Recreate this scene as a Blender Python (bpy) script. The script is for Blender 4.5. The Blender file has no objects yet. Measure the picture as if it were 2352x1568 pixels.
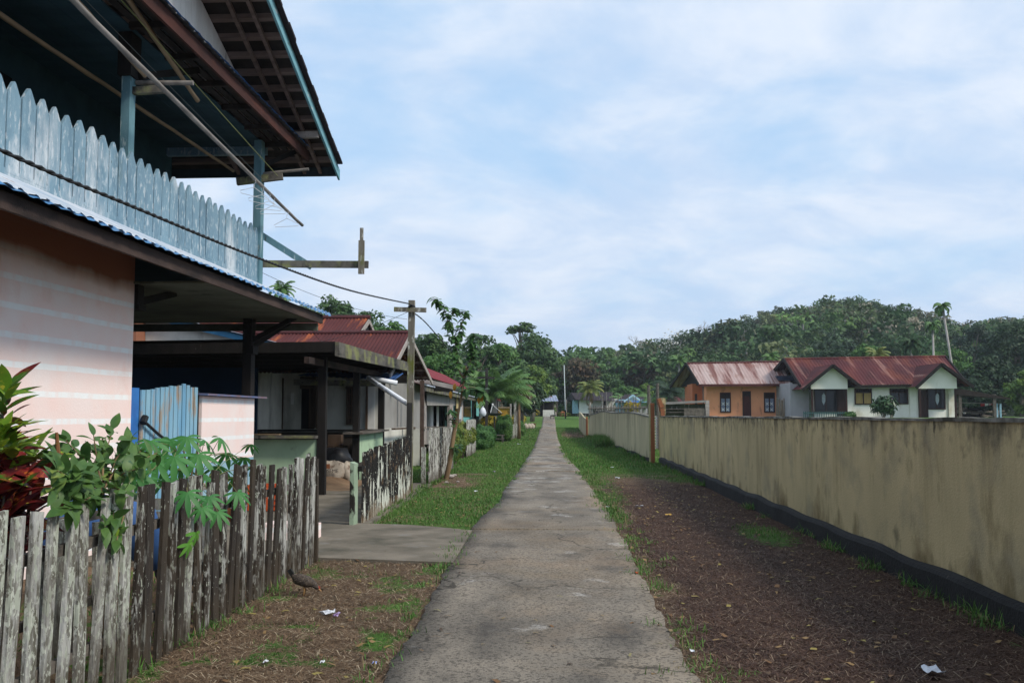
import bpy, math, random
import numpy as np
from math import radians as R, sin, cos, pi, sqrt
from mathutils import Vector
C = bpy.context.scene.collection
random.seed(7); rng = np.random.default_rng(7)
# ---------------------------------------------------------------- camera
F = 2288.; CX = 1176.; CY = 784.; CZ = 1.6
PITCH = math.atan((953-784)/F); YAW = math.atan(86/F*cos(PITCH))
cd = bpy.data.cameras.new('camera'); cam = bpy.data.objects.new('camera', cd); C.objects.link(cam)
cd.sensor_width = 36; cd.lens = 36*F/2352; cd.clip_end = 3000; cd.clip_start = .05
cam.location = (0, 0, CZ); cam.rotation_euler = (pi/2+PITCH, 0, YAW)
bpy.context.scene.camera = cam
# ---------------------------------------------------------------- sky and sun
SUN_EL, SUN_AZ = R(43), R(118)        # azimuth clockwise from +Y: from the right and a little behind
w = bpy.data.worlds.new('World'); bpy.context.scene.world = w; w.use_nodes = True
nt = w.node_tree; nt.nodes.clear()
def nn(t, **k):
    n = nt.nodes.new(t)
    for a, b in k.items(): setattr(n, a, b)
    return n
def lk(a, b): nt.links.new(a, b)
sky = nn('ShaderNodeTexSky', sky_type='NISHITA', sun_disc=False)
sky.sun_elevation = SUN_EL; sky.sun_rotation = SUN_AZ; sky.air_density = 1.3; sky.dust_density = 1.5
tc = nn('ShaderNodeTexCoord'); sx = nn('ShaderNodeSeparateXYZ'); lk(tc.outputs['Generated'], sx.inputs[0])
ad = nn('ShaderNodeMath', operation='ADD'); ad.inputs[1].default_value = .34; lk(sx.outputs[2], ad.inputs[0])
mx = nn('ShaderNodeMath', operation='MAXIMUM'); mx.inputs[1].default_value = .06; lk(ad.outputs[0], mx.inputs[0])
cb = nn('ShaderNodeCombineXYZ')
for i in (0, 1):
    dv = nn('ShaderNodeMath', operation='DIVIDE'); lk(sx.outputs[i], dv.inputs[0]); lk(mx.outputs[0], dv.inputs[1]); lk(dv.outputs[0], cb.inputs[i])
def noise(scale, det, rough, off):
    mp = nn('ShaderNodeMapping'); mp.inputs['Location'].default_value = off; mp.inputs['Scale'].default_value = (.85, 1.1, 1)
    mp.inputs['Rotation'].default_value = (0, 0, R(-22))
    lk(cb.outputs[0], mp.inputs[0])
    n = nn('ShaderNodeTexNoise'); n.inputs['Scale'].default_value = scale; n.inputs['Detail'].default_value = det
    n.inputs['Roughness'].default_value = rough; n.inputs['Distortion'].default_value = .35; lk(mp.outputs[0], n.inputs['Vector']); return n.outputs[0]
def mrange(src, lo, hi, a=0., b=1.):
    m = nn('ShaderNodeMapRange'); m.interpolation_type = 'SMOOTHSTEP'
    for i, v in enumerate((lo, hi, a, b)): m.inputs[i+1].default_value = v
    lk(src, m.inputs[0]); return m.outputs[0]
cover = mrange(noise(2.3, 10, .58, (3.3, 1.2, 0)), .28, .56, .25, 1.)      # 0 blue hole, 1 cloud
shade = mrange(noise(4.2, 10, .60, (8.1, 4.4, 0)), .32, .68)
sm = nn('ShaderNodeVectorMath', operation='SCALE'); sm.inputs['Scale'].default_value = .10; lk(sky.outputs[0], sm.inputs[0])
blue = nn('ShaderNodeMix', data_type='RGBA'); blue.inputs[0].default_value = .7; lk(sm.outputs[0], blue.inputs[6]); blue.inputs[7].default_value = (.31, .53, .80, 1)
cc = nn('ShaderNodeMix', data_type='RGBA'); lk(shade, cc.inputs[0]); cc.inputs[6].default_value = (.42, .535, .70, 1); cc.inputs[7].default_value = (.60, .66, .75, 1)
mxs = nn('ShaderNodeMix', data_type='RGBA'); lk(cover, mxs.inputs[0]); lk(blue.outputs[2], mxs.inputs[6]); lk(cc.outputs[2], mxs.inputs[7])
hz = mrange(sx.outputs[2], -.02, .12, .75, 0.)
mh = nn('ShaderNodeMix', data_type='RGBA'); lk(hz, mh.inputs[0]); lk(mxs.outputs[2], mh.inputs[6]); mh.inputs[7].default_value = (.42, .52, .68, 1)
bg = nn('ShaderNodeBackground'); bg.inputs[1].default_value = 1.0; lk(mh.outputs[2], bg.inputs[0])
wo = nn('ShaderNodeOutputWorld'); lk(bg.outputs[0], wo.inputs[0])
sl = bpy.data.lights.new('sun', 'SUN'); sl.energy = 2.3; sl.angle = R(12); sl.color = (1, .93, .82)
so = bpy.data.objects.new('sun', sl); C.objects.link(so)
sd = Vector((sin(SUN_AZ)*cos(SUN_EL), cos(SUN_AZ)*cos(SUN_EL), sin(SUN_EL)))
so.rotation_euler = sd.to_track_quat('Z', 'Y').to_euler(); so.location = (30, -30, 40)
vs = bpy.context.scene.view_settings; vs.view_transform = 'Standard'; vs.look = 'None'; vs.exposure = .46; vs.gamma = 1
cy = bpy.context.scene.cycles; cy.max_bounces = 6; cy.transparent_max_bounces = 6; cy.volume_bounces = 0
try: cy.use_denoising = True
except Exception: pass
# ---------------------------------------------------------------- measuring helpers (points of the photo's place on known planes)
def ray(x, y):
    a, b, c = (x-CX)/F, 1.0, -(y-CY)/F
    b, c = b*cos(PITCH)-c*sin(PITCH), b*sin(PITCH)+c*cos(PITCH)
    return (a*cos(YAW)-b*sin(YAW), a*sin(YAW)+b*cos(YAW), c)
def G(x, y, z=0.):
    r = ray(x, y); k = (z-CZ)/r[2]; return (r[0]*k, r[1]*k, z)
def XP(x, y, X):
    r = ray(x, y); k = X/r[0]; return (X, r[1]*k, CZ+r[2]*k)
def YP(x, y, Y):
    r = ray(x, y); k = Y/r[1]; return (r[0]*k, Y, CZ+r[2]*k)
A1 = math.atan(.021); P0 = (-5.355, 0.); U = (sin(A1), cos(A1)); N = (cos(A1), -sin(A1))
def H1(s, t, z): return (P0[0]+U[0]*s+N[0]*t, P0[1]+U[1]*s+N[1]*t, z)   # frame of the timber house
def ss(v, a, b):
    t = np.clip((np.asarray(v, float)-a)/(b-a), 0, 1); return t*t*(3-2*t)
def HT(x, y):                                                      # height of the land
    x = np.asarray(x, float); y = np.asarray(y, float)
    h = 1.42*ss(y, 84, 132)
    hr = 1.42*ss(y, 42, 78)*ss(x, 5, 11)
    h = np.maximum(h, hr)
    return h - .12*np.exp(-((x-2.2)/1.5)**2-((y-84)/9.)**2)
# ---------------------------------------------------------------- materials
def M(name, c1, c2=None, scale=4., stretch=(1, 1, 1), layers=(), rough=.85, bump=0., bscale=60., bstretch=(1, 1, 1), spec=.25, transl=0., metal=0., attr=False, stripe=None, cracks=0., lo=.35, hi=.65, detail=6):
    m = bpy.data.materials.new(name); m.use_nodes = True; t = m.node_tree; t.nodes.clear()
    def n(ty, **k):
        q = t.nodes.new(ty)
        for a, b in k.items(): setattr(q, a, b)
        return q
    L = t.links.new
    tc = n('ShaderNodeTexCoord')
    def nz(scale, stretch, detail=6, off=0.):
        mp = n('ShaderNodeMapping'); mp.inputs['Scale'].default_value = stretch; mp.inputs['Location'].default_value = (off, off*.7, off*1.3)
        L(tc.outputs['Object'], mp.inputs[0]); q = n('ShaderNodeTexNoise'); q.inputs['Scale'].default_value = scale
        q.inputs['Detail'].default_value = detail; q.inputs['Roughness'].default_value = .6; L(mp.outputs[0], q.inputs['Vector']); return q.outputs[0]
    def mr(src, lo, hi, a=0., b=1.):
        q = n('ShaderNodeMapRange'); 
        for i, v in enumerate((lo, hi, a, b)): q.inputs[i+1].default_value = v
        L(src, q.inputs[0]); return q.outputs[0]
    def mix(f, a, b):
        q = n('ShaderNodeMix', data_type='RGBA'); L(f, q.inputs[0])
        for i, v in ((6, a), (7, b)):
            if isinstance(v, tuple): q.inputs[i].default_value = v+(1,)
            else: L(v, q.inputs[i])
        return q.outputs[2]
    c2 = c2 or tuple(v*.8 for v in c1)
    if attr:
        at = n('ShaderNodeAttribute', attribute_name='tint'); col = at.outputs[0]
        col = mix(mr(nz(scale, stretch), lo, hi), col, mixmul(n, L, col, attr if isinstance(attr, float) else .7))
    else: col = mix(mr(nz(scale, stretch, detail), lo, hi), c1, c2)
    if stripe:
        z0, per, wd, sc = stripe
        sp = n('ShaderNodeSeparateXYZ'); L(tc.outputs['Object'], sp.inputs[0])
        a = n('ShaderNodeMath', operation='SUBTRACT'); L(sp.outputs[2], a.inputs[0]); a.inputs[1].default_value = z0
        nzz = mr(nz(1.2, (1, 1, .1)), 0, 1, -.02, .02); a2 = n('ShaderNodeMath', operation='ADD'); L(a.outputs[0], a2.inputs[0]); L(nzz, a2.inputs[1])
        d = n('ShaderNodeMath', operation='DIVIDE'); L(a2.outputs[0], d.inputs[0]); d.inputs[1].default_value = per
        fr = n('ShaderNodeMath', operation='FRACT'); L(d.outputs[0], fr.inputs[0])
        s = mr(fr.outputs[0], wd, wd*1.15, 1, 0); w2 = n('ShaderNodeMath', operation='MULTIPLY'); L(s, w2.inputs[0]); L(mr(nz(7, (1, 1, .25)), .3, .55, .25, 1), w2.inputs[1])
        col = mix(w2.outputs[0], col, sc)
    for i, l in enumerate(layers):
        colr, sc, st, a, b = l[:5]; zg = l[5] if len(l) > 5 else None; stg = l[6] if len(l) > 6 else 1.
        f = nz(sc, st, 7, 3.1*(i+1))
        if zg:
            sp = n('ShaderNodeSeparateXYZ'); L(tc.outputs['Object'], sp.inputs[0])
            g = mr(sp.outputs[zg[3] if len(zg) > 3 else 2], zg[0], zg[1], 0, zg[2]); ad = n('ShaderNodeMath', operation='ADD'); L(f, ad.inputs[0]); L(g, ad.inputs[1]); f = ad.outputs[0]
        col = mix(mr(f, a, b, 0, stg), col, colr)
    if cracks:
        ns = n('ShaderNodeTexNoise'); ns.inputs['Scale'].default_value = 2.2; ns.inputs['Detail'].default_value = 6; L(tc.outputs['Object'], ns.inputs['Vector'])
        vm = n('ShaderNodeVectorMath', operation='MULTIPLY_ADD'); vm.inputs[1].default_value = (.9, .9, .9); L(ns.outputs['Color'], vm.inputs[0]); L(tc.outputs['Object'], vm.inputs[2])
        vo = n('ShaderNodeTexVoronoi', feature='DISTANCE_TO_EDGE'); vo.inputs['Scale'].default_value = cracks; L(vm.outputs[0], vo.inputs['Vector'])
        k = n('ShaderNodeMath', operation='MULTIPLY'); L(mr(vo.outputs['Distance'], .004, .010, .9, 0.), k.inputs[0]); L(mr(nz(.9, (1, 1, 1), 4, 7.), .44, .52), k.inputs[1])
        col = mix(k.outputs[0], col, tuple(v*.22 for v in c1))
    p = n('ShaderNodeBsdfPrincipled'); L(col, p.inputs['Base Color']); p.inputs['Roughness'].default_value = rough
    p.inputs['Specular IOR Level'].default_value = spec; p.inputs['Metallic'].default_value = metal
    if bump:
        bp = n('ShaderNodeBump'); bp.inputs['Strength'].default_value = bump; bp.inputs['Distance'].default_value = .02
        L(nz(bscale, bstretch, 5), bp.inputs['Height']); L(bp.outputs[0], p.inputs['Normal'])
    out = n('ShaderNodeOutputMaterial'); sh = p.outputs[0]
    if transl:
        tr = n('ShaderNodeBsdfTranslucent'); L(col, tr.inputs[0]); ms = n('ShaderNodeMixShader'); ms.inputs[0].default_value = transl
        L(p.outputs[0], ms.inputs[1]); L(tr.outputs[0], ms.inputs[2]); sh = ms.outputs[0]
    L(sh, out.inputs[0]); return m
def mixmul(n, L, col, k):
    q = n('ShaderNodeVectorMath', operation='SCALE'); q.inputs['Scale'].default_value = k; L(col, q.inputs[0]); return q.outputs[0]
# ---------------------------------------------------------------- mesh helpers
class MB:
    def __init__(s): s.v = []; s.f = []
    def add(s, vs, fs):
        b = len(s.v); s.v += [tuple(v) for v in vs]; s.f += [tuple(i+b for i in f) for f in fs]; return s
    def hexa(s, p):   # 8 points: bottom ring 0-3, top ring 4-7
        return s.add(p, [(3, 2, 1, 0), (4, 5, 6, 7), (0, 1, 5, 4), (1, 2, 6, 5), (2, 3, 7, 6), (3, 0, 4, 7)])
    def box(s, x0, x1, y0, y1, z0, z1):
        return s.hexa([(x0, y0, z0), (x1, y0, z0), (x1, y1, z0), (x0, y1, z0), (x0, y0, z1), (x1, y0, z1), (x1, y1, z1), (x0, y1, z1)])
    def hbox(s, s0, s1, t0, t1, z0, z1):     # box in the timber house frame
        return s.hexa([H1(s0, t0, z0), H1(s0, t1, z0), H1(s1, t1, z0), H1(s1, t0, z0), H1(s0, t0, z1), H1(s0, t1, z1), H1(s1, t1, z1), H1(s1, t0, z1)])
    def beam(s, p, q, w, h=None, up=(0, 0, 1), jit=0):
        h = h or w; p = Vector(p); q = Vector(q); d = (q-p).normalized(); u = Vector(up)
        if abs(d.dot(u)) > .97: u = Vector((0, 1, 0))
        r = d.cross(u).normalized(); u = r.cross(d).normalized(); a = r*w/2; b = u*h/2
        return s.hexa([p-a-b, p+a-b, q+a-b, q-a-b, p-a+b, p+a+b, q+a+b, q-a+b])
    def tube(s, pts, rad, n=8, cap=True):
        pts = [Vector(p) for p in pts]; m = len(pts)
        if not hasattr(rad, '__len__'): rad = [rad]*m
        b = len(s.v); ref = Vector((0, 0, 1))
        d0 = (pts[-1]-pts[0]).normalized()
        if abs(d0.z) > .9: ref = Vector((1, 0, 0))
        for i, p in enumerate(pts):
            d = (pts[min(i+1, m-1)]-pts[max(i-1, 0)]).normalized(); r = d.cross(ref).normalized(); u = r.cross(d)
            for k in range(n):
                a = 2*pi*k/n; s.v.append(tuple(p+(r*cos(a)+u*sin(a))*rad[i]))
        for i in range(m-1):
            for k in range(n):
                s.f.append((b+i*n+k, b+i*n+(k+1) % n, b+(i+1)*n+(k+1) % n, b+(i+1)*n+k))
        if cap: s.f.append(tuple(b+k for k in range(n))[::-1]); s.f.append(tuple(b+(m-1)*n+k for k in range(n)))
        return s
    def prism(s, poly, off):                 # planar polygon extruded by a vector
        n = len(poly); o = Vector(off); a = [Vector(p) for p in poly]; b = [p+o for p in a]
        return s.add(a+b, [tuple(range(n))[::-1], tuple(range(n, 2*n))]+[(i, (i+1) % n, n+(i+1) % n, n+i) for i in range(n)])
    def lathe(s, c, prof, n=16):
        b = len(s.v)
        for r, z in prof:
            for k in range(n): s.v.append((c[0]+r*cos(2*pi*k/n), c[1]+r*sin(2*pi*k/n), c[2]+z))
        for i in range(len(prof)-1):
            for k in range(n): s.f.append((b+i*n+k, b+i*n+(k+1) % n, b+(i+1)*n+(k+1) % n, b+(i+1)*n+k))
        return s
    def build(s, name, mat, parent=None, loc=None, smooth=False):
        me = bpy.data.meshes.new(name); l = Vector(loc) if loc is not None else (Vector(parent['_l']) if parent is not None else Vector((0, 0, 0)))
        me.from_pydata([tuple(Vector(v)-l) for v in s.v], [], s.f); me.materials.append(mat)
        if smooth: me.polygons.foreach_set('use_smooth', [True]*len(me.polygons))
        return link(name, me, parent, l)
def link(name, me, parent, l):
    o = bpy.data.objects.new(name, me); C.objects.link(o)
    if parent is not None: o.parent = parent; o['_l'] = list(parent['_l'])
    else: o.location = l; o['_l'] = list(l)
    return o
def npmesh(name, V, Fa, mat, parent=None, loc=(0, 0, 0), tint=None, smooth=False):
    V = np.asarray(V, np.float32); Fa = np.asarray(Fa, np.int32); k = Fa.shape[1]
    l = np.array(parent['_l'] if parent is not None else loc, np.float32)
    me = bpy.data.meshes.new(name); me.vertices.add(len(V)); me.vertices.foreach_set('co', (V-l).ravel())
    me.loops.add(Fa.size); me.loops.foreach_set('vertex_index', Fa.ravel()); me.polygons.add(len(Fa))
    me.polygons.foreach_set('loop_start', np.arange(0, Fa.size, k, dtype=np.int32)); me.polygons.foreach_set('loop_total', np.full(len(Fa), k, np.int32))
    if tint is not None:
        a = me.color_attributes.new('tint', 'FLOAT_COLOR', 'POINT'); c = np.ones((len(V), 4), np.float32); c[:, :3] = tint; a.data.foreach_set('color', c.ravel())
    me.update(); me.validate(); me.materials.append(mat)
    if smooth: me.polygons.foreach_set('use_smooth', np.ones(len(Fa), bool))
    return link(name, me, parent, Vector(tuple(l)))
def tag(o, label=None, cat=None, group=None, kind=None):
    if label: o['label'] = label
    if cat: o['category'] = cat
    if group: o['group'] = group
    if kind: o['kind'] = kind
    return o
def thing(name, loc, label, cat, group=None):
    o = bpy.data.objects.new(name, None); C.objects.link(o); o.location = loc; o['_l'] = list(loc); o.empty_display_size = .2
    return tag(o, label, cat, group)
def corr(A, B, Cc, D, wl, amp, rows=2, ends=0., sag=0.):   # corrugated sheet: A-B low edge, D-C high edge
    A, B, Cc, D = [np.array(p, float) for p in (A, B, Cc, D)]
    n = int(np.linalg.norm(B-A)/wl*6)+1; u = np.linspace(0, 1, n); nrm = np.cross(B-A, D-A); nrm /= np.linalg.norm(nrm)
    if nrm[2] < 0: nrm = -nrm
    V = []
    for j in range(rows+1):
        v = j/rows; P = (A*(1-v)+D*v)[None]*(1-u)[:, None]+(B*(1-v)+Cc*v)[None]*u[:, None]
        h = amp*np.sin(u*np.linalg.norm(B-A)/wl*2*pi)+sag*rng.normal(0, 1, n).cumsum()/n**.5*.2
        if j == 0 and ends: P = P+(A-D)/np.linalg.norm(A-D)*(ends*rng.random(n).round()*rng.random())[:, None]
        V.append(P+nrm*h[:, None])
    V = np.concatenate(V); i = np.arange(n-1); Fa = np.concatenate([np.stack([j*n+i, j*n+i+1, (j+1)*n+i+1, (j+1)*n+i], 1) for j in range(rows)])
    return V, Fa
def roofsheet(name, mat, parent, A, B, Cc, D, wl=.09, amp=.014, rows=2, ends=0., sag=0.):
    V, Fa = corr(A, B, Cc, D, wl, amp, rows, ends, sag); return npmesh(name, V, Fa, mat, parent, smooth=True)
# ---------------------------------------------------------------- the materials of the place
concrete = M('path_concrete', (.29, .25, .20), (.165, .145, .12), 1.1, (1, .45, 1), [((.42, .40, .37), 2.1, (.8, .7, 1), .64, .69, (9, 19, .08, 1), .75), ((.060, .055, .05), 1.1, (1.2, .6, 1), .50, .68, None, .8), ((.30, .215, .14), .45, (1, .8, 1), .52, .66, None, .6), ((.28, .26, .24), 38, (1, 1, 1), .66, .70, None, .6), ((.24, .185, .125), .55, (1, 1, 1), .55, .7, None, .7), ((.5, .47, .42), 14, (1, 1, 1), .72, .74, None, .7), ((.06, .052, .045), 45, (1, .8, 1), .50, .60, None, .75)], .95, .6, 90, cracks=.42)
yardcon = M('yard_concrete', (.22, .19, .15), (.12, .105, .08), 1.6, (1, 1, 1), [((.21, .20, .18), 3, (1, 1, 1), .6, .7, None, .8), ((.05, .05, .035), 1.2, (1, 1, 1), .5, .7, None, .7)], .95, .5, 60)
soil = M('sandy_soil', (.26, .17, .10), (.16, .10, .06), 3, layers=[((.10, .12, .04), 5, (1, 1, 1), .62, .72)], bump=.6, bscale=50)
wallp = M('boundary_plaster', (.62, .50, .275), (.47, .385, .215), .7, (1, .6, .6), [
    ((.22, .165, .08), 2.6, (1, 1, .16), .54, .80, (.5, 1.55, .12), .6), ((.10, .085, .055), 7, (1, .8, .8), .70, .90, (.9, 1.58, .28), .7), ((.016, .014, .010), 1.7, (1, 1, .10), .70, .86, (.9, 1.58, .20), .9),
    ((.12, .070, .02), 1.4, (1, 1, .7), .60, .78, (.75, .2, .12), .8), ((.23, .21, .155), 1.1, (1, 1, 1), .52, .72, None, .7), ((.030, .024, .016), 2.6, (1, 1, .8), .88, 1.02, (1.15, 1.58, .42), .9), ((.16, .12, .05), 2.3, (1, 1, .5), .60, .74, (.5, .15, .14), .7), ((.030, .028, .022), 6, (1, 1, .5), .80, .92, (1.1, 1.58, .30), .85), ((.05, .052, .03), 2.5, (1, 1, 1), .66, .8, (.5, .1, .12), .6), ((.20, .18, .12), 26, (1, 1, .6), .62, .8, None, .35)], .92, .35, 45)
wallp2 = M('pale_boundary_plaster', (.56, .48, .31), (.44, .38, .25), .9, (1, 1, .5), [((.07, .062, .04), 2.2, (1, 1, .07), .55, .78, (.4, 1.5, .12), .75), ((.05, .06, .03), 1.5, (1, 1, 1), .62, .75, (.5, .1, .15), .6)], .92, .3, 45)
plinth = M('black_plinth', (.022, .021, .022), (.010, .010, .010), 3, layers=[((.10, .09, .075), 9, (1, 1, 1), .66, .76, None, .6)], rough=.8, bump=.5, bscale=30)
wcap = M('wall_top', (.26, .25, .22), (.07, .065, .05), 5, rough=.95, bump=.4)
terra = M('terracotta_paint', (.34, .125, .055), (.22, .085, .04), 5, (1, 1, .4), [((.45, .35, .2), 9, (1, 1, .3), .62, .70, None, .6)], .8, .3)
def pick(name, a, b, white, lo, hi, lich=.62, zg=None):
    return M(name, a, b, 9, (1, 1, .12), [(white, 9, (1, 1, .22), lo+.02, hi+.05, zg, .8), (tuple(v*.7 for v in white), 17, (1, 1, .5), lo+.05, hi+.06, zg, .9), (b, 26, (1, 1, .35), .54, .62, None, .8), ((.42, .45, .37), 16, (1, 1, .5), lich-.02, lich, None, .9), ((.50, .52, .45), 36, (1, 1, .7), lich, lich+.02, None, .95), ((.12, .13, .02), 2.2, (1, 1, .2), .64, .74, None, .8), ((.06, .045, .03), 3, (1, 1, .5), .45, .7, (.35, .0, .25), .8)], .95, .7, 60, (1, 1, .15)) # pickets
pickA = pick('grey_weathered_picket', (.27, .26, .235), (.10, .095, .07), (.50, .50, .47), .46, .54, .56)
pickB = pick('dark_weathered_picket', (.050, .042, .034), (.024, .019, .016), (.33, .35, .32), .61, .65, .66)
pickC = pick('peeling_white_picket', (.040, .032, .025), (.020, .015, .012), (.55, .56, .52), .50, .54)
pickD = M('black_ribbed_picket', (.020, .018, .017), (.009, .008, .008), 9, (1, 1, .12), [((.60, .62, .55), 13, (1, 1, .13), .60, .63, (.85, .05, .16), .95), ((.50, .53, .46), 30, (1, 1, .7), .64, .67, (1.2, .0, .04), .9), ((.14, .09, .05), 5, (1, 1, 1), .55, .7, (.25, .0, .3), .7)], .95, .6, 60)
pickE = pick('faded_white_picket', (.10, .09, .08), (.04, .035, .03), (.62, .62, .58), .44, .50)
rail = M('grey_rail_wood', (.16, .14, .12), (.07, .06, .05), 8, (1, .1, 1), rough=.95, bump=.4)
bluew = M('blue_board_paint', (.20, .32, .40), (.13, .22, .29), 3, (1, 1, .2), [((.46, .53, .57), 20, (1, 1, .35), .55, .62, None, .8), ((.60, .64, .67), 1.3, (1, .6, .25), .56, .66, None, .8), ((.22, .33, .40), 30, (1, 1, .4), .54, .62, None, .75), ((.045, .075, .08), 34, (1, 1, .4), .66, .72, None, .9), ((.09, .12, .09), 2.5, (1, 1, .5), .62, .72, None, .5)], .85, .45, 50, (1, 1, .2))
bluepost = M('blue_post_paint', (.14, .27, .32), (.09, .19, .23), 5, (1, 1, .3), [((.46, .55, .55), 12, (1, 1, .2), .58, .64, None, .7), ((.05, .06, .05), 16, (1, 1, .2), .62, .72)], .85, .4)
pink = M('pink_plaster', (.90, .70, .65), (.88, .78, .75), 1.3, (1, 1, 1), [((.78, .46, .38), 1.3, (1, 1, 1), .60, .76, None, .5), ((.25, .2, .17), 24, (1, 1, 1), .74, .76, None, .5), ((.26, .085, .035), .7, (1, 1, .5), .90, 1.35, (2.92, 3.3, .95), .95)], .9, .2, 40, stripe=(1.5, .281, .20, (.88, .90, .90)))  # brown deepening towards the top is awning shade put into the colour
lblue = M('pale_blue_plaster', (.33, .52, .62), (.22, .38, .47), 5, rough=.9, bump=.2)
gable = M('white_plank_paint', (.82, .80, .78), (.68, .65, .63), 4, (1, 1, .2), [((.2, .17, .15), 9, (1, 1, .1), .62, .75)], .9, .2)
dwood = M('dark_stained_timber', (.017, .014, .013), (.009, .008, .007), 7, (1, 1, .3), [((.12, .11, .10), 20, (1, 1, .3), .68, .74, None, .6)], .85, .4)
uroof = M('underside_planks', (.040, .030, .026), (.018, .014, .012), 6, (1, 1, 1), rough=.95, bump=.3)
batt = M('roof_batten', (.22, .16, .14), (.13, .095, .08), 9, (.2, 1, 1), rough=.95)
gbeam = M('pale_grey_beam', (.42, .38, .35), (.25, .22, .20), 9, (.2, 1, 1), [((.03, .03, .03), 30, (1, 1, 1), .66, .7)], .95, .3)
redb = M('red_brown_fascia', (.075, .026, .019), (.035, .014, .012), 8, (1, .15, 1), [((.35, .32, .3), 40, (1, 1, 1), .75, .77)], .85, .3)
brnb = M('brown_eave_board', (.075, .050, .042), (.035, .024, .022), 5, (1, .2, 1), [((.4, .38, .36), 45, (1, 1, 1), .74, .76), ((.015, .012, .012), 3, (1, .3, 1), .5, .7)], .85, .35)
rakeb = M('turquoise_bargeboard', (.19, .40, .46), (.13, .30, .36), 5, (1, .3, 1), [((.42, .5, .5), 9, (1, .3, 1), .58, .66), ((.10, .11, .03), 4, (1, .4, 1), .58, .68), ((.05, .06, .06), 14, (1, .3, 1), .62, .72)], .85, .3)
bsheet = M('blue_corrugated_sheet', (.06, .22, .48), (.09, .2, .36), 3, (1, 1, 1), [((.40, .48, .55), 3.5, (1, .6, 1), .66, .72, None, .8)], .45, .1, spec=.5)
wsheet = M('faded_pale_sheet', (.60, .63, .68), (.36, .45, .55), 2, (1, .6, 1), [((.22, .10, .05), 4, (1, 1, 1), .64, .74)], .5)
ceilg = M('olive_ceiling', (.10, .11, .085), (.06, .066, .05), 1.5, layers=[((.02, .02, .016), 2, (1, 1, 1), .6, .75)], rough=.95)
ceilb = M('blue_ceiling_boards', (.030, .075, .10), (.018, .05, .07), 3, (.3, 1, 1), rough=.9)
navy = M('navy_wall', (.008, .028, .065), (.005, .018, .04), 1, rough=.9)
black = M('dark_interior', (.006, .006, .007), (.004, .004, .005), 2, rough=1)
gate_m = M('blue_gate_plank', (.16, .36, .54), (.26, .46, .58), 5, (1, 1, .2), [((.36, .27, .19), 3.4, (1, 1, .35), .50, .60, None, .9), ((.05, .05, .05), 12, (1, 1, .1), .66, .75)], .85, .3)
royal = M('royal_blue_paint', (.04, .19, .52), (.03, .13, .40), 4, rough=.6)
bamboo = M('dry_bamboo', (.33, .23, .13), (.20, .14, .09), 6, (1, .3, 1), rough=.7)
greyb = M('grey_bamboo', (.26, .24, .22), (.14, .125, .115), 8, (1, .4, 1), rough=.8)
wire = M('cable_rubber', (.020, .021, .022), (.010, .010, .011), 30, rough=.6)
wirew = M('hanger_plastic', (.62, .62, .64), (.5, .5, .5), 9, rough=.5)
mint = M('mint_plaster', (.46, .62, .43), (.36, .50, .34), 1.5, layers=[((.05, .045, .035), 2.2, (1, 1, 1), .55, .8, (.5, .0, .22))], rough=.9, bump=.2)
rustR = M('rusty_red_sheet', (.095, .028, .027), (.062, .02, .021), 1.6, (.8, .25, .25), [((.30, .085, .035), 2.2, (1.2, .16, .16), .57, .66, None, .85), ((.035, .014, .015), 1.4, (1, .3, .3), .6, .72, None, .7)], .8, spec=.12)
rustL = M('pale_rusty_sheet', (.33, .21, .185), (.42, .32, .29), 1.1, (.9, .2, .2), [((.14, .040, .026), 1.4, (1.6, .10, .12), .48, .58, None, .9), ((.20, .075, .045), .6, (1, .5, .5), .55, .65, None, .7)], .6, spec=.35)
plast = M('stained_white_plaster', (.68, .67, .61), (.52, .51, .46), 1, layers=[((.14, .13, .11), 1.8, (1, 1, .3), .56, .74, None, .7)], rough=.9, bump=.15)
greyp = M('grey_plaster', (.30, .29, .275), (.24, .23, .215), 1, layers=[((.08, .08, .075), 2, (1, 1, .4), .62, .8, None, .6)], rough=.9, bump=.1)
woodn = M('brown_door_wood', (.115, .075, .05), (.07, .045, .032), 6, (1, 1, .15), rough=.75)
dkbrown = M('dark_brown_frame', (.045, .018, .014), (.03, .013, .011), 5, (1, 1, .2), rough=.5)
lichenb = M('lichen_grey_beam', (.15, .14, .12), (.07, .065, .058), 5, (1, .3, 1), [((.24, .25, .10), 3, (1, .6, 1), .5, .62, None, .8), ((.02, .02, .02), 8, (1, .2, .6), .58, .7)], .95, .4)
polew = M('lichen_pole_wood', (.22, .20, .165), (.12, .11, .085), 9, (1, 1, .12), [((.42, .42, .38), 14, (1, 1, .4), .56, .62), ((.13, .14, .03), 4, (1, 1, .3), .50, .62), ((.02, .02, .018), 5, (1, 1, .12), .60, .72)], .95, .4)
poled = M('dark_pole_wood', (.045, .042, .04), (.025, .024, .023), 9, (1, 1, .12), rough=.95)
pvc = M('white_pvc', (.80, .82, .86), (.72, .75, .80), 3, rough=.35, spec=.5)
turq = M('turquoise_paint', (.16, .42, .40), (.12, .34, .33), 2, rough=.8)
whitep = M('white_paint', (.80, .80, .78), (.66, .66, .64), 2, rough=.8)
creamp = M('cream_plaster', (.88, .86, .78), (.80, .78, .70), .8, layers=[((.45, .38, .25), 1.2, (1, 1, .4), .62, .8, (2.4, 1.4, .12), .6)], rough=.9)
orangep = M('orange_plaster', (.88, .38, .20), (.80, .33, .18), 1, layers=[((.40, .16, .09), 2, (1, 1, .4), .6, .75)], rough=.9)
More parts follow.
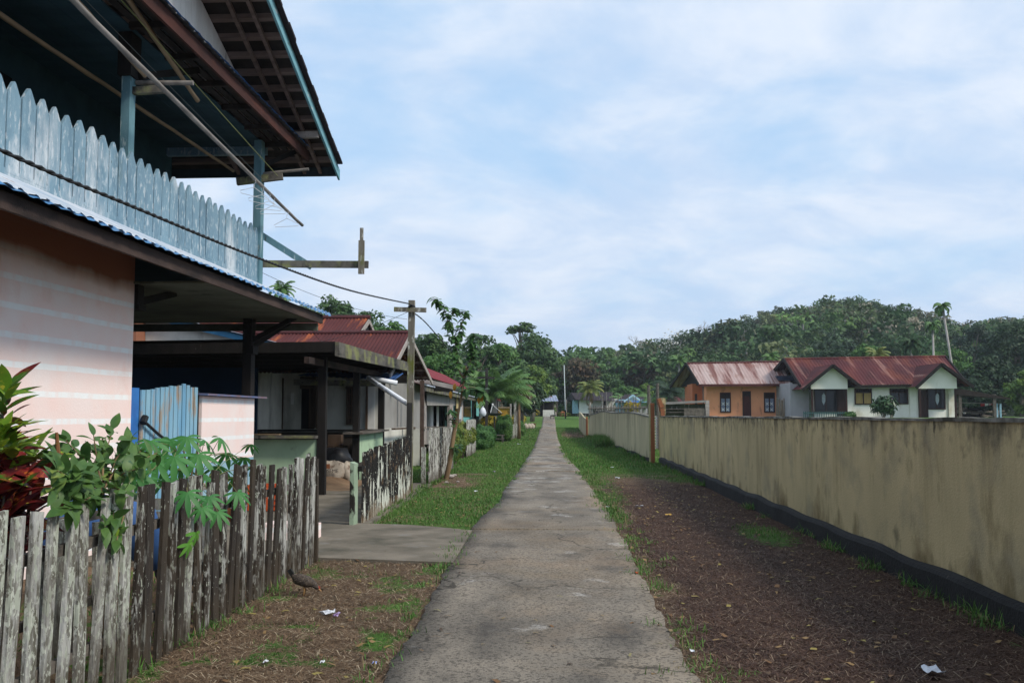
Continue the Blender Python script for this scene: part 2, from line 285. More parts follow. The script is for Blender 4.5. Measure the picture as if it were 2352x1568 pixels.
shing = M('dark_shingles', (.035, .026, .030), (.022, .017, .021), 3, (1, 1, 1), [((.20, .19, .19), 9, (1, 1, 1), .68, .72), ((.02, .017, .02), 5, (.3, 3, 3), .55, .65)], .9, .4, 20)
glass = M('dark_window_glass', (.010, .011, .014), (.022, .024, .028), 1.2, rough=.12, spec=.3)
frost = M('frosted_ornament_glass', (.55, .60, .66), (.3, .36, .42), 9, rough=.3)
curt = M('yellow_curtain', (.42, .30, .12), (.30, .2, .08), 4, (4, 4, .2), rough=.9)
lace = M('grey_lace_curtain', (.14, .16, .24), (.30, .33, .42), 5, (3, 3, .3), rough=.9)
orng = M('orange_plastic', (.62, .10, .025), (.5, .08, .02), 5, rough=.5)
drumb = M('faded_blue_plastic', (.05, .13, .34), (.04, .10, .26), 3, rough=.6)
sackm = M('woven_sack', (.44, .38, .31), (.34, .29, .235), 6, layers=[((.16, .11, .08), 4, (1, 1, 1), .6, .7)], rough=.9, bump=.4, bscale=30)
paper = M('white_litter', (.62, .64, .68), (.5, .52, .56), 30, rough=.6)
purp = M('purple_foil', (.10, .03, .12), (.4, .3, .5), 30, rough=.4)
pfoil = M('blue_foil', (.05, .12, .5), (.6, .62, .7), 60, rough=.35, lo=.45, hi=.55)
yelf = M('ochre_litter', (.5, .30, .06), (.4, .25, .05), 30, rough=.6)
ironr = M('corrugated_grey_sheet', (.20, .22, .27), (.32, .34, .38), 2, rough=.5, metal=.3)
blkpipe = M('black_plastic', (.015, .016, .018), (.01, .01, .012), 4, rough=.5)
barkg = M('grey_bark', (.22, .19, .155), (.12, .10, .08), 8, (1, 1, .3), rough=.95, bump=.3)
barkb = M('brown_bark', (.26, .175, .095), (.16, .105, .06), 12, (1, 1, .2), [((.4, .37, .3), 9, (1, 1, .4), .62, .7)], .95, .3)
barkp = M('pale_bark', (.40, .37, .35), (.28, .26, .24), 6, (1, 1, .3), rough=.95)
def leafm(name, a, b, sc=3., tr=.25, rough=.6, layers=(), spec=.3): return M(name, a, b, sc, layers=layers, rough=rough, transl=tr, spec=spec, lo=.38, hi=.62, detail=3)
lf_t = M('tinted_leaves', (.1, .1, .1), scale=.9, attr=.6, rough=.65, transl=.2, lo=.35, hi=.6)
lf_dark = leafm('dark_green_leaves', (.045, .098, .034), (.080, .145, .042), .9)
lf_mid = leafm('mid_green_leaves', (.06, .150, .035), (.095, .19, .042), .8)
lf_yel = leafm('yellow_green_leaves', (.16, .24, .045), (.09, .17, .035), .8)
lf_brn = leafm('reddish_brown_leaves', (.13, .078, .045), (.075, .085, .038), .7)
lf_pal = leafm('palm_fronds', (.09, .19, .055), (.14, .24, .07), .8, .2, .45)
lf_paly = leafm('yellowing_palm_fronds', (.26, .27, .07), (.15, .20, .055), .8, .2, .45)
lf_gold = leafm('golden_leaves', (.48, .34, .03), (.22, .22, .03), 5)
lf_hedge = leafm('hedge_leaves', (.06, .13, .03), (.15, .19, .03), 1.5)
lf_gu = leafm('guava_leaves', (.055, .13, .035), (.10, .19, .045), 6, .3, .45, layers=[((.26, .33, .07), 2.2, (1, 1, 1), .62, .7)])
lf_ca = leafm('cassava_leaves', (.05, .19, .05), (.07, .24, .06), 4, .3, .5)
lf_cr = M('croton_leaves', (.20, .022, .022), (.055, .012, .016), 7, layers=[((.45, .12, .03), 12, (1, 1, 1), .58, .63), ((.06, .16, .02), 2.6, (1, 1, 1), .62, .66, (1.1, 1.6, .10)), ((.50, .42, .05), 30, (1, 1, 1), .63, .67)], rough=.35, transl=.15, spec=.5, lo=.42, hi=.58)
lf_dead = leafm('dry_brown_fronds', (.20, .13, .075), (.13, .085, .05), 3)
grassm = M('grass_blades', (.1, .1, .1), scale=2., attr=.72, rough=.7, transl=.15)
# ---------------------------------------------------------------- masks of the land
_p = rng.random((64, 64))
def vn(x, y, s):      # smooth value noise in 0..1
    x = np.asarray(x, float)*s+100; y = np.asarray(y, float)*s+100; i = np.floor(x).astype(int); j = np.floor(y).astype(int); a = x-i; b = y-j
    a = a*a*(3-2*a); b = b*b*(3-2*b); g = lambda p, q: _p[p % 64, q % 64]
    return (g(i, j)*(1-a)+g(i+1, j)*a)*(1-b)+(g(i, j+1)*(1-a)+g(i+1, j+1)*a)*b
def fb(x, y, s): return (vn(x, y, s)+.5*vn(x+9, y-4, s*2.1)+.25*vn(x-3, y+7, s*4.3))/1.75
LE = [(-1.12, -6), (-1.03, 5), (-1.0, 6.07), (-1.02, 7.2)]+[G(*p)[:2] for p in ((1035, 1300), (1085, 1217), (1148, 1150), (1160, 1121), (1192, 1082), (1225, 1030), (1239, 992))]+[(-.78, 100), (-.78, 138.6)]
RE = [(1.15, -6), (.98, 5), (.88, 6.14)]+[G(*p)[:2] for p in ((1545, 1480), (1501, 1380), (1448, 1273), (1399, 1181), (1363, 1130), (1327, 1078), (1300, 1050), (1282, 1010))]+[(.62, 85), (.62, 100), (.62, 138.6)]
LE = np.array(LE); RE = np.array(RE)
def pl(y): return np.interp(y, LE[:, 1], LE[:, 0])
def pr(y): return np.interp(y, RE[:, 1], RE[:, 0])
def green(x, y):
    n = fb(x, y, .9); n2 = fb(x+40, y, 2.6)
    r = ss(y+6*(n-.5), 23, 29)                                    # right of the path
    r = np.maximum(r, .6*np.exp(-((x-pr(y)-.14)/.15)**2)*ss(n2, .54, .62)*(y > 4))
    r = np.maximum(r, .8*np.exp(-((x-1.15)/.45)**2)*ss(y, 12, 22)*ss(n2, .3, .6))
    r = np.maximum(r, .95*np.exp(-((x-2.9)/.35)**2-((y-13.6)/1.3)**2))
    l = ss(y, 13.5, 14.6)*(.55+.6*ss(n, .3, .55))
    l = np.where((y > 22) & (y < 27.5), l*(1-.85*np.exp(-((x+2.3)/.8)**2)), l)
    l = np.maximum(l, np.exp(-((x-pl(y)+.22)/.22)**2)*(.10+.9*ss(n2, .46, .6)))
    l = np.maximum(l, .7*ss(n2, .55, .65))
    l = np.where(x < -3.0, np.where(y < 21.5, .15+.3*ss(n2, .5, .6), np.where(y < 40, ss(y, 22, 24), 1)), l)
    g = np.where(x > (pl(y)+pr(y))/2, r, l)
    dead = np.exp(-((x-1.9)/1.1)**2-((y-80)/11.)**2)
    g = np.where(y > 60, g*(1-.9*dead*(n > .35)), g)
    g = np.where(y > 45, g*(.86+.2*ss(n, .3, .7)), g)
    return np.clip(g, 0, 1)
def brown(x, y):      # dark matted dead grass
    n = fb(x+7, y+3, .8)
    return np.where(x > (pl(y)+pr(y))/2, (1-ss(y+6*(n-.5), 21, 27))*ss(x-pr(y)+.6*(n-.5), .0, .35), .0)
xs = np.unique(np.concatenate([np.linspace(-420, -30, 40), np.linspace(-30, -6, 60), np.linspace(-6, 6, 150), np.linspace(6, 30, 60), np.linspace(30, 420, 40)]))
ys = np.unique(np.concatenate([np.linspace(-40, 2, 20), np.linspace(2, 30, 280), np.linspace(30, 90, 200), np.linspace(90, 200, 110), np.linspace(200, 900, 30)]))
gx, gy = np.meshgrid(xs, ys)
gz = HT(gx, gy)-.012+.018*(fb(gx, gy, 1.6)-.5)*(gy < 60)*(np.abs(gx-(pl(gy)+pr(gy))/2) > (pr(gy)-pl(gy))/2+.05)
gz -= .05*((gx > pl(gy)+.1) & (gx < pr(gy)-.1) & (gy < 150))
n1, n0 = gx.shape; ii = np.arange(n1-1)[:, None]*n0+np.arange(n0-1)[None]; ii = ii.ravel()
gt = np.stack([green(gx, gy), brown(gx, gy), fb(gx, gy, .35)], -1).reshape(-1, 3)
gm = bpy.data.materials.new('ground_soil_and_grass'); gm.use_nodes = True; t = gm.node_tree; t.nodes.clear(); nt = t
at = nn('ShaderNodeAttribute', attribute_name='tint'); sp = nn('ShaderNodeSeparateXYZ'); lk(at.outputs[1], sp.inputs[0]); tc = nn('ShaderNodeTexCoord')
def gn(scale, det=7, off=0, st=(1, 1, 1)):
    mp = nn('ShaderNodeMapping'); mp.inputs['Location'].default_value = (off, off, 0); mp.inputs['Scale'].default_value = st; lk(tc.outputs['Object'], mp.inputs[0])
    n = nn('ShaderNodeTexNoise'); n.inputs['Scale'].default_value = scale; n.inputs['Detail'].default_value = det; n.inputs['Roughness'].default_value = .65; lk(mp.outputs[0], n.inputs['Vector']); return n.outputs[0]
def gmix(f, a, b):
    q = nn('ShaderNodeMix', data_type='RGBA'); lk(f, q.inputs[0])
    for i, v in ((6, a), (7, b)):
        if isinstance(v, tuple): q.inputs[i].default_value = v+(1,)
        else: lk(v, q.inputs[i])
    return q.outputs[2]
soilc = gmix(mrange(gn(3), .3, .7), (.17, .11, .07), (.09, .058, .038)); soilc = gmix(mrange(gn(70, 3, 5), .45, .62), soilc, (.24, .17, .11))
brc = gmix(mrange(gn(1.6, 8, 2), .35, .65), (.080, .045, .032), (.040, .023, .018)); brc = gmix(mrange(gn(60, 3, 8), .5, .66), brc, (.125, .082, .055))
grc = gmix(mrange(gn(.7, 8, 4), .35, .65), (.065, .145, .028), (.11, .20, .042)); grc = gmix(mrange(gn(30, 5, 9), .42, .68), grc, (.035, .06, .015))
col = gmix(sp.outputs[1], soilc, brc)
pa = nn('ShaderNodeMath', operation='ADD'); lk(sp.outputs[0], pa.inputs[0]); lk(mrange(gn(6, 6, 1), .3, .7, -.3, .3), pa.inputs[1])
col = gmix(mrange(pa.outputs[0], .35, .7), col, grc)
p = nn('ShaderNodeBsdfPrincipled'); lk(col, p.inputs['Base Color']); p.inputs['Roughness'].default_value = .95; p.inputs['Specular IOR Level'].default_value = .1
bp = nn('ShaderNodeBump'); bp.inputs['Strength'].default_value = .8; bp.inputs['Distance'].default_value = .03; lk(gn(45, 4), bp.inputs['Height']); lk(bp.outputs[0], p.inputs['Normal'])
o = nn('ShaderNodeOutputMaterial'); lk(p.outputs[0], o.inputs[0])
gnd = npmesh('ground', np.stack([gx, gy, gz], -1).reshape(-1, 3), np.stack([ii, ii+1, ii+n0+1, ii+n0], 1), gm, tint=gt, smooth=True); tag(gnd, kind='structure')
# the concrete path, with a ragged edge
yy = np.unique(np.concatenate([np.linspace(-6, 4, 30), np.linspace(4, 40, 420), np.linspace(40, 138.6, 150)]))
def rag(y, s): return .05*(fb(y*0+s, y, 1.1)-.5)*2+.035*(fb(y*0+s+5, y, 6)-.5)*2
a = pl(yy)+rag(yy, 3); b = pr(yy)+rag(yy, 31); m = 9; V = []
JY = np.array([13.9, 22.1, 28.4, 42, 66, 88])
yy = np.unique(np.concatenate([yy]+[JY+d for d in (-.022, -.016, .016, .022)])); a = pl(yy)+rag(yy, 3); b = pr(yy)+rag(yy, 31)
jd = -.045*(np.abs(yy[:, None]-JY[None]).min(1) < .018)+.012*np.sin(np.searchsorted(JY, yy)*2.3)*(yy < 60)
for k in range(m):
    u = k/(m-1); V.append(np.stack([a*(1-u)+b*u, yy, HT(0*yy, yy)+.026+jd-.004*abs(u-.5)], -1))
V = [np.stack([a, yy, HT(0*yy, yy)-.06], -1)]+V+[np.stack([b, yy, HT(0*yy, yy)-.06], -1)]
V = np.stack(V, 1); n0 = V.shape[1]; ii = (np.arange(len(yy)-1)[:, None]*n0+np.arange(n0-1)[None]).ravel()
tag(npmesh('path', V.reshape(-1, 3), np.stack([ii, ii+1, ii+n0+1, ii+n0], 1), concrete), kind='structure')
# side pavements
q = [G(715, 1287)[:2], G(1040, 1299)[:2], (-1.06, 13.7), G(1000, 1215)[:2], (-2.0, 14.35), (-2.62, 14.5), (-2.7, 23.2), (-9.5, 23.2), (-9.5, 10.6), (-2.66, 10.6), (-2.64, 11.05)]
MB().prism([(x, y, -.06) for x, y in q], (0, 0, .098)).build('yard_pavement', yardcon, loc=(-4, 14, 0))['kind'] = 'structure'
MB().prism([(x, y, -.05) for x, y in ((.55, 66), (3.1, 72.2), (9, 74.5), (9, 76.3), (3.1, 74.1), (.55, 69.5))], (0, 0, .07)).build('side_path', yardcon, loc=(2, 70, 0))['kind'] = 'structure'
# ---------------------------------------------------------------- the two-storey timber house on the left
house = thing('timber_house', H1(10, -2, 0), 'two-storey house with pink striped ground floor and weathered blue picket balcony', 'house')
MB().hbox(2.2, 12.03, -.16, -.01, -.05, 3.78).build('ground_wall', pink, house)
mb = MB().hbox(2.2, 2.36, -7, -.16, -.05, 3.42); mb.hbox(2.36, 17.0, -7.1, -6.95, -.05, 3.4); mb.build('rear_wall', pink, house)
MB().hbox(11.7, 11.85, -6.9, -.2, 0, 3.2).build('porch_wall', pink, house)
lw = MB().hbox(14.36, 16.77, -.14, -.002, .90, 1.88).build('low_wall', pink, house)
MB().hbox(14.36, 16.77, -.14, 0, -.05, .898).build('low_wall_base', lblue, lw)
MB().hexa([H1(14.3, -.2, 1.90), H1(14.3, .10, 1.885), H1(17.15, .10, 1.885), H1(17.15, -.2, 1.90), H1(14.3, -.2, 1.93), H1(14.3, .10, 1.915), H1(17.15, .10, 1.915), H1(17.15, -.2, 1.93)]).build('wall_cap', M('worn_blue_cap', (.10, .16, .32), (.20, .12, .12), 4, rough=.8), lw)
# plank gate between them
g = MB()
gp = MB().hbox(12.06, 12.34, -.10, -.05, .1, 1.94).build('gate', royal, house)
for k in range(13):
    s0 = 12.36+k*.148; h = 2.03-.012*abs(k-9)+random.uniform(-.012, .012)
    g.hbox(s0, s0+.118+random.uniform(-.012, .012), -.05, -.028, .25+random.uniform(-.03, .03), h)
g.build('gate_planks', gate_m, gp)
MB().hbox(14.1, 14.34, -.12, -.04, .1, 1.95).build('gate_post', M('peeling_navy_post', (.03, .09, .26), (.02, .06, .18), 4, layers=[((.012, .014, .012), 3, (1, 1, .4), .48, .54, (1.9, 1.3, .25)), ((.2, .35, .28), 9, (1, 1, .4), .66, .7)]), house)
MB().tube([H1(12.35, .02, 1.52), H1(12.75, .03, 1.36), H1(12.95, .02, 1.3)], .02, 6).tube([H1(12.32, .02, 1.5), H1(12.38, .02, 1.58)], .045, 7).build('gate_latch', blkpipe, gp)
# awning, porch ceiling
V, Fa = corr(H1(2.2, 1.06, 3.335), H1(17.55, 1.06, 3.40), H1(17.55, 0.02, 3.85), H1(2.2, 0.02, 3.87), .19, .012, 4, .05, .03)
npmesh('awning', V, Fa, wsheet, house, smooth=True)
V, Fa = corr(H1(2.2, 1.10, 3.30), H1(17.62, 1.10, 3.385), H1(17.62, 1.04, 3.41), H1(2.2, 1.04, 3.345), .24, .009, 1, .03, .08)
npmesh('awning_edge', V, Fa, bsheet, house, smooth=True)
MB().hexa([H1(2.2, .97, 3.17), H1(2.2, 1.01, 3.17), H1(17.35, 1.01, 3.20), H1(17.35, .97, 3.20), H1(2.2, .97, 3.29), H1(2.2, 1.01, 3.29), H1(17.35, 1.01, 3.36), H1(17.35, .97, 3.36)]).build('awning_fascia', brnb, house)
MB().hbox(2.2, 17.3, .91, .968, 3.29, 3.32).build('awning_batten', gbeam, house)
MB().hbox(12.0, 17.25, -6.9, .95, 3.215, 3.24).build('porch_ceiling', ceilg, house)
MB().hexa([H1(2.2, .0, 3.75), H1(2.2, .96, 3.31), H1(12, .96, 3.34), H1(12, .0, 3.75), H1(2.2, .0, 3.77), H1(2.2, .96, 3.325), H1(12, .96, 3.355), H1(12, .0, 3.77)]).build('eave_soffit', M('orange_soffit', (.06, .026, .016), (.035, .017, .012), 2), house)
mb = MB().hbox(17.18, 17.26, -6.9, .95, 3.07, 3.20); mb.build('ceiling_beam', M('green_grey_beam', (.09, .10, .075), (.05, .055, .04), 3), house)
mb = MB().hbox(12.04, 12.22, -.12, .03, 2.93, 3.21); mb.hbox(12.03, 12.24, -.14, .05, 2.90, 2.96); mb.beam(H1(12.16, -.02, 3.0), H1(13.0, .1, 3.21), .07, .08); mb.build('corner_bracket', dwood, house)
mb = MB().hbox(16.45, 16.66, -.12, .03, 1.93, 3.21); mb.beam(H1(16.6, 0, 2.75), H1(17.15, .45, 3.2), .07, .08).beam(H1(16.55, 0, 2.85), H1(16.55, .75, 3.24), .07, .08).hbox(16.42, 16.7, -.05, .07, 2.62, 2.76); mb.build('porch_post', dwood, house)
mb = MB().beam(H1(16.6, -.05, 2.85), H1(16.6, -5, 2.80), .05, .05); mb.build('porch_rail', dwood, house)
# balcony
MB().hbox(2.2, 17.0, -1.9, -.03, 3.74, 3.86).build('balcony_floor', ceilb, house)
MB().hbox(2.2, 16.95, .0, .035, 3.84, 3.93).build('balcony_skirt', bluew, house)
for z in (4.0, 4.55): MB().hbox(2.2, 16.9, -.06, -.02, z, z+.06).build('balcony_rail', bluew, house)
s = 6.7; k = 0
while s < 16.85:
    wd = random.uniform(.24, .29)
    z0 = 3.90+random.uniform(-.015, .012); z1 = 4.80+random.uniform(-.02, .02)+(.0 if s > 9 else .01); a = wd-.022; tq = random.uniform(0, .006)
    sh = [(0, z0), (a, z0), (a, z1-.14), (a*.60, z1-.012), (a*.5, z1), (a*.40, z1-.012), (0, z1-.14)]
    ln = random.uniform(-.012, .012)
    MB().prism([H1(s+x+ln*(z-z0), .002+tq, z) for x, z in sh], Vector(H1(0, .03, 0))-Vector(H1(0, 0, 0))).build('picket', bluew, house); s += wd; k += 1
for s0, s1 in ((11.86, 12.02), (16.68, 16.86)):
    mb = MB().hbox(s0, s1, -.17, -.062, 3.86, 6.32) if s0 < 15 else MB().hbox(s0, s1, -.06, .07, 3.74, 6.32); mb.build('balcony_post', bluepost, house)
mb = MB().hbox(11.8, 12.08, -.2, -.03, 5.78, 6.32); mb.beam(H1(12.0, .0, 5.82), H1(13.1, .3, 6.28), .07, .09); mb.build('post_bracket', dwood, house); MB().beam(H1(16.86, .0, 5.9), H1(17.4, .45, 6.3), .07, .08).build('post_bracket', dwood, house)
mb = MB().beam(H1(11.96, -.1, 5.62), H1(12.0, .30, 5.65), .08, .09); mb.build('bracket_arm', lichenb, house)
MB().tube([H1(12.0, -.05, 5.74), H1(12.05, .66, 5.74)], .03, 10).build('bracket_pole', greyb, house)
MB().beam(H1(16.7, -.36, 5.60), H1(16.76, .42, 5.70), .09, .12).build('bracket_arm', lichenb, house)
MB().tube([H1(16.78, -.1, 5.74), H1(16.85, .85, 5.84)], .026, 10).build('bracket_pole', greyb, house)
wl = MB().hbox(2.2, 17.4, -1.95, -1.8, 3.86, 6.4).build('upper_wall', ceilb, house)
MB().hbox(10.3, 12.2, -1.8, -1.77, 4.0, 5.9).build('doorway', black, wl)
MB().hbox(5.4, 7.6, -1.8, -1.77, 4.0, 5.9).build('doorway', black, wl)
MB().hbox(17.25, 17.4, -7.2, -1.95, 3.86, 6.4).build('end_wall', ceilb, wl)
c = MB()
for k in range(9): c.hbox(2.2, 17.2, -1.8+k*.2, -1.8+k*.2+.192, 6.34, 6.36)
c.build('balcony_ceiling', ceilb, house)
mb = MB().hbox(17.15, 17.25, -1.8, .0, 6.2, 6.34); mb.build('ceiling_edge', bluew, house)
# pent roof over the balcony
V, Fa = corr(H1(2.2, .66, 6.40), H1(17.85, .66, 6.40), H1(17.85, 0, 6.62), H1(2.2, 0, 6.62), .19, .012, 2, .03, .02)
npmesh('pent_roof', V, Fa, M('grey_tin_underside', (.10, .10, .11), (.05, .05, .055), 3), house, smooth=True)
V, Fa = corr(H1(2.2, .70, 6.40), H1(17.95, .70, 6.40), H1(17.95, .64, 6.425), H1(2.2, .64, 6.425), .35, .004, 1, .02, .02)
npmesh('pent_roof_edge', V, Fa, royal, house, smooth=True)
MB().hbox(2.2, 17.75, .58, .62, 6.20, 6.385).build('pent_fascia', redb, house)
c = MB()
for k in range(4): c.hbox(2.2, 17.6, .02+k*.15, .12+k*.15, 6.38-.0, 6.40)
for k in range(14): c.hbox(3+k*1.08, 3.07+k*1.08, .0, .58, 6.30, 6.378)
c.build('pent_soffit', uroof, house)
# gable wall of vertical planks, main roof with its underside, battens, barge board
EV = 18.35; EZ = 6.19; SL = .342; RS = 10.2
def rz(s): return EZ+(EV-s)*SL if s > RS else EZ+(EV-RS)*SL-(RS-s)*SL
c = MB(); s = 2.4
while s < 16.9:
    a = .2; z0 = 6.45; z1 = min(rz(s), rz(s+a))-.06
    if z1 > z0: c.hexa([H1(s, -.02, z0), H1(s, 0, z0), H1(s+a-.008, 0, z0), H1(s+a-.008, -.02, z0), H1(s, -.02, rz(s)-.06), H1(s, 0, rz(s)-.06), H1(s+a-.008, 0, rz(s+a)-.06), H1(s+a-.008, -.02, rz(s+a)-.06)])
    s += a
c.build('gable_wall', gable, house)
def slab(s0, s1, t0, t1, dz0, dz1):
    return [H1(s0, t0, rz(s0)+dz0), H1(s0, t1, rz(s0)+dz0), H1(s1, t1, rz(s1)+dz0), H1(s1, t0, rz(s1)+dz0), H1(s0, t0, rz(s0)+dz1), H1(s0, t1, rz(s0)+dz1), H1(s1, t1, rz(s1)+dz1), H1(s1, t0, rz(s1)+dz1)]
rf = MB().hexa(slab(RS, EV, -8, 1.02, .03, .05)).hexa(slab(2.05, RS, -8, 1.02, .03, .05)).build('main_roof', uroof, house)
c = MB(); s = EV-.1
k = 0
while s > 2.3:
    c.hexa(slab(s-.36, s, 1.0, 1.10+random.uniform(0, .02), .055, .085+.02*(k % 2))); s -= .36; k += 1
c.build('shingle_edge', shing, rf)
for k in range(22):
    s = EV-.32-.40*k
    if s > 9: MB().hexa(slab(s-.075, s, -6, .97, -.045, .028)).build('batten', batt, rf)
for t0 in (.36, .66, -.9, -2.4): MB().hexa(slab(RS+.1, EV-.05, t0, t0+.055, -.10, -.032)).build('rafter', batt, rf)
for s in (13.55, 17.05): MB().beam(H1(s, -.02, rz(s)-.16), H1(s, .96, rz(s)-.13), .09, .11).build('lookout_beam', gbeam, rf)
MB().hexa(slab(RS, EV+.10, .985, 1.02, -.13, .06)).hexa(slab(2.0, RS, .985, 1.02, -.13, .06)).build('bargeboard', rakeb, house)
MB().hbox(EV-.06, EV-.02, -8, .98, EZ-.12, EZ+.05).build('eave_board', M('dark_slate_board', (.03, .045, .055), (.02, .03, .035), 4), house)
# plank arm beside the balcony
MB().beam(H1(17, -.08, 4.22), H1(17, 1.88, 4.19), .06, .12).build('wooden_arm', lichenb, house)
MB().beam(H1(17.02, .0, 4.72), H1(17.02, .88, 4.16), .05, .11).build('arm_brace', bluepost, house)
mb = MB().beam(H1(16.94, 1.77, 4.02), H1(16.94, 1.77, 4.60), .10, .05, (0, 1, 0)); mb.beam(H1(16.94, 1.77, 4.5), H1(16.94, 1.77, 4.82), .055, .04, (0, 1, 0)); mb.build('arm_board', polew, house)
# bamboo drying poles and their lines
def single(name, mb, mat, label, cat, loc, group=None, smooth=False):
    return tag(mb.build(name, mat, None, loc, smooth), label, cat, group)
def bpole(pts, r, mat, label, name='bamboo_pole'):
    n = 24; P = [Vector(pts[0]).lerp(Vector(pts[1]), i/n)+Vector((random.uniform(-.004, .004), 0, random.uniform(-.004, .004))) for i in range(n+1)]
    return single(name, MB().tube(P, [r*(1.12 if i % 4 == 0 else 1)*(1-.25*i/n) for i in range(n+1)], 8), mat, label, 'pole', pts[0], smooth=True)
bpole((H1(7.2, .45, 5.86), H1(17.94, .45, 5.07)), .034, greyb, 'long grey bamboo pole reaching out past the balcony end, with clothes hangers on it')
bpole((H1(8.6, .3, 6.95-.05), H1(13.15, .3, 5.87)), .036, bamboo, 'tan bamboo pole ending beside the first balcony post, just under the eave')
bpole((H1(6.5, -.6, 5.72), H1(17.2, -.6, 5.92)), .032, bamboo, 'dark brown bamboo pole hanging inside the balcony, behind the posts')
bpole((H1(7.4, .15, 6.33), H1(11.8, .15, 5.75)), .028, bamboo, 'thin brown bamboo pole under the eave, stopping at the first balcony post')
def line(name, pts, r, mat, label, cat, sag=0., tw=0):
    P = []; m = 40
    for a, b in zip(pts[:-1], pts[1:]):
        for i in range(m): 
            u = i/m; v = Vector(a).lerp(Vector(b), u); v.z -= sag*4*u*(1-u); P.append(v)
    P.append(Vector(pts[-1])); mb = MB()
    if tw:
        for ph in (0, pi):
            Q = []
            for i in range(len(P)*3-2):
                j = min(i//3, len(P)-2); v = P[j].lerp(P[j+1], (i-3*j)/3); an = i*tw+ph; Q.append(v+Vector((cos(an), 0, sin(an)))*r*.75)
            mb.tube(Q, r, 5)
    else: mb.tube(P, r, 5)
    return single(name, mb, mat, label, cat, pts[0])
line('clothes_line', [H1(7, .4, 6.55), H1(16.9, .35, 5.68)], .005, M('yellow_cord', (.34, .36, .14)), 'yellowish cord strung along the balcony just under the eave', 'clothes line', .03)
line('clothes_line', [H1(7, .1, 6.4), H1(16.8, .1, 5.62)], .0045, M('grey_cord', (.16, .18, .18)), 'thin grey cord strung along the balcony below the yellowish one', 'clothes line', .03)
# clothes hangers
def hanger(c, rot, tilt, sc, label):
    t = thing('clothes_hanger', c, label, 'hanger', 'white hangers on the bamboo pole')
    ca, sa = cos(rot), sin(rot)
    def q(x, z): return Vector(c)+Vector((x*ca*sc, x*sa*sc, z*sc+x*tilt))
    mb = MB().tube([q(0, -.10), q(-.2, -.20), q(-.19, -.235), q(.19, -.235), q(.2, -.20), q(0, -.10)], .0045, 5)
    mb.build('hanger_frame', wirew, t)
    MB().tube([q(0, -.10), q(0, -.05), q(.025, -.02), q(.015, .015), q(-.01, .018), q(-.02, 0)], .004, 5).build('hook', wirew, t)
for i, (s, rot, tl, lab) in enumerate([(15.15, .15, -.25, 'white plastic hanger nearest the balcony post, tilted steeply on the grey pole'), (15.55, .3, -.2, 'white plastic hanger bunched second from the post on the grey pole'), (15.9, .25, -.05, 'white plastic hanger in the middle of the bunch on the grey pole'), (16.15, .2, .04, 'lowest white hanger of the bunch by the balcony post'), (16.95, .1, .06, 'white hanger hanging alone below the others near the pole tip')]):
    u = (s-7.2)/10.74; hanger(H1(s, .45, 5.86-.79*u-.035), rot, tl, 1.05, lab)
# twisted power cable, over the fence to the first utility pole and on
cab = [(-2.8, 1.5, 2.92), (-2.8, 4.9, 2.95), (-2.8, 6.54, 3.0), (-2.8, 9.44, 3.11), (-2.8, 13.84, 3.35), (-2.84, 20.12, 3.86)]
def smooth_pts(p, n=8):
    o = []
    for i in range(len(p)-1):
        a = Vector(p[max(i-1, 0)]); b = Vector(p[i]); c = Vector(p[i+1]); d = Vector(p[min(i+2, len(p)-1)])
        for k in range(n):
            u = k/n; o.append(.5*((2*b)+(-a+c)*u+(2*a-5*b+4*c-d)*u*u+(-a+3*b-3*c+d)*u**3))
    return o+[Vector(p[-1])]
def cable(name, pts, r, label, tw=2.2, step=.02):
    P = smooth_pts(pts, 12); mb = MB(); Q = [[], [], []]; an = 0
    for a, b in zip(P[:-1], P[1:]):
        m = max(2, int((b-a).length/step))
        for i in range(m):
            v = a.lerp(b, i/m); an += (b-a).length/m*28
            for h in range(2): Q[h].append(v+Vector((cos(an+h*pi), 0, sin(an+h*pi)))*r*.8)
    for h in range(2): mb.tube(Q[h], r, 5)
    return single(name, mb, wire, label, 'cable', pts[0], smooth=True)
cable('power_cable', cab, .0085, 'thick twisted black cable running from the near left to the first utility pole', step=.04)
cable('power_cable', [(-2.86, 20.3, 3.74), (-3.0, 24, 3.86-.02), (-3.0, 30, 3.55), (-3.05, 36, 3.42), (-3.15, 44, 3.55), (-3.3, 52, 3.9)], .010, 'twisted black cable sagging from the first utility pole past the young tree', step=.08)
line('service_wire', [H1(16.9, .05, 4.05), (-2.9, 20.15, 3.55)], .004, wire, 'thin dark wire from the balcony corner to the utility pole', 'wire', .12)
line('service_wire', [(-4.6, 19.0, 3.3), (-5.4, 23.5, 3.35), (-2.9, 20.2, 3.7)], .005, wire, 'thin black wire looping in front of the big rusty roof', 'wire', .06)
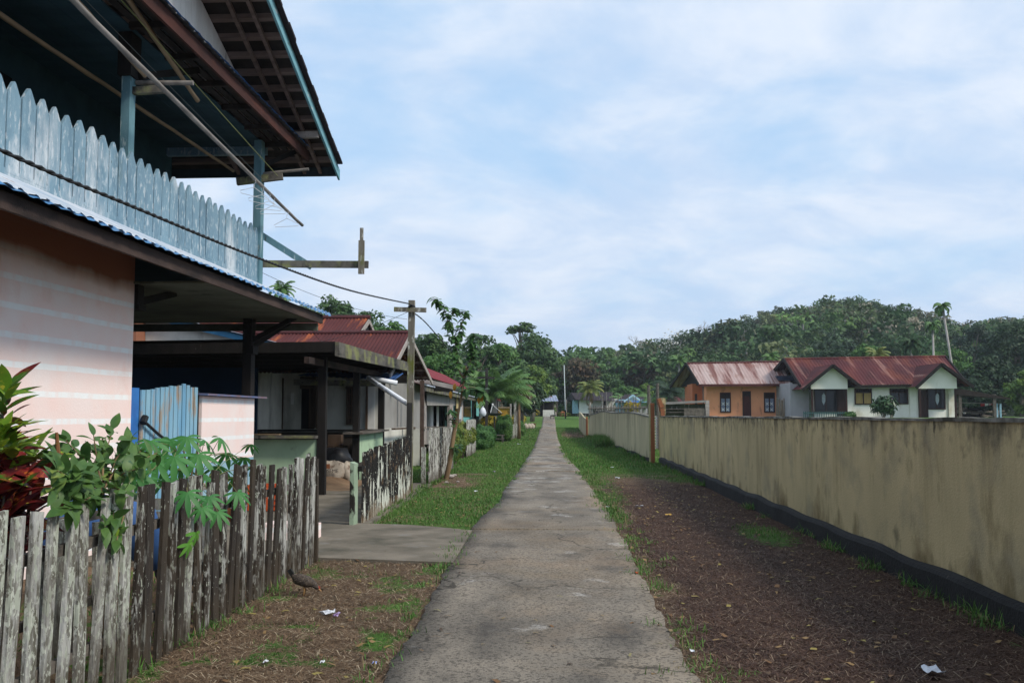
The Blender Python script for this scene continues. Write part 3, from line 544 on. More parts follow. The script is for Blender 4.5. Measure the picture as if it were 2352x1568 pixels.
# ---------------------------------------------------------------- picket fences along the path
def fence(label, x0, y0, x1, y1, sp, wd, th, h, mats, rails=(.28, .88), tilt=.02, rnd=.03, gaps=(), ribbed=False, lb_=0.):
    t = thing('picket_fence', (x0, y0, 0), label, 'fence'); L = math.hypot(x1-x0, y1-y0); ux, uy = (x1-x0)/L, (y1-y0)/L; nx, ny = uy, -ux
    n = int(L/sp); k = 0; wdf = wd if callable(wd) else (lambda s: wd)
    for i in range(n):
        if i in gaps: continue
        s = i*sp+random.uniform(-.02, .02); w2 = wdf(s)*random.uniform(.82, 1.15); hh = (h(s) if callable(h) else h)+random.uniform(-rnd, rnd)
        lean = random.uniform(-tilt, tilt)+lb_; ln2 = random.uniform(-tilt, tilt)*.6; z0 = -.03; m = mats(s)
        def q(a, o, z): return (x0+ux*(s+a+lean*z)+nx*(o+ln2*z), y0+uy*(s+a+lean*z)+ny*(o+ln2*z), z+float(HT(x0+ux*s, y0+uy*s)))
        c1, c2 = random.uniform(0, .03), random.uniform(0, .03); mb = MB()
        if ribbed:
            A = [(w2*u, th*sin(pi*u)) for u in (0, .15, .35, .5, .65, .85, 1)]; P = [q(a, o, z0) for a, o in A]+[q(a, o, hh) for a, o in A]; r = len(A)
            mb.add(P, [(j, j+1, r+j+1, r+j) for j in range(r-1)]+[tuple(range(r))[::-1], tuple(range(r, 2*r)), (r-1, 0, r, 2*r-1)])
        else:
            # a board with slightly worn, wavy edges
            zs = [z0, hh*.33, hh*.66, hh]; e = [random.uniform(-.006, .006) for _ in range(8)]
            P = []
            for j, z in enumerate(zs):
                zt = (0, 0) if j < 3 else (c1, c2)
                P += [q(e[j], 0, z-zt[0]), q(w2+e[4+j], 0, z-zt[1]), q(w2+e[4+j], th, z-zt[1]), q(e[j], th, z-zt[0])]
            Fc = [(3, 2, 1, 0), (12, 13, 14, 15)]
            for j in range(3):
                b = 4*j; Fc += [(b, b+1, b+5, b+4), (b+1, b+2, b+6, b+5), (b+2, b+3, b+7, b+6), (b+3, b, b+4, b+7)]
            mb.add(P, Fc)
        mb.build('picket', m, t); k += 1
    for z in rails:
        zz = HT(x0, y0), HT(x1, y1)
        MB().beam((x0+nx*-.022, y0+ny*-.022, z+zz[0]), (x1+nx*-.022, y1+ny*-.022, z+zz[1]), .035, .06).build('rail', rail, t)
    return t
ch = random.choice
f1 = fence('long weathered picket fence of separate grey and blackened boards, nearest on the left', -2.6, 3.6, -2.585, 10.93, .183, lambda s: .095 if s < 2.2 else .112, .024, lambda s: 1.165+.03*sin(s*3), lambda s: pickA if s < 2.4 else (ch([pickC, pickB, pickE]) if s > 6.0 else ch([pickB, pickB, pickC, pickC, pickA])), rnd=.04, tilt=.04, lb_=.035)
MB().beam((-2.59, 10.96, 0), (-2.6, 10.96, 1.12), .1, .08, (0, 1, 0)).build('fence_post', pickB, f1)
f2 = fence('closed fence of black ribbed boards with white-painted foot before the nearest utility pole', -2.74, 14.55, -2.78, 19.85, .142, .138, .04, lambda s: 1.06+.028*s, lambda s: pickD, rnd=.02, tilt=.008, ribbed=True)
MB().prism([(-2.86, 14.28, 0), (-2.80, 14.28, 0), (-2.80, 14.28, .9), (-2.86, 14.28, .93)], (.02, .2, 0)).build('end_board', M('mint_peeling_board', (.30, .38, .28), (.22, .3, .2), 3, layers=[((.02, .018, .015), 5, (1, 1, .5), .50, .56)], rough=.9), f2)
MB().beam((-2.75, 14.45, .82), (-2.75, 14.7, .84), .06, .07).build('latch_block', dwood, f2)
fence('short fence of peeling white ribbed boards behind the young tree', -2.76, 22.8, -2.82, 29.0, .155, .15, .04, lambda s: 1.30-.008*s, lambda s: pickC if 1.9 < s < 3.2 else pickE, rnd=.015, tilt=.008, ribbed=True)
tag(MB().beam((-2.84, 22.5, 0), (-2.84, 22.5, .88), .1, .08, (0, 1, 0)).build('fence_stake', pickA, None, (-2.84, 22.5, 0)), 'short pale stake at the near end of the peeling white fence', 'stake')
fence('narrow grey ribbed fence piece between the hedge and the leafy bush', -3.13, 37.6, -3.18, 42.6, .25, .24, .05, 1.42, lambda s: pickE, rnd=.02, tilt=.008, ribbed=True)
tag(MB().beam((-3.2, 36.6, 0), (-3.2, 36.6, .98), .12, .09, (0, 1, 0)).build('fence_stake', pickB, None, (-3.2, 36.6, 0)), 'dark short stake in front of the narrow grey fence piece', 'stake')
fence('far pale picket fence with a pole standing in it, left of the path', -2.62, 60.5, -2.2, 78, .34, .30, .04, .98, lambda s: pickA, rnd=.04, tilt=.02)
fence('farthest tall grey board fence beside the white sacks', -3.0, 84, -2.75, 96, .42, .36, .05, 1.9, lambda s: rail, rnd=.15, tilt=.02)
# inner junk behind the first fence
fence('row of broken pale planks behind the first picket fence', -3.35, 4.4, -3.25, 7.4, .3, .15, .03, .88, lambda s: pickA, tilt=.06, rnd=.12)
# ---------------------------------------------------------------- utility poles
def upole(x, y, top, wd, mat, arm, az, label, lowmat=None, lean=0.):
    z0 = float(HT(x, y)); t = thing('utility_pole', (x, y, z0), label, 'pole', 'utility poles along the left side of the path')
    mb = MB(); p = Vector((x, y, z0-.1)); q = Vector((x+lean, y, top)); mb.beam(p, q, wd, wd, (0, 1, 0)); mb.build('post', mat, t)
    if arm: MB().beam((x+lean-arm/2-.02, y-wd/2-.03, az), (x+lean+arm/2-.02, y-wd/2-.03, az-.02), .05, wd*.75).build('cross_arm', mat, t)
    return t
pt = upole(-2.84, 20.2, 3.94, .125, polew, .66, 3.75, 'lichen spotted wooden utility pole with a cross arm, nearest the camera', lean=.03)
MB().beam((-2.845, 20.13, 0), (-2.83, 20.13, 1.85), .11, .05, (0, 1, 0)).build('splint', poled, pt)
MB().tube([(-2.86, 20.11, 3.78), (-2.80, 20.08, 3.83), (-2.75, 20.11, 3.80), (-2.78, 20.2, 3.75)], .03, 6).build('insulator', blkpipe, pt)
upole(-3.28, 52, 4.05, .14, poled, .9, 3.55, 'slender blackish utility pole with a white bag hung on it')
upole(-2.38, 69, 3.35, .16, pickA, 1.1, 3.05, 'pale whitish utility pole standing in the far picket fence')
def sack(name, c, r, h, mat, label, cat, group=None, tie=True):
    prof = [(r*.7, 0), (r, h*.15), (r*1.08, h*.35), (r*.9, h*.6), (r*.45, h*.82), (r*.12, h*.9), (r*.3, h)]
    mb = MB().lathe(c, prof, 12); mb.v = [(x+random.uniform(-.06, .06)*r, y+random.uniform(-.06, .06)*r, z) for x, y, z in mb.v]
    return single(name, mb, mat, label, cat, c, group, True)
sack('plastic_bag', (-3.46, 51.8, 1.55), .17, .52, M('white_bag', (.66, .68, .72), (.5, .55, .62), 4, rough=.5), 'full white plastic bag hanging from the blackish utility pole', 'bag')
for i, x in enumerate((-2.62, -2.3, -1.98, -1.7)):
    sack('white_sack', (x, 97+.3*i, float(HT(x, 97))), .26, .62, sackm, ('leftmost of the white sacks in the row by the far fence', 'second white sack from the left in the row by the far fence', 'third white sack from the left in the row by the far fence', 'rightmost white sack of the row, nearest the path')[i], 'sack', 'white sacks beside the far board fence')
# ---------------------------------------------------------------- open shelter with mint walls (neighbour's stall)
sh = thing('open_shelter', (-5, 22, 0), 'dark flat-roofed open shelter with mint green low walls', 'shelter')
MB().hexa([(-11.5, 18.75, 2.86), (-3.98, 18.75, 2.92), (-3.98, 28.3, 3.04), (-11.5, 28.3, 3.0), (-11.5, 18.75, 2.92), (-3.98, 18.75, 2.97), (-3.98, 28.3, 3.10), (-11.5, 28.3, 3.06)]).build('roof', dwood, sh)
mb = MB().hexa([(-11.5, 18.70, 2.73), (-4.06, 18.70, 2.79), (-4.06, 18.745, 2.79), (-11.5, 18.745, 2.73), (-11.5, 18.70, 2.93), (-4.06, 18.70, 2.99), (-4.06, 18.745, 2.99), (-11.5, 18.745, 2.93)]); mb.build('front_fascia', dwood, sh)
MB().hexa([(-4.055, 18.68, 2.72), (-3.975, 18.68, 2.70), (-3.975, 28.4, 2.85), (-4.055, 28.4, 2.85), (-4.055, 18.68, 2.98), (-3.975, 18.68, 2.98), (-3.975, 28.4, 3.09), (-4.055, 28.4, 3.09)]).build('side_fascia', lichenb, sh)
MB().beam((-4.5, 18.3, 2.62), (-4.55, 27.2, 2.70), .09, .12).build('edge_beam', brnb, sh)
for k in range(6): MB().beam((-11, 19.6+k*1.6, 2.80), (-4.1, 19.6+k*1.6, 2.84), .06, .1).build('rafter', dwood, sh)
for x, y, w2 in ((-4.5, 19.65, .16), (-4.62, 23.75, .15), (-4.62, 27.3, .16), (-4.9, 29.6, .12)): MB().box(x-w2/2, x+w2/2, y-w2/2, y+w2/2, -.05, 2.74).build('post', dwood, sh)
g1 = MB().box(-9, -4.6, 19.6, 19.72, -.05, 1.12); g1.build('low_wall', mint, sh)
MB().box(-9, -4.56, 19.36, 19.8, 1.145, 1.20).build('shelf', lichenb, sh)
MB().box(-4.68, -4.56, 23.85, 27.3, -.05, 1.14).build('low_wall', mint, sh)
MB().hexa([(-4.85, 23.3, 1.15), (-4.38, 23.3, 1.15), (-4.38, 27.2, 1.17), (-4.85, 27.2, 1.17), (-4.85, 23.3, 1.19), (-4.38, 23.3, 1.19), (-4.38, 27.2, 1.22), (-4.85, 27.2, 1.22)]).build('shelf', rail, sh)
MB().box(-4.70, -4.60, 27.4, 32, -.05, 1.22).build('white_low_wall', plast, sh)
MB().box(-9, -4.75, 26.2, 26.3, -.05, 1.16).build('rear_low_wall', M('soiled_brown_wall', (.07, .055, .045), (.04, .034, .03), 2, rough=.95, bump=.5), sh)
MB().box(-9, -4.7, 26.1, 26.5, 1.17, 1.22).build('shelf', dwood, sh)
MB().box(-11.4, -6.9, 23.3, 23.4, 0, 2.72).build('side_wall', navy, sh)
MB().box(-6.0, -5.3, 19.45, 19.6, 1.21, 1.235).build('loose_board', bamboo, sh)
# sand, sacks, bucket
mb = MB(); q = []
for i in range(9):
    for j in range(9):
        x = -5.9+i*.22; y = 20.6+j*.40; r2 = ((x+5.0)/.8)**2+((y-22.4)/1.3)**2; mb.v.append((x, y, .02+.26*math.exp(-r2*1.5)+random.uniform(0, .02)))
for i in range(8):
    for j in range(8): mb.f.append((i*9+j, (i+1)*9+j, (i+1)*9+j+1, i*9+j+1))
tag(mb.build('sand', soil, None, (-5.0, 22.4, 0), True), kind='stuff')
def lump(name, c, sx_, sy_, sz_, mat, label, cat, seed=0, group=None, parent=None):
    import random as rr; r = rr.Random(seed); mb = MB(); n, m = 14, 9
    for i in range(m+1):
        th = pi*i/m
        for k in range(n):
            ph = 2*pi*k/n; f = 1+.22*sin(3*ph+seed)*sin(2*th)+r.uniform(-.09, .09)
            x, y, z = sin(th)*cos(ph)*f, sin(th)*sin(ph)*f, cos(th)*f*(1.0 if cos(th) > 0 else .8)
            mb.v.append((c[0]+x*sx_, c[1]+y*sy_, c[2]+sz_*.8+z*sz_))
    for i in range(m):
        for k in range(n): mb.f.append((i*n+k, i*n+(k+1) % n, (i+1)*n+(k+1) % n, (i+1)*n+k))
    if parent is not None: return mb.build(name, mat, parent, None, True)
    return single(name, mb, mat, label, cat, c, group, True)
sk = lump('cement_sack', (-4.86, 22.3, .06), .37, .20, .28, sackm, 'cream woven cement sack with dark letters SEME, slumped on the sand under the shelter', 'sack', 3)
lump('cement_sack', (-4.50, 22.35, .04), .19, .18, .28, sackm, 'crumpled cream sack bundle to the right of the lettered cement sack', 'sack', 8)
cu = bpy.data.curves.new('sack_letters', 'FONT'); cu.body = 'SEME'; cu.size = .115; cu.extrude = .003; cu.align_x = 'CENTER'
tmpo = bpy.data.objects.new('t', cu); C.objects.link(tmpo); dg = bpy.context.evaluated_depsgraph_get(); me = bpy.data.meshes.new_from_object(tmpo.evaluated_get(dg)); bpy.data.objects.remove(tmpo)
me.materials.clear(); me.materials.append(blkpipe); me.transform(__import__('mathutils').Matrix.Translation((.06, -.262, .27)) @ __import__('mathutils').Matrix.Rotation(pi/2-.15, 4, 'X'))
lo = bpy.data.objects.new('sack_letters', me); C.objects.link(lo); lo.parent = sk
sb_ = MB().box(-4.95, -4.87, 22.06, 22.08, .42, .52); sb_.build('red_mark', terra, sk)
tb = thing('plastic_tub', (-4.95, 23.1, 0), 'black plastic tub full of rubbish behind the cement sack', 'tub')
MB().lathe((-4.95, 23.1, 0), [(.35, 0), (.45, .45), (.5, .5), (.44, .5), (.34, .05)], 16).build('tub_shell', blkpipe, tb, smooth=True); lump('tub_rubbish', (-4.95, 23.1, .3), .4, .38, .3, blkpipe, '', '', 5, parent=tb)
single('wooden_box', MB().box(-5.42, -5.10, 24.3, 24.6, .86, 1.12).box(-5.8, -5.0, 24.25, 24.65, .80, .855), woodn, 'small brown wooden box on a ledge above the black tub', 'box', (-5.2, 24.4, .8))
# crate and blue thing behind the first fence
cr = thing('plastic_crate', (-4.62, 16.4, .04), 'bright orange slatted plastic crate behind the first picket fence', 'crate')
mb = MB(); x0, x1, y0, y1 = -4.92, -4.42, 16.2, 16.6
for z in (.06, .15, .24, .33, .42): mb.box(x0, x1, y0-.012, y0+.012, z, z+.045).box(x0-.012, x0+.012, y0+.015, y1-.015, z, z+.045).box(x1-.012, x1+.012, y0+.015, y1-.015, z, z+.045).box(x0, x1, y1-.012, y1+.012, z, z+.045)
for x in np.linspace(x0+.02, x1-.02, 7): mb.box(x-.01, x+.01, y0-.016, y0-.0125, .05, .46)
mb.build('crate_side', orng, cr)
MB().box(x0+.02, x1-.02, y0+.02, y1-.02, .045, .06).build('crate_floor', orng, cr)
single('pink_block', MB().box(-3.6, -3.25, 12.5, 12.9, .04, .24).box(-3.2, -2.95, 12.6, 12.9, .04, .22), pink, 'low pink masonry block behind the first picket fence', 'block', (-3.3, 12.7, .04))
dr = thing('handcart', (-3.6, 8.6, 0), 'blue plastic and pale plank handcart tipped behind the first picket fence', 'cart')
mb = MB(); mb.tube([(-4.25, 8.35, .50), (-3.95, 8.5, .72), (-3.62, 8.7, .62), (-3.45, 8.8, .28)], [.20, .25, .23, .12], 14); mb.build('blue_bin', drumb, dr, smooth=True)
c = MB()
for k in range(5): c.box(-3.9+k*.01, -2.95, 9.0, 9.03, .28+k*.115, .385+k*.115)
c.build('plank_side', pickA, dr)
MB().beam((-3.95, 8.98, .98), (-2.9, 9.0, .95), .05, .06).build('top_board', M('cream_board', (.55, .5, .42), (.4, .36, .3), 4), dr)
MB().beam((-3.1, 9.1, .95), (-2.9, 9.3, .55), .08, .05).build('red_brace', terra, dr)
mb = MB().tube([(-3.4, 9.1, .22), (-3.4, 9.18, .22)], .22, 16); mb.build('wheel', blkpipe, dr)
# ---------------------------------------------------------------- white building with blue fascia behind the shelter
wb = thing('white_outbuilding', (-10, 26, 0), 'stained white wall with a sloping blue roof edge, seen above the dark shelter roof', 'building')
MB().prism([(-12.5, 25, 0), (-7.72, 25, 0), (-7.72, 25, 3.45), (-9.4, 25, 3.87), (-12.5, 25, 4.6)], (0, 4, 0)).build('wall', plast, wb)
MB().prism([(-12.5, 24.8, 4.62), (-6.9, 24.8, 3.25), (-6.9, 24.8, 3.40), (-12.5, 24.8, 4.76)], (0, .05, 0)).build('blue_fascia', M('sky_blue_board', (.07, .25, .42), (.05, .18, .33), 4), wb)
roofsheet('roof', ironr, wb, (-6.85, 24.7, 3.42), (-6.85, 29.5, 3.42), (-12.5, 29.5, 4.78), (-12.5, 24.7, 4.78), .12, .012)
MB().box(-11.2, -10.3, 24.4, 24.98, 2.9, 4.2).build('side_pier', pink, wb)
# ---------------------------------------------------------------- house with rusty red corrugated roof
ha = thing('red_roofed_house', (-8, 31, 0), 'low plastered house with a two-level rusty red corrugated roof', 'house')
roofsheet('porch_roof', rustR, ha, (-13, 26.1, 2.72), (-4.2, 26.1, 2.72), (-4.2, 29.8, 4.06), (-13, 29.8, 4.06), .11, .018, 4)
roofsheet('porch_roof', rustR, ha, (-13, 35.6, 2.85), (-4.2, 35.6, 2.85), (-4.2, 29.8, 4.06), (-13, 29.8, 4.06), .11, .018, 3)
roofsheet('upper_roof', rustR, ha, (-14, 28.0, 3.25), (-5.85, 28.0, 3.25), (-5.85, 32, 4.74), (-14, 32, 4.74), .11, .018, 4)
roofsheet('upper_roof', rustR, ha, (-14, 36.5, 3.3), (-5.85, 36.5, 3.3), (-5.85, 32, 4.74), (-14, 32, 4.74), .11, .018, 3)
mb = MB().tube([(-13, 29.8, 4.08), (-4.15, 29.8, 4.08)], .07, 8).tube([(-14, 32, 4.76), (-5.8, 32, 4.76)], .08, 8); mb.build('ridge_cap', M('dark_red_cap', (.085, .022, .022), (.05, .016, .016), 3, rough=.6), ha)
mb = MB().beam((-4.19, 26.05, 2.62), (-4.19, 29.8, 3.97), .04, .14).beam((-4.19, 35.6, 2.74), (-4.19, 29.8, 3.97), .04, .14).beam((-5.84, 28, 3.14), (-5.84, 32, 4.64), .04, .14).beam((-5.84, 36.5, 3.2), (-5.84, 32, 4.64), .04, .14); mb.build('bargeboard', gbeam, ha)
for k in range(5):
    y = 30.6+k*1.0; MB().beam((-9, y, 4.0-.208*(y-29.8)-.1), (-4.22, y, 4.0-.208*(y-29.8)-.1), .05, .07).build('purlin', batt, ha)
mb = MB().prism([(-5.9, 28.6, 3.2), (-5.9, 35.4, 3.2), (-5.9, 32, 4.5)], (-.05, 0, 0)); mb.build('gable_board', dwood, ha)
MB().box(-9.5, -4.25, 29.6, 29.72, 2.55, 2.78).build('tie_beam', dwood, ha)
MB().box(-5.4, -5.3, 29.8, 35, 2.6, 3.3).build('gable_board', greyp, ha)
fr = MB().box(-13, -4.9, 28.6, 28.72, 0, 2.95); fw = fr.build('wall', plast, ha)
MB().box(-4.9, -4.78, 28.72, 37.2, 0, 2.75).build('side_wall', greyp, ha)
def rectY(x0, y0, x1, y1, Y, dy=.03):
    a = YP(x0, y1, Y); b = YP(x1, y0, Y); return (a[0], b[0], Y-dy, Y, a[2], b[2])
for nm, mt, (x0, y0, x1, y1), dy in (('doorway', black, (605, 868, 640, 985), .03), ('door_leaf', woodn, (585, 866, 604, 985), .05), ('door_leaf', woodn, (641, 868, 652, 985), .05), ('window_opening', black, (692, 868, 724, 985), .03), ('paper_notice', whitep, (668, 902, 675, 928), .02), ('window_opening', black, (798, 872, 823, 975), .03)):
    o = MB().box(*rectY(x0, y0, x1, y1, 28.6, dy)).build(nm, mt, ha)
def grille(x0, y0, x1, y1, Y, nv, nh, mat, par, r=.02, nm='window_grille', fr=.035):
    a = YP(x0, y1, Y); b = YP(x1, y0, Y); mb = MB()
    for i in range(nv): x = a[0]+(b[0]-a[0])*(i+.5)/nv; mb.box(x-r, x+r, Y-.06, Y-.04, a[2], b[2])
    for i in range(nh): z = a[2]+(b[2]-a[2])*(i+.5)/nh; mb.box(a[0], b[0], Y-.085, Y-.065, z-r, z+r)
    if fr: mb.box(a[0]-fr, a[0], Y-.09, Y-.0, a[2]-fr, b[2]+fr).box(b[0], b[0]+fr, Y-.09, Y-.0, a[2]-fr, b[2]+fr).box(a[0], b[0], Y-.09, Y-.0, b[2], b[2]+fr).box(a[0], b[0], Y-.09, Y-.0, a[2]-fr, a[2])
    return mb.build(nm, mat, par)
MB().box(*rectY(828, 868, 862, 985, 28.6, .02)).build('white_panel', whitep, ha); MB().box(*rectY(840, 850, 846, 985, 28.55, .06)).build('door_frame', woodn, ha)
grille(693, 868, 724, 890, 28.6, 1, 6, woodn, ha); grille(713, 892, 724, 980, 28.6, 4, 3, woodn, ha); grille(798, 873, 823, 890, 28.6, 1, 6, woodn, ha); grille(799, 892, 823, 972, 28.6, 4, 3, woodn, ha)
MB().box(*rectY(728, 850, 736, 985, 28.5, .12)).build('door_frame', woodn, ha)
for x in (-4.35, -4.05): MB().box(x-.06, x+.06, 31.0+(x+4.35)*2, 31.12+(x+4.35)*2, -.05, 2.7).build('porch_post', M('brown_post', (.10, .065, .05), (.06, .04, .032), 5), ha)
MB().box(-4.9, -4.1, 31.6, 31.75, 0, 1.18).build('porch_wall', plast, ha)
MB().beam((-4.3, 31.6, 1.2), (-4.3, 27.4, 1.22), .1, .05).build('porch_sill', woodn, ha)
roofsheet('lower_sheet', M('blue_painted_sheet', (.05, .13, .35), (.04, .10, .26), 3, rough=.5), ha, (-6.4, 25.0, 2.60), (-4.0, 25.6, 2.50), (-4.0, 27.2, 2.74), (-6.4, 27.2, 2.80), .15, .012)
MB().beam((-6.6, 25.5, 2.45), (-4.3, 26.0, 2.42), .05, .15).build('sheet_beam', lichenb, ha)
MB().tube([YP(845, 867, 25), YP(912, 879.5, 25)], .062, 12).build('gutter_pipe', pvc, ha, smooth=True)
mb = MB().tube([YP(846, 868, 24.0), YP(934, 926, 20.35)], .052, 12)
a, b = Vector(YP(846, 868, 24.0)), Vector(YP(934, 926, 20.35))
for u in (.0, .32, .5): v = a.lerp(b, u); mb.tube([v, v+(b-a).normalized()*.03], .058, 12)
mb.build('downpipe', pvc, ha, smooth=True)
# ---------------------------------------------------------------- grey porch house with turquoise rooms
hb = thing('grey_porch_house', (-5.5, 42, 0), 'grey boarded house with an open porch and turquoise wall panels, raised off the ground', 'house')
Y = 38.
def polyY(pts, Y, dy, name, mat, par): return MB().prism([YP(x, y, Y) for x, y in pts], (0, dy, 0)).build(name, mat, par)
def polyX(pts, X, dx, name, mat, par): return MB().prism([XP(x, y, X) for x, y in pts], (dx, 0, 0)).build(name, mat, par)
polyY([(870, 1020), (972, 1020), (972, 985), (870, 985)], Y, .1, 'base_wall', greyp, hb)
polyY([(870, 985), (930, 985), (930, 900), (972, 900), (975, 882), (960, 878), (870, 897)], Y, .1, 'front_wall', greyp, hb)
polyY([(930, 985), (978, 985), (978, 979), (920, 979)], Y-.1, .3, 'window_sill', gbeam, hb)
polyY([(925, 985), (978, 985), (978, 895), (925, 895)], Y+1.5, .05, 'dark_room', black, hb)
polyY([(959, 980), (963, 980), (963, 902), (959, 902)], Y+1.2, .05, 'inner_frame', whitep, hb)
polyY([(966, 980), (971, 980), (968, 915), (964, 915)], Y+1.0, .05, 'inner_door', terra, hb)
mb = MB().beam(YP(862, 893, 37.6), YP(965, 872.5, 37.6), .06, .16).beam(YP(965, 872.5, 37.6), YP(1046, 890, 37.6), .06, .16); mb.build('gable_fascia', gbeam, hb)
polyY([(880, 893), (965, 876), (1040, 892), (1040, 900)], 38.3, .05, 'gable_shadow_board', dwood, hb)
XB = -4.78
polyX([(972, 890), (1072, 906), (1060, 931), (978, 931)], XB, -.08, 'upper_board', greyp, hb)
polyX([(972, 1020), (980, 1020), (980, 884), (972, 884)], XB, -.12, 'corner_post', gbeam, hb)
polyX([(980, 984), (1040, 983), (1040, 979), (980, 979)], XB+.03, -.12, 'porch_rail', rail, hb)
polyX([(981, 1020), (1005, 1018), (1005, 985), (981, 985)], XB-.02, -.08, 'porch_panel', greyp, hb)
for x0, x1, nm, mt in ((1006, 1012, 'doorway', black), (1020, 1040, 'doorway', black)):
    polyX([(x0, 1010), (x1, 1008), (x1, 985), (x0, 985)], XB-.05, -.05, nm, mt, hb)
for x0, x1 in ((1033, 1041), (1059, 1064), (1089, 1094), (1104, 1107)): polyX([(x0, 990), (x1, 990), (x1, 905), (x0, 905)], XB+.02, -.12, 'porch_post', gbeam, hb)
XI = -5.9
polyX([(975, 985), (1004, 985), (1004, 920), (975, 920)], XI, -.08, 'inner_wall', whitep, hb)
polyX([(1000, 985), (1018, 985), (1018, 920), (1000, 920)], XI+.1, -.05, 'doorway', black, hb)
polyX([(1004.5, 985), (1008, 985), (1008, 925), (1004.5, 925)], XI+.2, -.05, 'inner_frame', whitep, hb)
polyX([(1017, 985), (1026, 985), (1026, 920), (1017, 920)], XI, -.08, 'inner_wall', whitep, hb)
polyX([(1025, 985), (1112, 978), (1112, 915), (1025, 920)], XI+.3, -.08, 'turquoise_wall', turq, hb)
for x0, x1, y0, y1 in ((1030, 1041, 925, 957), (1046, 1051, 925, 955), (1066, 1082, 915, 957), (1085, 1090, 915, 957)): polyX([(x0, y1), (x1, y1), (x1, y0), (x0, y0)], XI+.36, -.04, 'window', glass, hb)
polyX([(1064, 985), (1112, 980), (1112, 958), (1064, 958)], XB-.03, -.06, 'turquoise_panel', turq, hb)
polyX([(1088, 983), (1112, 980), (1112, 955), (1088, 955)], XB+.0, -.025, 'white_panel', whitep, hb)
polyX([(1064, 915), (1112, 920), (1112, 917), (1064, 911)], XB, -.06, 'turquoise_lintel', turq, hb)
mb = MB(); 
polyX([(1048.5, 938), (1053, 938), (1053, 911), (1048.5, 911)], XB+.06, -.02, 'poster', M('ochre_poster', (.45, .33, .12), (.5, .42, .25), 3), hb)
bn = polyX([(1055, 933), (1060, 933), (1060, 904), (1055, 902)], XB+.07, -.02, 'banner', M('navy_banner', (.02, .02, .06), (.03, .03, .05), 3), hb)
polyX([(1055.5, 962), (1060, 962), (1060, 934), (1055.5, 934)], XB+.07, -.02, 'banner', M('pale_banner', (.6, .64, .68), (.08, .1, .14), 18, (1, 1, 3), lo=.62, hi=.66), hb)
# lean-to roof along the path side
e0 = XP(973, 885, -4.45); e1 = XP(1118, 919.5, -4.45)
roofsheet('porch_roof', M('dull_red_sheet', (.15, .06, .05), (.09, .04, .035), 2, (1, 1, 1), [((.4, .4, .4), 3, (1, .3, 1), .6, .7)], .6), hb, (e0[0], e0[1], e0[2]), (e1[0], e1[1], e1[2]), (-6.6, e1[1], e1[2]+.62), (-6.6, e0[1], e0[2]+.62), .22, .02)
MB().beam((e0[0]+.02, e0[1]-.2, e0[2]+.03), (e1[0]+.02, e1[1], e1[2]+.03), .07, .05).build('drip_edge', M('pale_metal_edge', (.5, .55, .65), (.35, .4, .5), 3, rough=.4), hb)
MB().beam((e0[0]-.03, e0[1]-.2, e0[2]-.09), (e1[0]-.03, e1[1], e1[2]-.09), .05, .19).build('eave_board', lichenb, hb)
brr = M('bright_red_sheet', (.22, .036, .045), (.13, .028, .034), 2, (1, .4, .4), rough=.75, spec=.15)
roofsheet('red_roof', brr, hb, (-4.6, 39.5, 3.05), (-4.6, 60, 3.05), (-6.3, 60, 4.0), (-6.3, 39.5, 4.0), .25, .02); roofsheet('red_roof', brr, hb, (-8.5, 39.5, 3.0), (-8.5, 60, 3.0), (-6.3, 60, 4.0), (-6.3, 39.5, 4.0), .25, .02)
roofsheet('red_roof', brr, hb, (-5.3, 36.5, 3.12), (-5.3, 39.4, 3.12), (-7, 39.4, 3.7), (-7, 36.5, 3.7), .25, .02)
MB().box(-9, -6.7, 38.2, 60, .4, 3.2).build('rear_wall', greyp, hb)
MB().box(-7, -4.9, 38.1, 60, .42, .5).build('floor', rail, hb)
for x, y in ((-6.2, 38.12), (-4.85, 38.1), (-4.85, 43), (-4.85, 48), (-4.85, 54), (-6.2, 43)): MB().box(x-.07, x+.07, y-.07, y+.07, -.05, .45).build('stilt', gbeam, hb)
MB().box(-7, -4.95, 38.4, 38.5, -.02, .42).build('dark_underfloor', black, hb)
# smaller buildings behind
hs = thing('shingle_roof_house', (-8, 78, 0), 'house with a dark shingle roof behind the bright red roof', 'house')
p0, p1 = YP(975, 833, 78), YP(1085, 835, 78); q0, q1 = YP(975, 878, 74), YP(1085, 878, 74)
MB().prism([q0, q1, p1, p0], (0, .03, .08)).build('roof', shing, hs); MB().box(q0[0], q1[0]-.4, 74.6, 82, 0, q0[2]+.2).build('wall', greyp, hs)
ht = thing('turquoise_gable_house', (-5, 64, 0), 'small red-roofed house with pale turquoise gable boards behind the dark utility pole', 'house')
gp0 = YP(1119, 881, 62); gl = YP(1103, 917, 62); gr = YP(1136, 917, 62)
roofsheet('roof', brr, ht, (gl[0]-.2, 62, gl[2]), (gl[0]-.2, 70, gl[2]), (gp0[0], 70, gp0[2]), (gp0[0], 62, gp0[2]), .25, .02); roofsheet('roof', brr, ht, (gr[0], 62, gr[2]), (gr[0], 70, gr[2]), (gp0[0], 70, gp0[2]), (gp0[0], 62, gp0[2]), .25, .02)
mb = MB().beam((gp0[0], 61.95, gp0[2]), (gr[0]+.03, 61.95, gr[2]-.04), .06, .12).beam((gp0[0], 61.95, gp0[2]), (gl[0], 61.95, gl[2]), .06, .12); mb.build('bargeboard', M('pale_turquoise_board', (.4, .62, .60), (.3, .5, .5)), ht)
MB().prism([(gl[0]+.1, 62.3, 0), (gr[0]-.1, 62.3, 0), (gr[0]-.1, 62.3, gr[2]), (gp0[0], 62.3, gp0[2]-.1), (gl[0]+.1, 62.3, gl[2])], (0, 6, 0)).build('wall', dwood, ht)
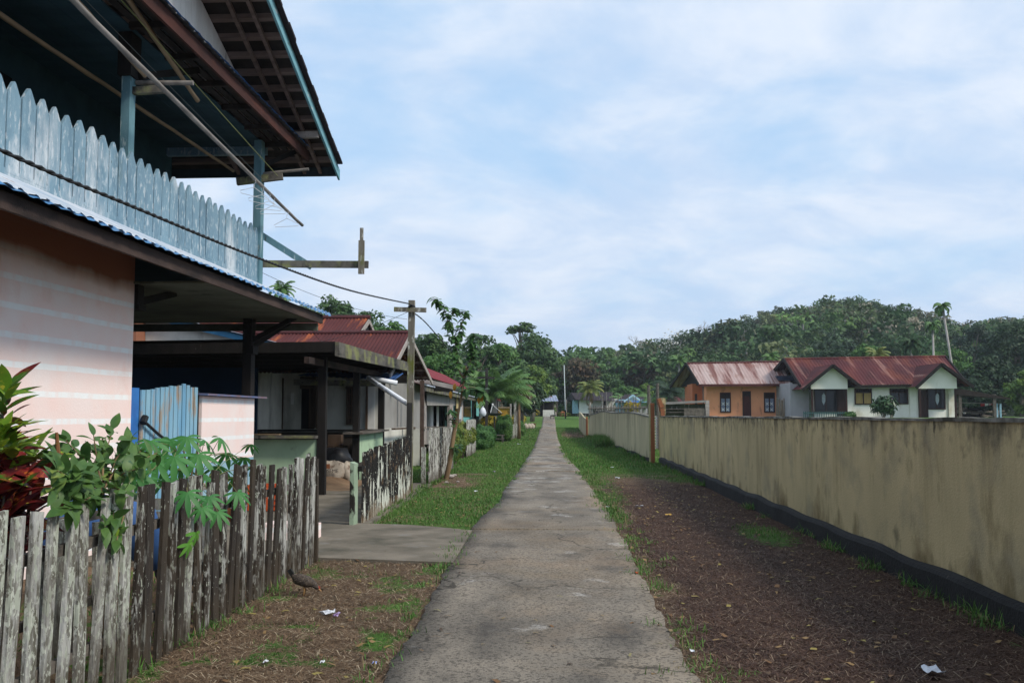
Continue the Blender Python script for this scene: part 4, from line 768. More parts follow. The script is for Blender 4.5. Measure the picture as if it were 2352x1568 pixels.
# satellite dish
sd_ = thing('satellite_dish', (-3.35, 58, 0), 'black mesh satellite dish lying face up behind the dark utility pole', 'satellite dish')
MB().lathe((-3.2, 58, 1.5), [(.04, .06), (.2, .07), (.36, .12), (.54, .20), (.55, .22), (.36, .14), (.2, .09), (.02, .08)], 24).build('dish', M('grey_mesh', (.08, .08, .085), (.05, .05, .05), 30), sd_, smooth=True)
MB().tube([(-3.2, 58, 0), (-3.2, 58, 1.52)], .04, 8).build('mast', poled, sd_)
mb = MB()
for a in (0, 2.1, 4.2): mb.tube([(-3.2+.42*cos(a), 58+.42*sin(a), 1.74), (-3.3, 57.9, 2.2)], .014, 5)
mb.build('feed_strut', whitep, sd_); MB().lathe((-3.3, 57.9, 2.16), [(.0, 0), (.06, .02), (.05, .1), (0, .12)], 10).build('feed_horn', whitep, sd_)
# steps/bench at the hedge
bq = thing('plank_bench', (-3.1, 57.4, 0), 'low grey plank bench between the leafy bush and the round hedge', 'bench')
MB().box(-3.5, -2.6, 57.5, 58.0, .42, .47).build('seat', rail, bq); MB().box(-3.5, -2.6, 57.2, 57.4, .22, .26).build('lower_plank', rail, bq)
for x in (-3.4, -2.7): MB().box(x-.05, x+.05, 57.45, 57.55, -.02, .42).build('leg', rail, bq)
# shed at the end of the path
z = 1.42; se = thing('roadside_shelter', (-1.2, 139, z), 'small white-based shelter with a pale blue tin roof at the far end of the path', 'shelter')
a = YP(1247, 957, 139); b = YP(1273, 957, 139)
MB().box(a[0], b[0], 139, 139.3, z-.1, z+.9).build('low_wall', whitep, se); MB().box(a[0]-.4, b[0], 141.5, 141.6, z, z+2).build('rear_wall', dwood, se)
for x in (a[0]-1.1, a[0]+.1, b[0]-.1, b[0]+.4): MB().box(x-.08, x+.08, 139.4, 139.56, z-.05, z+2.15).build('post', rail, se)
roofsheet('roof', M('pale_blue_tin', (.26, .31, .42), (.16, .19, .28), .8, (1, 1, 1), [((.25, .1, .06), 1, (1, 1, 1), .6, .7)], .5), se, (a[0]-1.3, 138.6, z+2.1), (b[0]+.6, 138.6, z+2.1), (b[0]+.3, 142, z+3.0), (a[0]-1.0, 142, z+3.0), .4, .03)
# ---------------------------------------------------------------- boundary walls on the right
def wavy(X0, Y0, X1, Y1, n, top, th, zb=-.1, base=None):
    mb = MB(); Ln = math.hypot(X1-X0, Y1-Y0); nx, ny = (Y1-Y0)/Ln, -(X1-X0)/Ln
    for i in range(n+1):
        u = i/n; x, y = X0+(X1-X0)*u, Y0+(Y1-Y0)*u; zz = top(y); z0 = zb+(float(HT(x, y)) if base is None else base)
        w_ = .006*sin(y*2.3)
        mb.v += [(x+w_, y, z0), (x+w_*.3, y, zz), (x+nx*th, y+ny*th, zz), (x+nx*th, y+ny*th, z0)]
    for i in range(n):
        b = 4*i; mb.f += [(b, b+4, b+5, b+1), (b+1, b+5, b+6, b+2), (b+2, b+6, b+7, b+3), (b, b+3, b+7, b+4)]
    e = 4*n; mb.f += [(0, 1, 2, 3), (e+3, e+2, e+1, e)]; return mb
w1 = thing('boundary_wall', (3.6, 15, 0), 'long stained ochre boundary wall with a black foot, nearest on the right', 'wall')
WX0, WX1 = 3.47, 3.66
nz_ = lambda y: 1.575+.006*sin(y*1.7)+.004*sin(y*5.1)
wavy(WX0-.01, .5, WX1, 33.15, 150, lambda y: nz_(y)-.02, .13).build('wall', wallp, w1)
wavy(WX0-.022, .5, WX1-.012, 33.15, 150, nz_, .155, zb=1.545, base=0).build('wall_cap', wcap, w1)
mb = MB(); n = 120
for i in range(n+1):
    u = i/n; x, y = WX0+(WX1-WX0)*u, .5+32.6*u; hh = .21+.02*(fb(y, y, .7)-.5)+.012*sin(y*3); o = .075+.03*(fb(y, 3., 1.7)-.5)
    mb.v += [(x-o-.02, y, -.05), (x-o, y, hh-.03), (x-o+.02, y, hh), (x-.001, y, hh+.025)]
for i in range(n):
    for k in range(3): b = 4*i+k; mb.f.append((b, b+4, b+5, b+1))
e = 4*n; mb.f += [(0, 1, 2, 3), (e+3, e+2, e+1, e)]; mb.build('black_plinth', plinth, w1)
# gate post end of the first wall with a leaning terracotta cap
MB().box(3.67, 3.84, 33.2, 33.62, -.05, 2.17).build('end_pier', wallp, w1)
cp = MB().prism([YP(a, b, 33.16) for a, b in ((1511, 916), (1517, 914), (1526, 934), (1517, 937))], (0, .5, 0)).prism([YP(a, b, 33.10) for a, b in ((1517, 937.5), (1526, 937.5), (1527, 957), (1519, 957))], (0, .5, 0)); cp.build('terracotta_cap', terra, w1)
w2 = thing('boundary_wall', (3.1, 54, 0), 'pale wavy-topped boundary wall beyond the gate gap, with grass at its foot', 'wall')
def top2(y): return 1.60+.16*sin((y-36)/38*pi)*1.1+.04*sin(y*.35)-(.25 if y > 71 else 0)*ss(y, 70, 73)
wavy(3.40, 34.05, 2.86, 73.4, 120, lambda y: float(top2(y)), .13).build('wall', wallp2, w2)
c2 = MB(); n = 120
for i in range(n+1):
    u = i/n; x, y = 3.385+(2.845-3.385)*u, 34.05+39.35*u; zz = float(top2(y)); c2.v += [(x, y, zz-.04), (x, y, zz+.02), (x+.16, y, zz+.02), (x+.16, y, zz-.04)]
for i in range(n):
    b = 4*i; c2.f += [(b, b+4, b+5, b+1), (b+1, b+5, b+6, b+2), (b+2, b+6, b+7, b+3), (b, b+3, b+7, b+4)]
c2.f += [(0, 1, 2, 3), (4*n+3, 4*n+2, 4*n+1, 4*n)]; c2.build('wall_cap', wcap, w2)
wavy(3.36, 34.05, 2.83, 73.4, 60, lambda y: .16+.03*sin(y), .03).build('dark_foot', plinth, w2)
gpst = MB().box(3.40, 3.53, 33.72, 34.0, -.05, 2.0).build('terracotta_post', terra, w2)
MB().box(3.36, 3.398, 33.74, 34.0, -.05, 1.98).build('post_side', M('pale_yellow_edge', (.45, .40, .2), (.3, .28, .16), 6), gpst)
w3 = thing('boundary_wall', (2.9, 84, 0), 'farthest piece of the boundary wall, sloping down beside the field', 'wall')
wavy(2.86, 77.2, 2.9, 99, 50, lambda y: 1.34+.42*float(ss(y, 78, 96))+float(HT(2.9, y))*.35, .13).build('wall', wallp2, w3)
MB().box(2.80, 2.95, 76.9, 77.18, -.1, 1.48).build('terracotta_post', terra, w3)
gt_ = thing('slatted_gate', (3.0, 75, 0), 'pale horizontal slat gate between the wavy wall and the farthest wall', 'gate')
for k in range(12): MB().beam((2.97, 73.6, .15+k*.11), (3.02, 76.7, .15+k*.11), .03, .05).build('slat', gbeam, gt_)
for y in (73.55, 75, 76.75): MB().box(3.03, 3.09, y-.04, y+.04, 0, 1.5).build('gate_stile', rail, gt_)
gt2 = thing('slatted_gate', (4.6, 46, 0), 'narrow slatted gate seen through the gap beside the terracotta post', 'gate')
a = YP(1502, 1060, 46); b = YP(1510, 960, 46); zt = float(HT(4.8, 46))
for k in range(12): MB().beam((a[0]-.35, 46, zt+.1+k*.13), (b[0], 46, zt+.1+k*.13), .03, .07).build('slat', gbeam, gt2)
MB().box(b[0], b[0]+.08, 45.95, 46.05, 0, zt+1.75).build('gate_stile', rail, gt2)
single('tin_panel', MB().add(*[(lambda V, Fa: ([tuple(v) for v in V], [tuple(f) for f in Fa]))(*corr((4.96, 47, zt+.05), (6.3, 47, zt+.05), (6.3, 47, zt+1.5), (4.96, 47, zt+1.5), .12, .02, 1))][0]), ironr, 'upright grey corrugated tin panel seen through the gate gap', 'panel', (5, 47, 0))
# poles behind the gap
for x, yt, Yp, lab in ((1490.5, 884, 60, 'left one of two bare grey posts standing behind the terracotta gate posts'), (1511, 882, 60, 'right one of two bare grey posts standing behind the terracotta gate posts')):
    p = YP(x, 960, Yp); q = YP(x-1, yt-(0 if x < 1500 else 2), Yp); single('bare_post', MB().tube([(p[0], Yp, float(HT(p[0], Yp))-.1), (q[0], Yp, q[2])], .09, 8), rail, lab, 'post', (p[0], Yp, 0), 'bare grey posts behind the gate')
# net and plank pen behind the near wall
pn = thing('plank_pen', YP(1570, 957, 44), 'old grey plank pen with dark netting and a top rail, just behind the near wall', 'fence')
a = YP(1523, 960, 44); b = YP(1620, 960, 44); zt = YP(1570, 926, 44)[2]
MB().beam((a[0], 44, zt), (b[0], 43.4, zt+.08), .1, .10).build('top_rail', gbeam, pn)
MB().box(b[0]-.08, b[0]+.08, 43.35, 43.5, 0, zt+.12).build('post', gbeam, pn); MB().box(a[0]-.1, a[0], 43.9, 44, 0, zt).build('post', gbeam, pn)
MB().hexa([(a[0], 44.05, 1.2), (b[0], 43.5, 1.2), (b[0], 43.53, 1.2), (a[0], 44.08, 1.2), (a[0], 44.05, zt-.06), (b[0], 43.5, zt-.02), (b[0], 43.53, zt-.02), (a[0], 44.08, zt-.06)]).build('dark_netting', M('dark_netting', (.045, .055, .03), (.025, .03, .02), 3, layers=[((.16, .16, .14), 12, (1, 1, .3), .6, .66)]), pn)
for z in (1.72, 1.86): MB().beam((a[0], 43.98, z), (b[0], 43.42, z+.02), .04, .05).build('rail', rail, pn)
MB().box(b[0]-1.0, b[0]-.1, 43.38, 43.42, 1.3, 1.9).build('loose_panel', rail, pn)
# stick fence beyond the wavy wall
sf = thing('stick_fence', (5, 80, 0), 'low fence of upright sticks with a pole rail beyond the wavy wall', 'fence')
Ys = 80.
for i in range(78):
    x = 1352+i*1.85+random.uniform(-.5, .5); p = YP(x, 955, Ys); zz = float(HT(p[0], Ys)); h = YP(x, 932+random.uniform(-2.5, 2.5), Ys)[2]
    MB().tube([(p[0], Ys, zz-.05), (p[0]+random.uniform(-.06, .06), Ys, h)], .022, 5).build('stick', greyb if i % 2 else rail, sf)
a = YP(1350, 938, Ys); b = YP(1500, 936, Ys); MB().tube([(a[0], Ys-.06, a[2]), (b[0], Ys-.06, b[2])], .05, 6).build('pole_rail', rail, sf)
a = YP(1352, 953, Ys); b = YP(1500, 951, Ys); MB().tube([(a[0], Ys-.06, a[2]), (b[0], Ys-.06, b[2])], .05, 6).build('pole_rail', rail, sf)
st = [(1382, 905), (1385, 910), (1393, 900), (1443, 905), (1455, 912), (1461, 904), (1427, 908), (1419, 905), (1494, 912), (1472, 915), (1405, 880+20)]
for i, (x, yt) in enumerate(st):
    p = YP(x, 955, 86); q = YP(x+random.uniform(-1, 1), yt, 86); single('tall_stick', MB().tube([(p[0], 86, float(HT(p[0], 86))-.1), (q[0], 86, q[2])], .036, 6), rail if i % 2 else greyb, 'tall bare stick standing among others in front of the far houses', 'stick', (p[0], 86, 0), 'tall bare sticks before the far houses')
# ---------------------------------------------------------------- flagpole
z = float(HT(2.0, 120)); p = YP(1299, 960, 120); q = YP(1295.5, 838, 120); fp = thing('flagpole', (p[0], 120, z), 'tall thin white flagpole with a black foot on the field', 'flagpole')
mid = Vector((p[0], 120, z)).lerp(Vector(q), .16); MB().tube([mid, q], .055, 8).build('shaft', M('flagpole_white', (.7, .72, .74), (.6, .66, .66), 2), fp)
MB().tube([(p[0], 120, z-.1), mid], .085, 8).build('foot', blkpipe, fp)
# ---------------------------------------------------------------- orange and white houses
KY = 88.
def RY(x, y, Y): return YP(x, y, Y)
def wallrect(name, mat, par, x0, y0, x1, y1, Y, dy): 
    a = YP(x0, y1, Y); b = YP(x1, y0, Y); return MB().box(a[0], b[0], Y, Y+dy, a[2], b[2]).build(name, mat, par)
oh = thing('orange_house', YP(1700, 957, 88), 'small orange plastered house under a pale rusty corrugated roof', 'house')
a = YP(1622, 880, 88); b = YP(1790, 882, 88); zb = 1.2
MB().box(a[0], b[0]+.4, 88, 88.15, zb, a[2]+.05).build('front_wall', orangep, oh)
MB().box(a[0], a[0]+.15, 88.15, 95, zb, a[2]+.05).build('side_wall', orangep, oh)
MB().box(a[0]-.0, b[0]+.4, 95, 95.15, zb, a[2]).build('rear_wall', orangep, oh)
e0 = YP(1604, 882, 86.8); e1 = YP(1819, 881, 86.8); r0 = YP(1576, 835, 91.5); r1 = YP(1792, 831, 91.5)
roofsheet('roof', rustL, oh, e0, e1, r1, r0, .28, .022, 6)
roofsheet('roof', rustL, oh, (r0[0]-.9, 96.5, e0[2]), (r1[0]-.9, 96.5, e0[2]), r1, r0, .28, .022, 2)
drt = M('dark_red_trim', (.10, .03, .028), (.06, .02, .02), 2); MB().tube([r0, r1], .12, 8).build('ridge_cap', drt, oh); MB().beam(Vector(e0)-Vector((0, .05, .1)), Vector(e1)-Vector((0, .05, .1)), .08, .2).build('eave_board', drt, oh)
mb = MB().beam(e0, r0, .1, .25).beam((r0[0]-.9, 96.5, e0[2]), r0, .1, .25); mb.build('bargeboard', dwood, oh)
MB().prism([Vector(e0)+Vector((.5, 1.0, -.02)), Vector(r0)+Vector((.9, 0, -.2)), (r0[0], 96, e0[2])], (.08, 0, 0)).build('gable_board', dwood, oh)
def window(par, x0, y0, x1, y1, Y, frame, inner, mull=2, trans=0., dn='window'):
    a = YP(x0, y1, Y); b = YP(x1, y0, Y); f = .09
    wn = MB().box(a[0], a[0]+f, Y-.09, Y-.003, a[2], b[2]).box(b[0]-f, b[0], Y-.09, Y-.003, a[2], b[2]).box(a[0]+f, b[0]-f, Y-.09, Y-.003, a[2], a[2]+f).box(a[0]+f, b[0]-f, Y-.09, Y-.003, b[2]-f, b[2])
    zt = b[2]-(b[2]-a[2])*trans
    for k in range(1, mull): x = a[0]+(b[0]-a[0])*k/mull; wn.box(x-.05, x+.05, Y-.085, Y-.004, a[2]+f, zt if trans else b[2]-f)
    if trans:
        wn.box(a[0]+f, b[0]-f, Y-.088, Y-.002, zt, zt+f)
        for k in range(8): x = a[0]+f+(b[0]-a[0]-2*f)*(k+.5)/8; wn.box(x-.02, x+.02, Y-.07, Y-.02, zt+f, b[2]-f)
    wo_ = wn.build(dn, frame, par)
    MB().box(a[0]+f, b[0]-f, Y-.05, Y-.008, a[2]+f, (zt if trans else b[2]-f)).build('pane', inner, wo_)
    if trans: MB().box(a[0]+f, b[0]-f, Y-.015, Y-.006, zt+f, b[2]-f).build('vent_gap', black, wo_)
    return wo_
for x0 in (1626+26, 1626+136-10):
    x0 = {1652: 1654, 1752: 1755}[x0]; o = window(oh, x0, 901, x0+24, 947, 88, dkbrown, lace, 2, .30)
    for k, (xx, yy2) in enumerate(((x0+7, 927), (x0+17, 927), (x0+7, 940), (x0+17, 940))):
        c_ = YP(xx, yy2, 87.94); MB().beam((c_[0]-.12, 87.93, c_[2]-.12), (c_[0]+.12, 87.93, c_[2]+.12), .02, .05).beam((c_[0]+.12, 87.925, c_[2]-.12), (c_[0]-.12, 87.925, c_[2]+.12), .02, .05).build('lace_star', whitep, o)
dr_ = window(oh, 1706, 898, 1724, 958, 88, dkbrown, M('dark_red_door', (.09, .03, .025), (.06, .02, .018), 3, (1, 1, .3)), 1, .2, 'door')
for x in (1615, 1792): q = YP(x, 885, 86.9); MB().box(q[0]-.06, q[0]+.06, 86.85, 86.97, 1.2, q[2]).build('porch_post', woodn, oh)
window(oh, 1596, 904, 1601, 945, 87.99, dkbrown, glass, 1)
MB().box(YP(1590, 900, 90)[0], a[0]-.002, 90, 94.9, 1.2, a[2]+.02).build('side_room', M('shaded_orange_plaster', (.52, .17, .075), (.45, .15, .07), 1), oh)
sp_ = Vector(e0).lerp(Vector(e1), .87).lerp(Vector(r0).lerp(Vector(r1), .87), .10); ux = (Vector(e1)-Vector(e0)).normalized(); uy = (Vector(r0)-Vector(e0)).normalized(); nn_ = ux.cross(uy)
pts = [sp_+ux*i*1.7+uy*j*1.05+nn_*.08 for i, j in ((0, 0), (1, 0), (1, 1), (0, 1))]
MB().prism(pts, nn_*.05).build('solar_panel', M('solar_panel_blue', (.035, .045, .075), (.02, .03, .05), 3, rough=.2, spec=.6), oh)
wh = thing('white_house', YP(2010, 957, 82), 'wide cream plastered house with a dark red roof and two projecting porch gables', 'house')
WY = 82.
def W(x, y, Y=WY): return YP(x, y, Y)
a = W(1865, 885); b = W(2184, 885); EZ2 = W(2000, 886)[2]
MB().box(a[0], b[0], WY, WY+.2, 1.2, EZ2+.15).build('front_wall', creamp, wh)
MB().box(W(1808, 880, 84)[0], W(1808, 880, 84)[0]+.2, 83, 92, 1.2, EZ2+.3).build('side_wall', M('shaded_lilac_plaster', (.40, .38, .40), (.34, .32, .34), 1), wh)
MB().box(W(1808, 880, 84)[0]+.2, a[0], 83, 83.2, 1.2, EZ2+.2).build('side_wall', M('lilac_plaster', (.42, .40, .42), (.36, .34, .36), 1), wh)
MB().box(b[0]-.2, b[0], WY+.2, 92, 1.2, EZ2+.2).build('side_wall', creamp, wh)
e0 = W(1838, 886, 81.2); e1 = W(2222, 880, 81.2); r0 = W(1800, 825, 87.5); r1 = W(2172, 819, 87.5)
rfr = M('oxblood_sheet', (.095, .022, .022), (.060, .016, .018), .8, (1, .3, .3), [((.28, .15, .12), .9, (1.8, .12, .15), .58, .64, None, .75), ((.16, .045, .025), .5, (1, .5, .5), .52, .66, None, .7), ((.03, .012, .013), .6, (1, .4, .4), .56, .7, None, .7)], .75, spec=.15)
roofsheet('roof', rfr, wh, e0, e1, r1, r0, .26, .022, 6); roofsheet('roof', rfr, wh, (r0[0]-1, 94, e0[2]), (r1[0]+1.5, 94, e0[2]), r1, r0, .26, .022, 2)
mb = MB().tube([r0, r1], .13, 8); mb.build('ridge_cap', rfr, wh); MB().beam(Vector(e0)-Vector((0, .05, .12)), Vector(e1)-Vector((0, .05, .12)), .08, .2).build('eave_board', dwood, wh)
MB().beam(e0, r0, .1, .28).beam((r0[0]-1, 94, e0[2]), r0, .1, .28).build('bargeboard', dwood, wh); MB().beam(e1, r1, .1, .2).build('bargeboard', dwood, wh)
MB().prism([(e0[0]+.9, 84, e0[2]), (r0[0]+1.2, 87.5, r0[2]-.3), (e0[0]+.9, 92, e0[2])], (.1, 0, 0)).build('gable_board', dwood, wh)
for nm, pk, fl, frr, (x0, x1, yb) in (('left', (1914, 836), (1843, 893), (1978, 885), (1863, 1947, 893)), ('right', (2164, 833), (2104, 888), (2237, 886), (2110, 2198, 892))):
    Yg = 79.6; P = W(*pk, Yg); Lq = W(*fl, Yg); Rq = W(*frr, Yg)
    tb_ = lambda p, d: (p[0], p[1]+d, p[2])
    roofsheet('porch_roof', rfr, wh, (Lq[0], 83.0, Lq[2]), Lq, P, (P[0], 86.5, P[2]), .26, .02, 3)
    roofsheet('porch_roof', rfr, wh, Rq, (Rq[0], 83.0, Rq[2]), (P[0], 86.5, P[2]), P, .26, .02, 3)
    mb = MB().beam(Vector(P)+Vector((0, .02, -.1)), Vector(Lq)+Vector((0, .02, -.1)), .06, .24).beam(Vector(P)+Vector((0, .02, -.1)), Vector(Rq)+Vector((0, .02, -.1)), .06, .24); mb.build('gable_board', dwood, wh)
    c0 = W(x0, yb, 80.3); c1 = W(x1, yb, 80.3); cx = P[0]+.1
    sl_ = (P[2]-.25-c0[2])
    hl = P[2]-.22-(cx-c0[0])*(P[2]-Lq[2])/(P[0]-Lq[0]); hr_ = P[2]-.22-(c1[0]-cx)*(P[2]-Rq[2])/(Rq[0]-P[0])
    MB().prism([(c0[0], 80.3, c0[2]), (c1[0], 80.3, c1[2]), (c1[0], 80.3, max(hr_, c1[2]+.05)), (cx, 80.3, P[2]-.22), (c0[0], 80.3, max(hl, c0[2]+.05))], (0, .15, 0)).build('gable_wall', creamp, wh)
    for x in (c0[0]+.1, c1[0]-.1): MB().box(x-.07, x+.07, 80.33, 80.47, 1.2, c0[2]).build('porch_post', dkbrown, wh)
ox = lambda z: 1628.3-0+0
window(wh, 1870, 893, 1923, 947, WY, dkbrown, glass, 2); window(wh, 1963, 892, 2002, 929, WY, dkbrown, curt, 2, .28); window(wh, 2044, 892, 2085, 928, WY, dkbrown, glass, 2, .28)
window(wh, 2130, 892, 2170, 940, WY, dkbrown, glass, 2)
window(wh, 1923, 893, 1944, 955, WY, dkbrown, dkbrown, 1, 0, 'door'); window(wh, 2110, 895, 2130, 960, WY, dkbrown, dkbrown, 1, 0, 'door')
for x in (1892, 2153):
    P = [W(x+dx, yy2, WY-.1) for dx, yy2 in ((0, 902), (4, 908), (4, 921), (0, 930), (-4, 921), (-4, 908))]; MB().prism(P, (0, .03, 0)).build('ornament_glass', frost, wh)
for x in (1950, 2095, 2184): q = W(x, 890); MB().box(q[0]-.25, q[0]+.25, WY-.10, WY-.003, 1.2, EZ2).build('pilaster', creamp, wh)
c0 = W(1846, 950, 79.8); c1 = W(1955, 950, 79.8); c = thing('low_picket_rail', (c0[0], 79.8, 1.2), 'low dark teal picket rail on the left porch of the white house', 'railing')
tl = M('dark_teal_paint', (.05, .11, .11), (.03, .08, .08))
for k in range(28): x = c0[0]+(c1[0]-c0[0])*k/27; MB().box(x-.03, x+.03, 79.78, 79.82, 1.2, c0[2]+.2).build('baluster', tl, c)
MB().box(c0[0], c1[0], 79.74, 79.77, c0[2]+.0, c0[2]+.08).build('top_rail', tl, c)
# bamboo fence between the houses
bf = thing('bamboo_fence', W(1820, 957, 85), 'upright split-bamboo fence between the orange and the white house', 'fence'); c0 = W(1783, 957, 85); c1 = W(1859, 957, 85)
for k in range(52):
    x = c0[0]+(c1[0]-c0[0])*k/51; MB().tube([(x, 85+random.uniform(-.04, .04), 1.2), (x+random.uniform(-.05, .05), 85, W(1800, 917+random.uniform(-3, 2.5), 85)[2])], .034, 5).build('bamboo_stave', bamboo if k % 3 else greyb, bf)
# firewood lean-to right of the white house
ls = thing('lean_to_shelter', W(2250, 957, 83), 'dark open lean-to with a sloping roof sheltering firewood, right of the white house', 'shelter')
MB().prism([W(2184, 893, 82), W(2205, 892, 82), W(2322, 914, 82), W(2322, 917, 82), W(2184, 905, 82)], (0, 5, .2)).build('roof', uroof, ls)
for x in (2204, 2283): q = W(x, 905, 82.2); MB().box(q[0]-.12, q[0]+.12, 82.1, 82.3, 1.2, q[2]).build('post', rail, ls)
for x in (2290, 2298): q = W(x, 926, 83); MB().box(q[0]-.07, q[0]+.07, 83, 83.1, 1.2, q[2]).build('frame_post', lblue, ls)
q0 = W(2186, 924, 83.5); q1 = W(2300, 927, 83.5); MB().tube([q0, q1], .035, 6).build('cross_pole', gbeam, ls)
for i in range(46):
    x = 2186+random.random()*86; y = 957-random.random()**1.3*(22*(1-max(0, x-2215)/110)); q = W(x, y, 84+random.random()); L2 = random.uniform(.6, 1.5)
    tag(MB().tube([q, (q[0]+L2, q[1]+random.uniform(-.3, .3), q[2]+random.uniform(-.25, .1))], random.uniform(.05, .11), 6).build('firewood_log', barkg if i % 3 else dwood, None, q), 'split log lying in the firewood heap under the lean-to', 'log', 'firewood logs under the lean-to')
for i, (x0, x1, cm, lb) in enumerate(((2252, 2262, M('red_cloth', (.5, .03, .03), (.35, .02, .02), 3), 'red cloth hanging leftmost on the laundry pole'), (2262, 2270, whitep, 'white cloth hanging second on the laundry pole'), (2271, 2277, M('pale_pink_cloth', (.6, .4, .4), (.5, .3, .32), 3), 'small pale pink cloth hanging third on the laundry pole'), (2277, 2284, M('bright_red_cloth', (.6, .02, .05), (.5, .02, .04), 3), 'bright red cloth hanging rightmost on the laundry pole'))):
    p = W(x0, 926.5, 83.45); q = W(x1, 933-i, 83.45); tag(MB().hexa([(p[0], 83.40, q[2]), (q[0], 83.44, q[2]+.05), (q[0], 83.46, q[2]+.05), (p[0], 83.42, q[2]), (p[0], 83.42, p[2]), (q[0], 83.42, p[2]), (q[0], 83.44, p[2]), (p[0], 83.44, p[2])]).build('laundry_cloth', cm, None, p), lb, 'cloth', 'laundry on the pole')
# post and board before the white house plant
q = W(2047, 915, 79); tag(MB().box(q[0]-.08, q[0]+.08, 78.9, 79.1, 1.2, q[2]).build('garden_post', gbeam, None, (q[0], 79, 1.2)), 'grey upright post beside the broad-leaved plant at the white house', 'post')
# ---------------------------------------------------------------- the two far wooden houses
gh = thing('grey_stilt_house', (6, 150, 1.4), 'pale wooden stilt house with a long dark shingle roof behind the palm', 'house')
Yg = 150.
MB().prism([YP(1328, 940, Yg), YP(1422, 940, Yg), YP(1422, 915, Yg), YP(1328, 915, Yg)], (0, 7, 0)).build('wall', plast, gh)
MB().prism([YP(1330, 949, Yg-.5), YP(1361, 949, Yg-.5), YP(1361, 916, Yg-.5), YP(1330, 916, Yg-.5)], (0, .45, 0)).build('white_wall', whitep, gh)
MB().prism([YP(1316, 949, Yg), YP(1330, 949, Yg), YP(1330, 918, Yg), YP(1316, 918, Yg)], (0, 5, 0)).build('side_wall', lblue, gh)
a, b, c1, c0 = YP(1326, 922, Yg-1.5), YP(1424, 923, Yg-1.5), YP(1410, 902, Yg+3.5), YP(1315, 903, Yg+3.5)
MB().prism([YP(1326, 914, Yg-1.5), YP(1412, 917, Yg-1.5)][:0]+[YP(1322, 918, Yg-1.5), YP(1412, 921, Yg-1.5), YP(1402, 901.5, Yg+3.5), YP(1311, 903.5, Yg+3.5)], (0, .1, .12)).build('roof', shing, gh)
MB().prism([YP(1311, 905, Yg+3.5), YP(1322, 919, Yg-1.5), (YP(1311, 905, Yg+3.5)[0]-1.2, Yg+8, YP(1322, 919, Yg-1.5)[2])], (.1, 0, 0)).build('gable_board', dwood, gh)
for x in (1385, 1408, 1422): q = YP(x, 946, Yg-1); MB().box(q[0]-.08, q[0]+.08, Yg-1.1, Yg-.95, 1.4, YP(x, 917, Yg-1)[2]).build('porch_post', whitep, gh)
q = YP(1366, 941, Yg-1); q2 = YP(1411, 943, Yg-1); MB().box(q[0], q2[0], Yg-1.3, Yg, q[2]-.1, q[2]).build('porch_floor', gbeam, gh); MB().box(q[0], q2[0], Yg-.2, Yg-.05, 1.4, q[2]-.15).build('dark_underfloor', black, gh)
window(gh, 1385, 920, 1392, 938, Yg, rail, black, 1, 0, 'door')
bh = thing('blue_gabled_house', (13, 140, 1.4), 'small light blue house with a white-edged gable and bright blue awning', 'house'); Yb = 140.
MB().prism([YP(1421, 952, Yb), YP(1496, 952, Yb), YP(1496, 917, Yb), YP(1421, 917, Yb)], (0, 7, 0)).build('wall', lblue, bh)
MB().prism([YP(1412, 925, Yb-1), YP(1503, 921, Yb-1), YP(1494, 907, Yb+4), YP(1436, 907, Yb+4)], (0, .1, .12)).build('roof', shing, bh)
MB().prism([YP(1436, 921, Yb-2.2), YP(1471, 921, Yb-2.2), YP(1453, 909, Yb-2.2)], (0, 3, 0)).build('gable_wall', M('pale_mint_board', (.34, .45, .45), (.28, .38, .38)), bh)
mb = MB().beam(YP(1433, 923, Yb-2.4), YP(1453.5, 907, Yb-2.4), .1, .2).beam(YP(1453.5, 907, Yb-2.4), YP(1474, 921, Yb-2.4), .1, .2); mb.build('bargeboard', M('pale_sky_board', (.42, .62, .72), (.35, .55, .65)), bh)
aw = M('bright_blue_awning', (.03, .20, .62), (.03, .15, .5)); MB().prism([YP(1434, 924, Yb-2.6), YP(1470, 924, Yb-2.6), YP(1468, 920.5, Yb-2.2), YP(1438, 920.5, Yb-2.2)], (0, .1, .0)).build('awning', aw, bh)
MB().prism([YP(1472, 924, Yb-1.6), YP(1503, 923, Yb-1.6), YP(1500, 919, Yb-1.2), YP(1472, 920, Yb-1.2)], (0, .1, .0)).build('awning', M('pale_awning', (.4, .55, .7), (.1, .3, .6), 2), bh)
MB().prism([YP(1440, 952, Yb-.1), YP(1462, 952, Yb-.1), YP(1462, 925, Yb-.1), YP(1440, 925, Yb-.1)], (0, .08, 0)).build('porch_opening', black, bh)
for x in (1438, 1455, 1470): q = YP(x, 950, Yb-2.2); MB().box(q[0]-.08, q[0]+.08, Yb-2.3, Yb-2.15, 1.4, YP(x, 923, Yb-2.2)[2]).build('porch_post', gbeam, bh)
q = YP(1467, 947, Yb-4); mb = MB().box(q[0]-1.2, q[0]+1.2, Yb-4.5, Yb-3.5, 1.55, 2.5); tk = thing('white_tank', (q[0], Yb-4, 1.4), 'white box-shaped tank in front of the light blue house', 'tank'); mb.build('tank_body', whitep, tk); MB().box(q[0]-1.1, q[0]+1.1, Yb-4.4, Yb-3.6, 1.38, 1.545).build('stand', dwood, tk)
rh = thing('distant_red_roof_house', YP(1545, 955, 130), 'partly hidden house with a dull red roof behind the plank pen', 'house')
MB().prism([YP(1520, 927, 130), YP(1580, 927, 130), YP(1575, 912, 134), YP(1545, 912, 134)], (0, .1, .12)).build('roof', rustR, rh); MB().prism([YP(1528, 955, 131), YP(1580, 955, 131), YP(1580, 926, 131), YP(1528, 926, 131)], (0, 5, 0)).build('wall', greyp, rh)
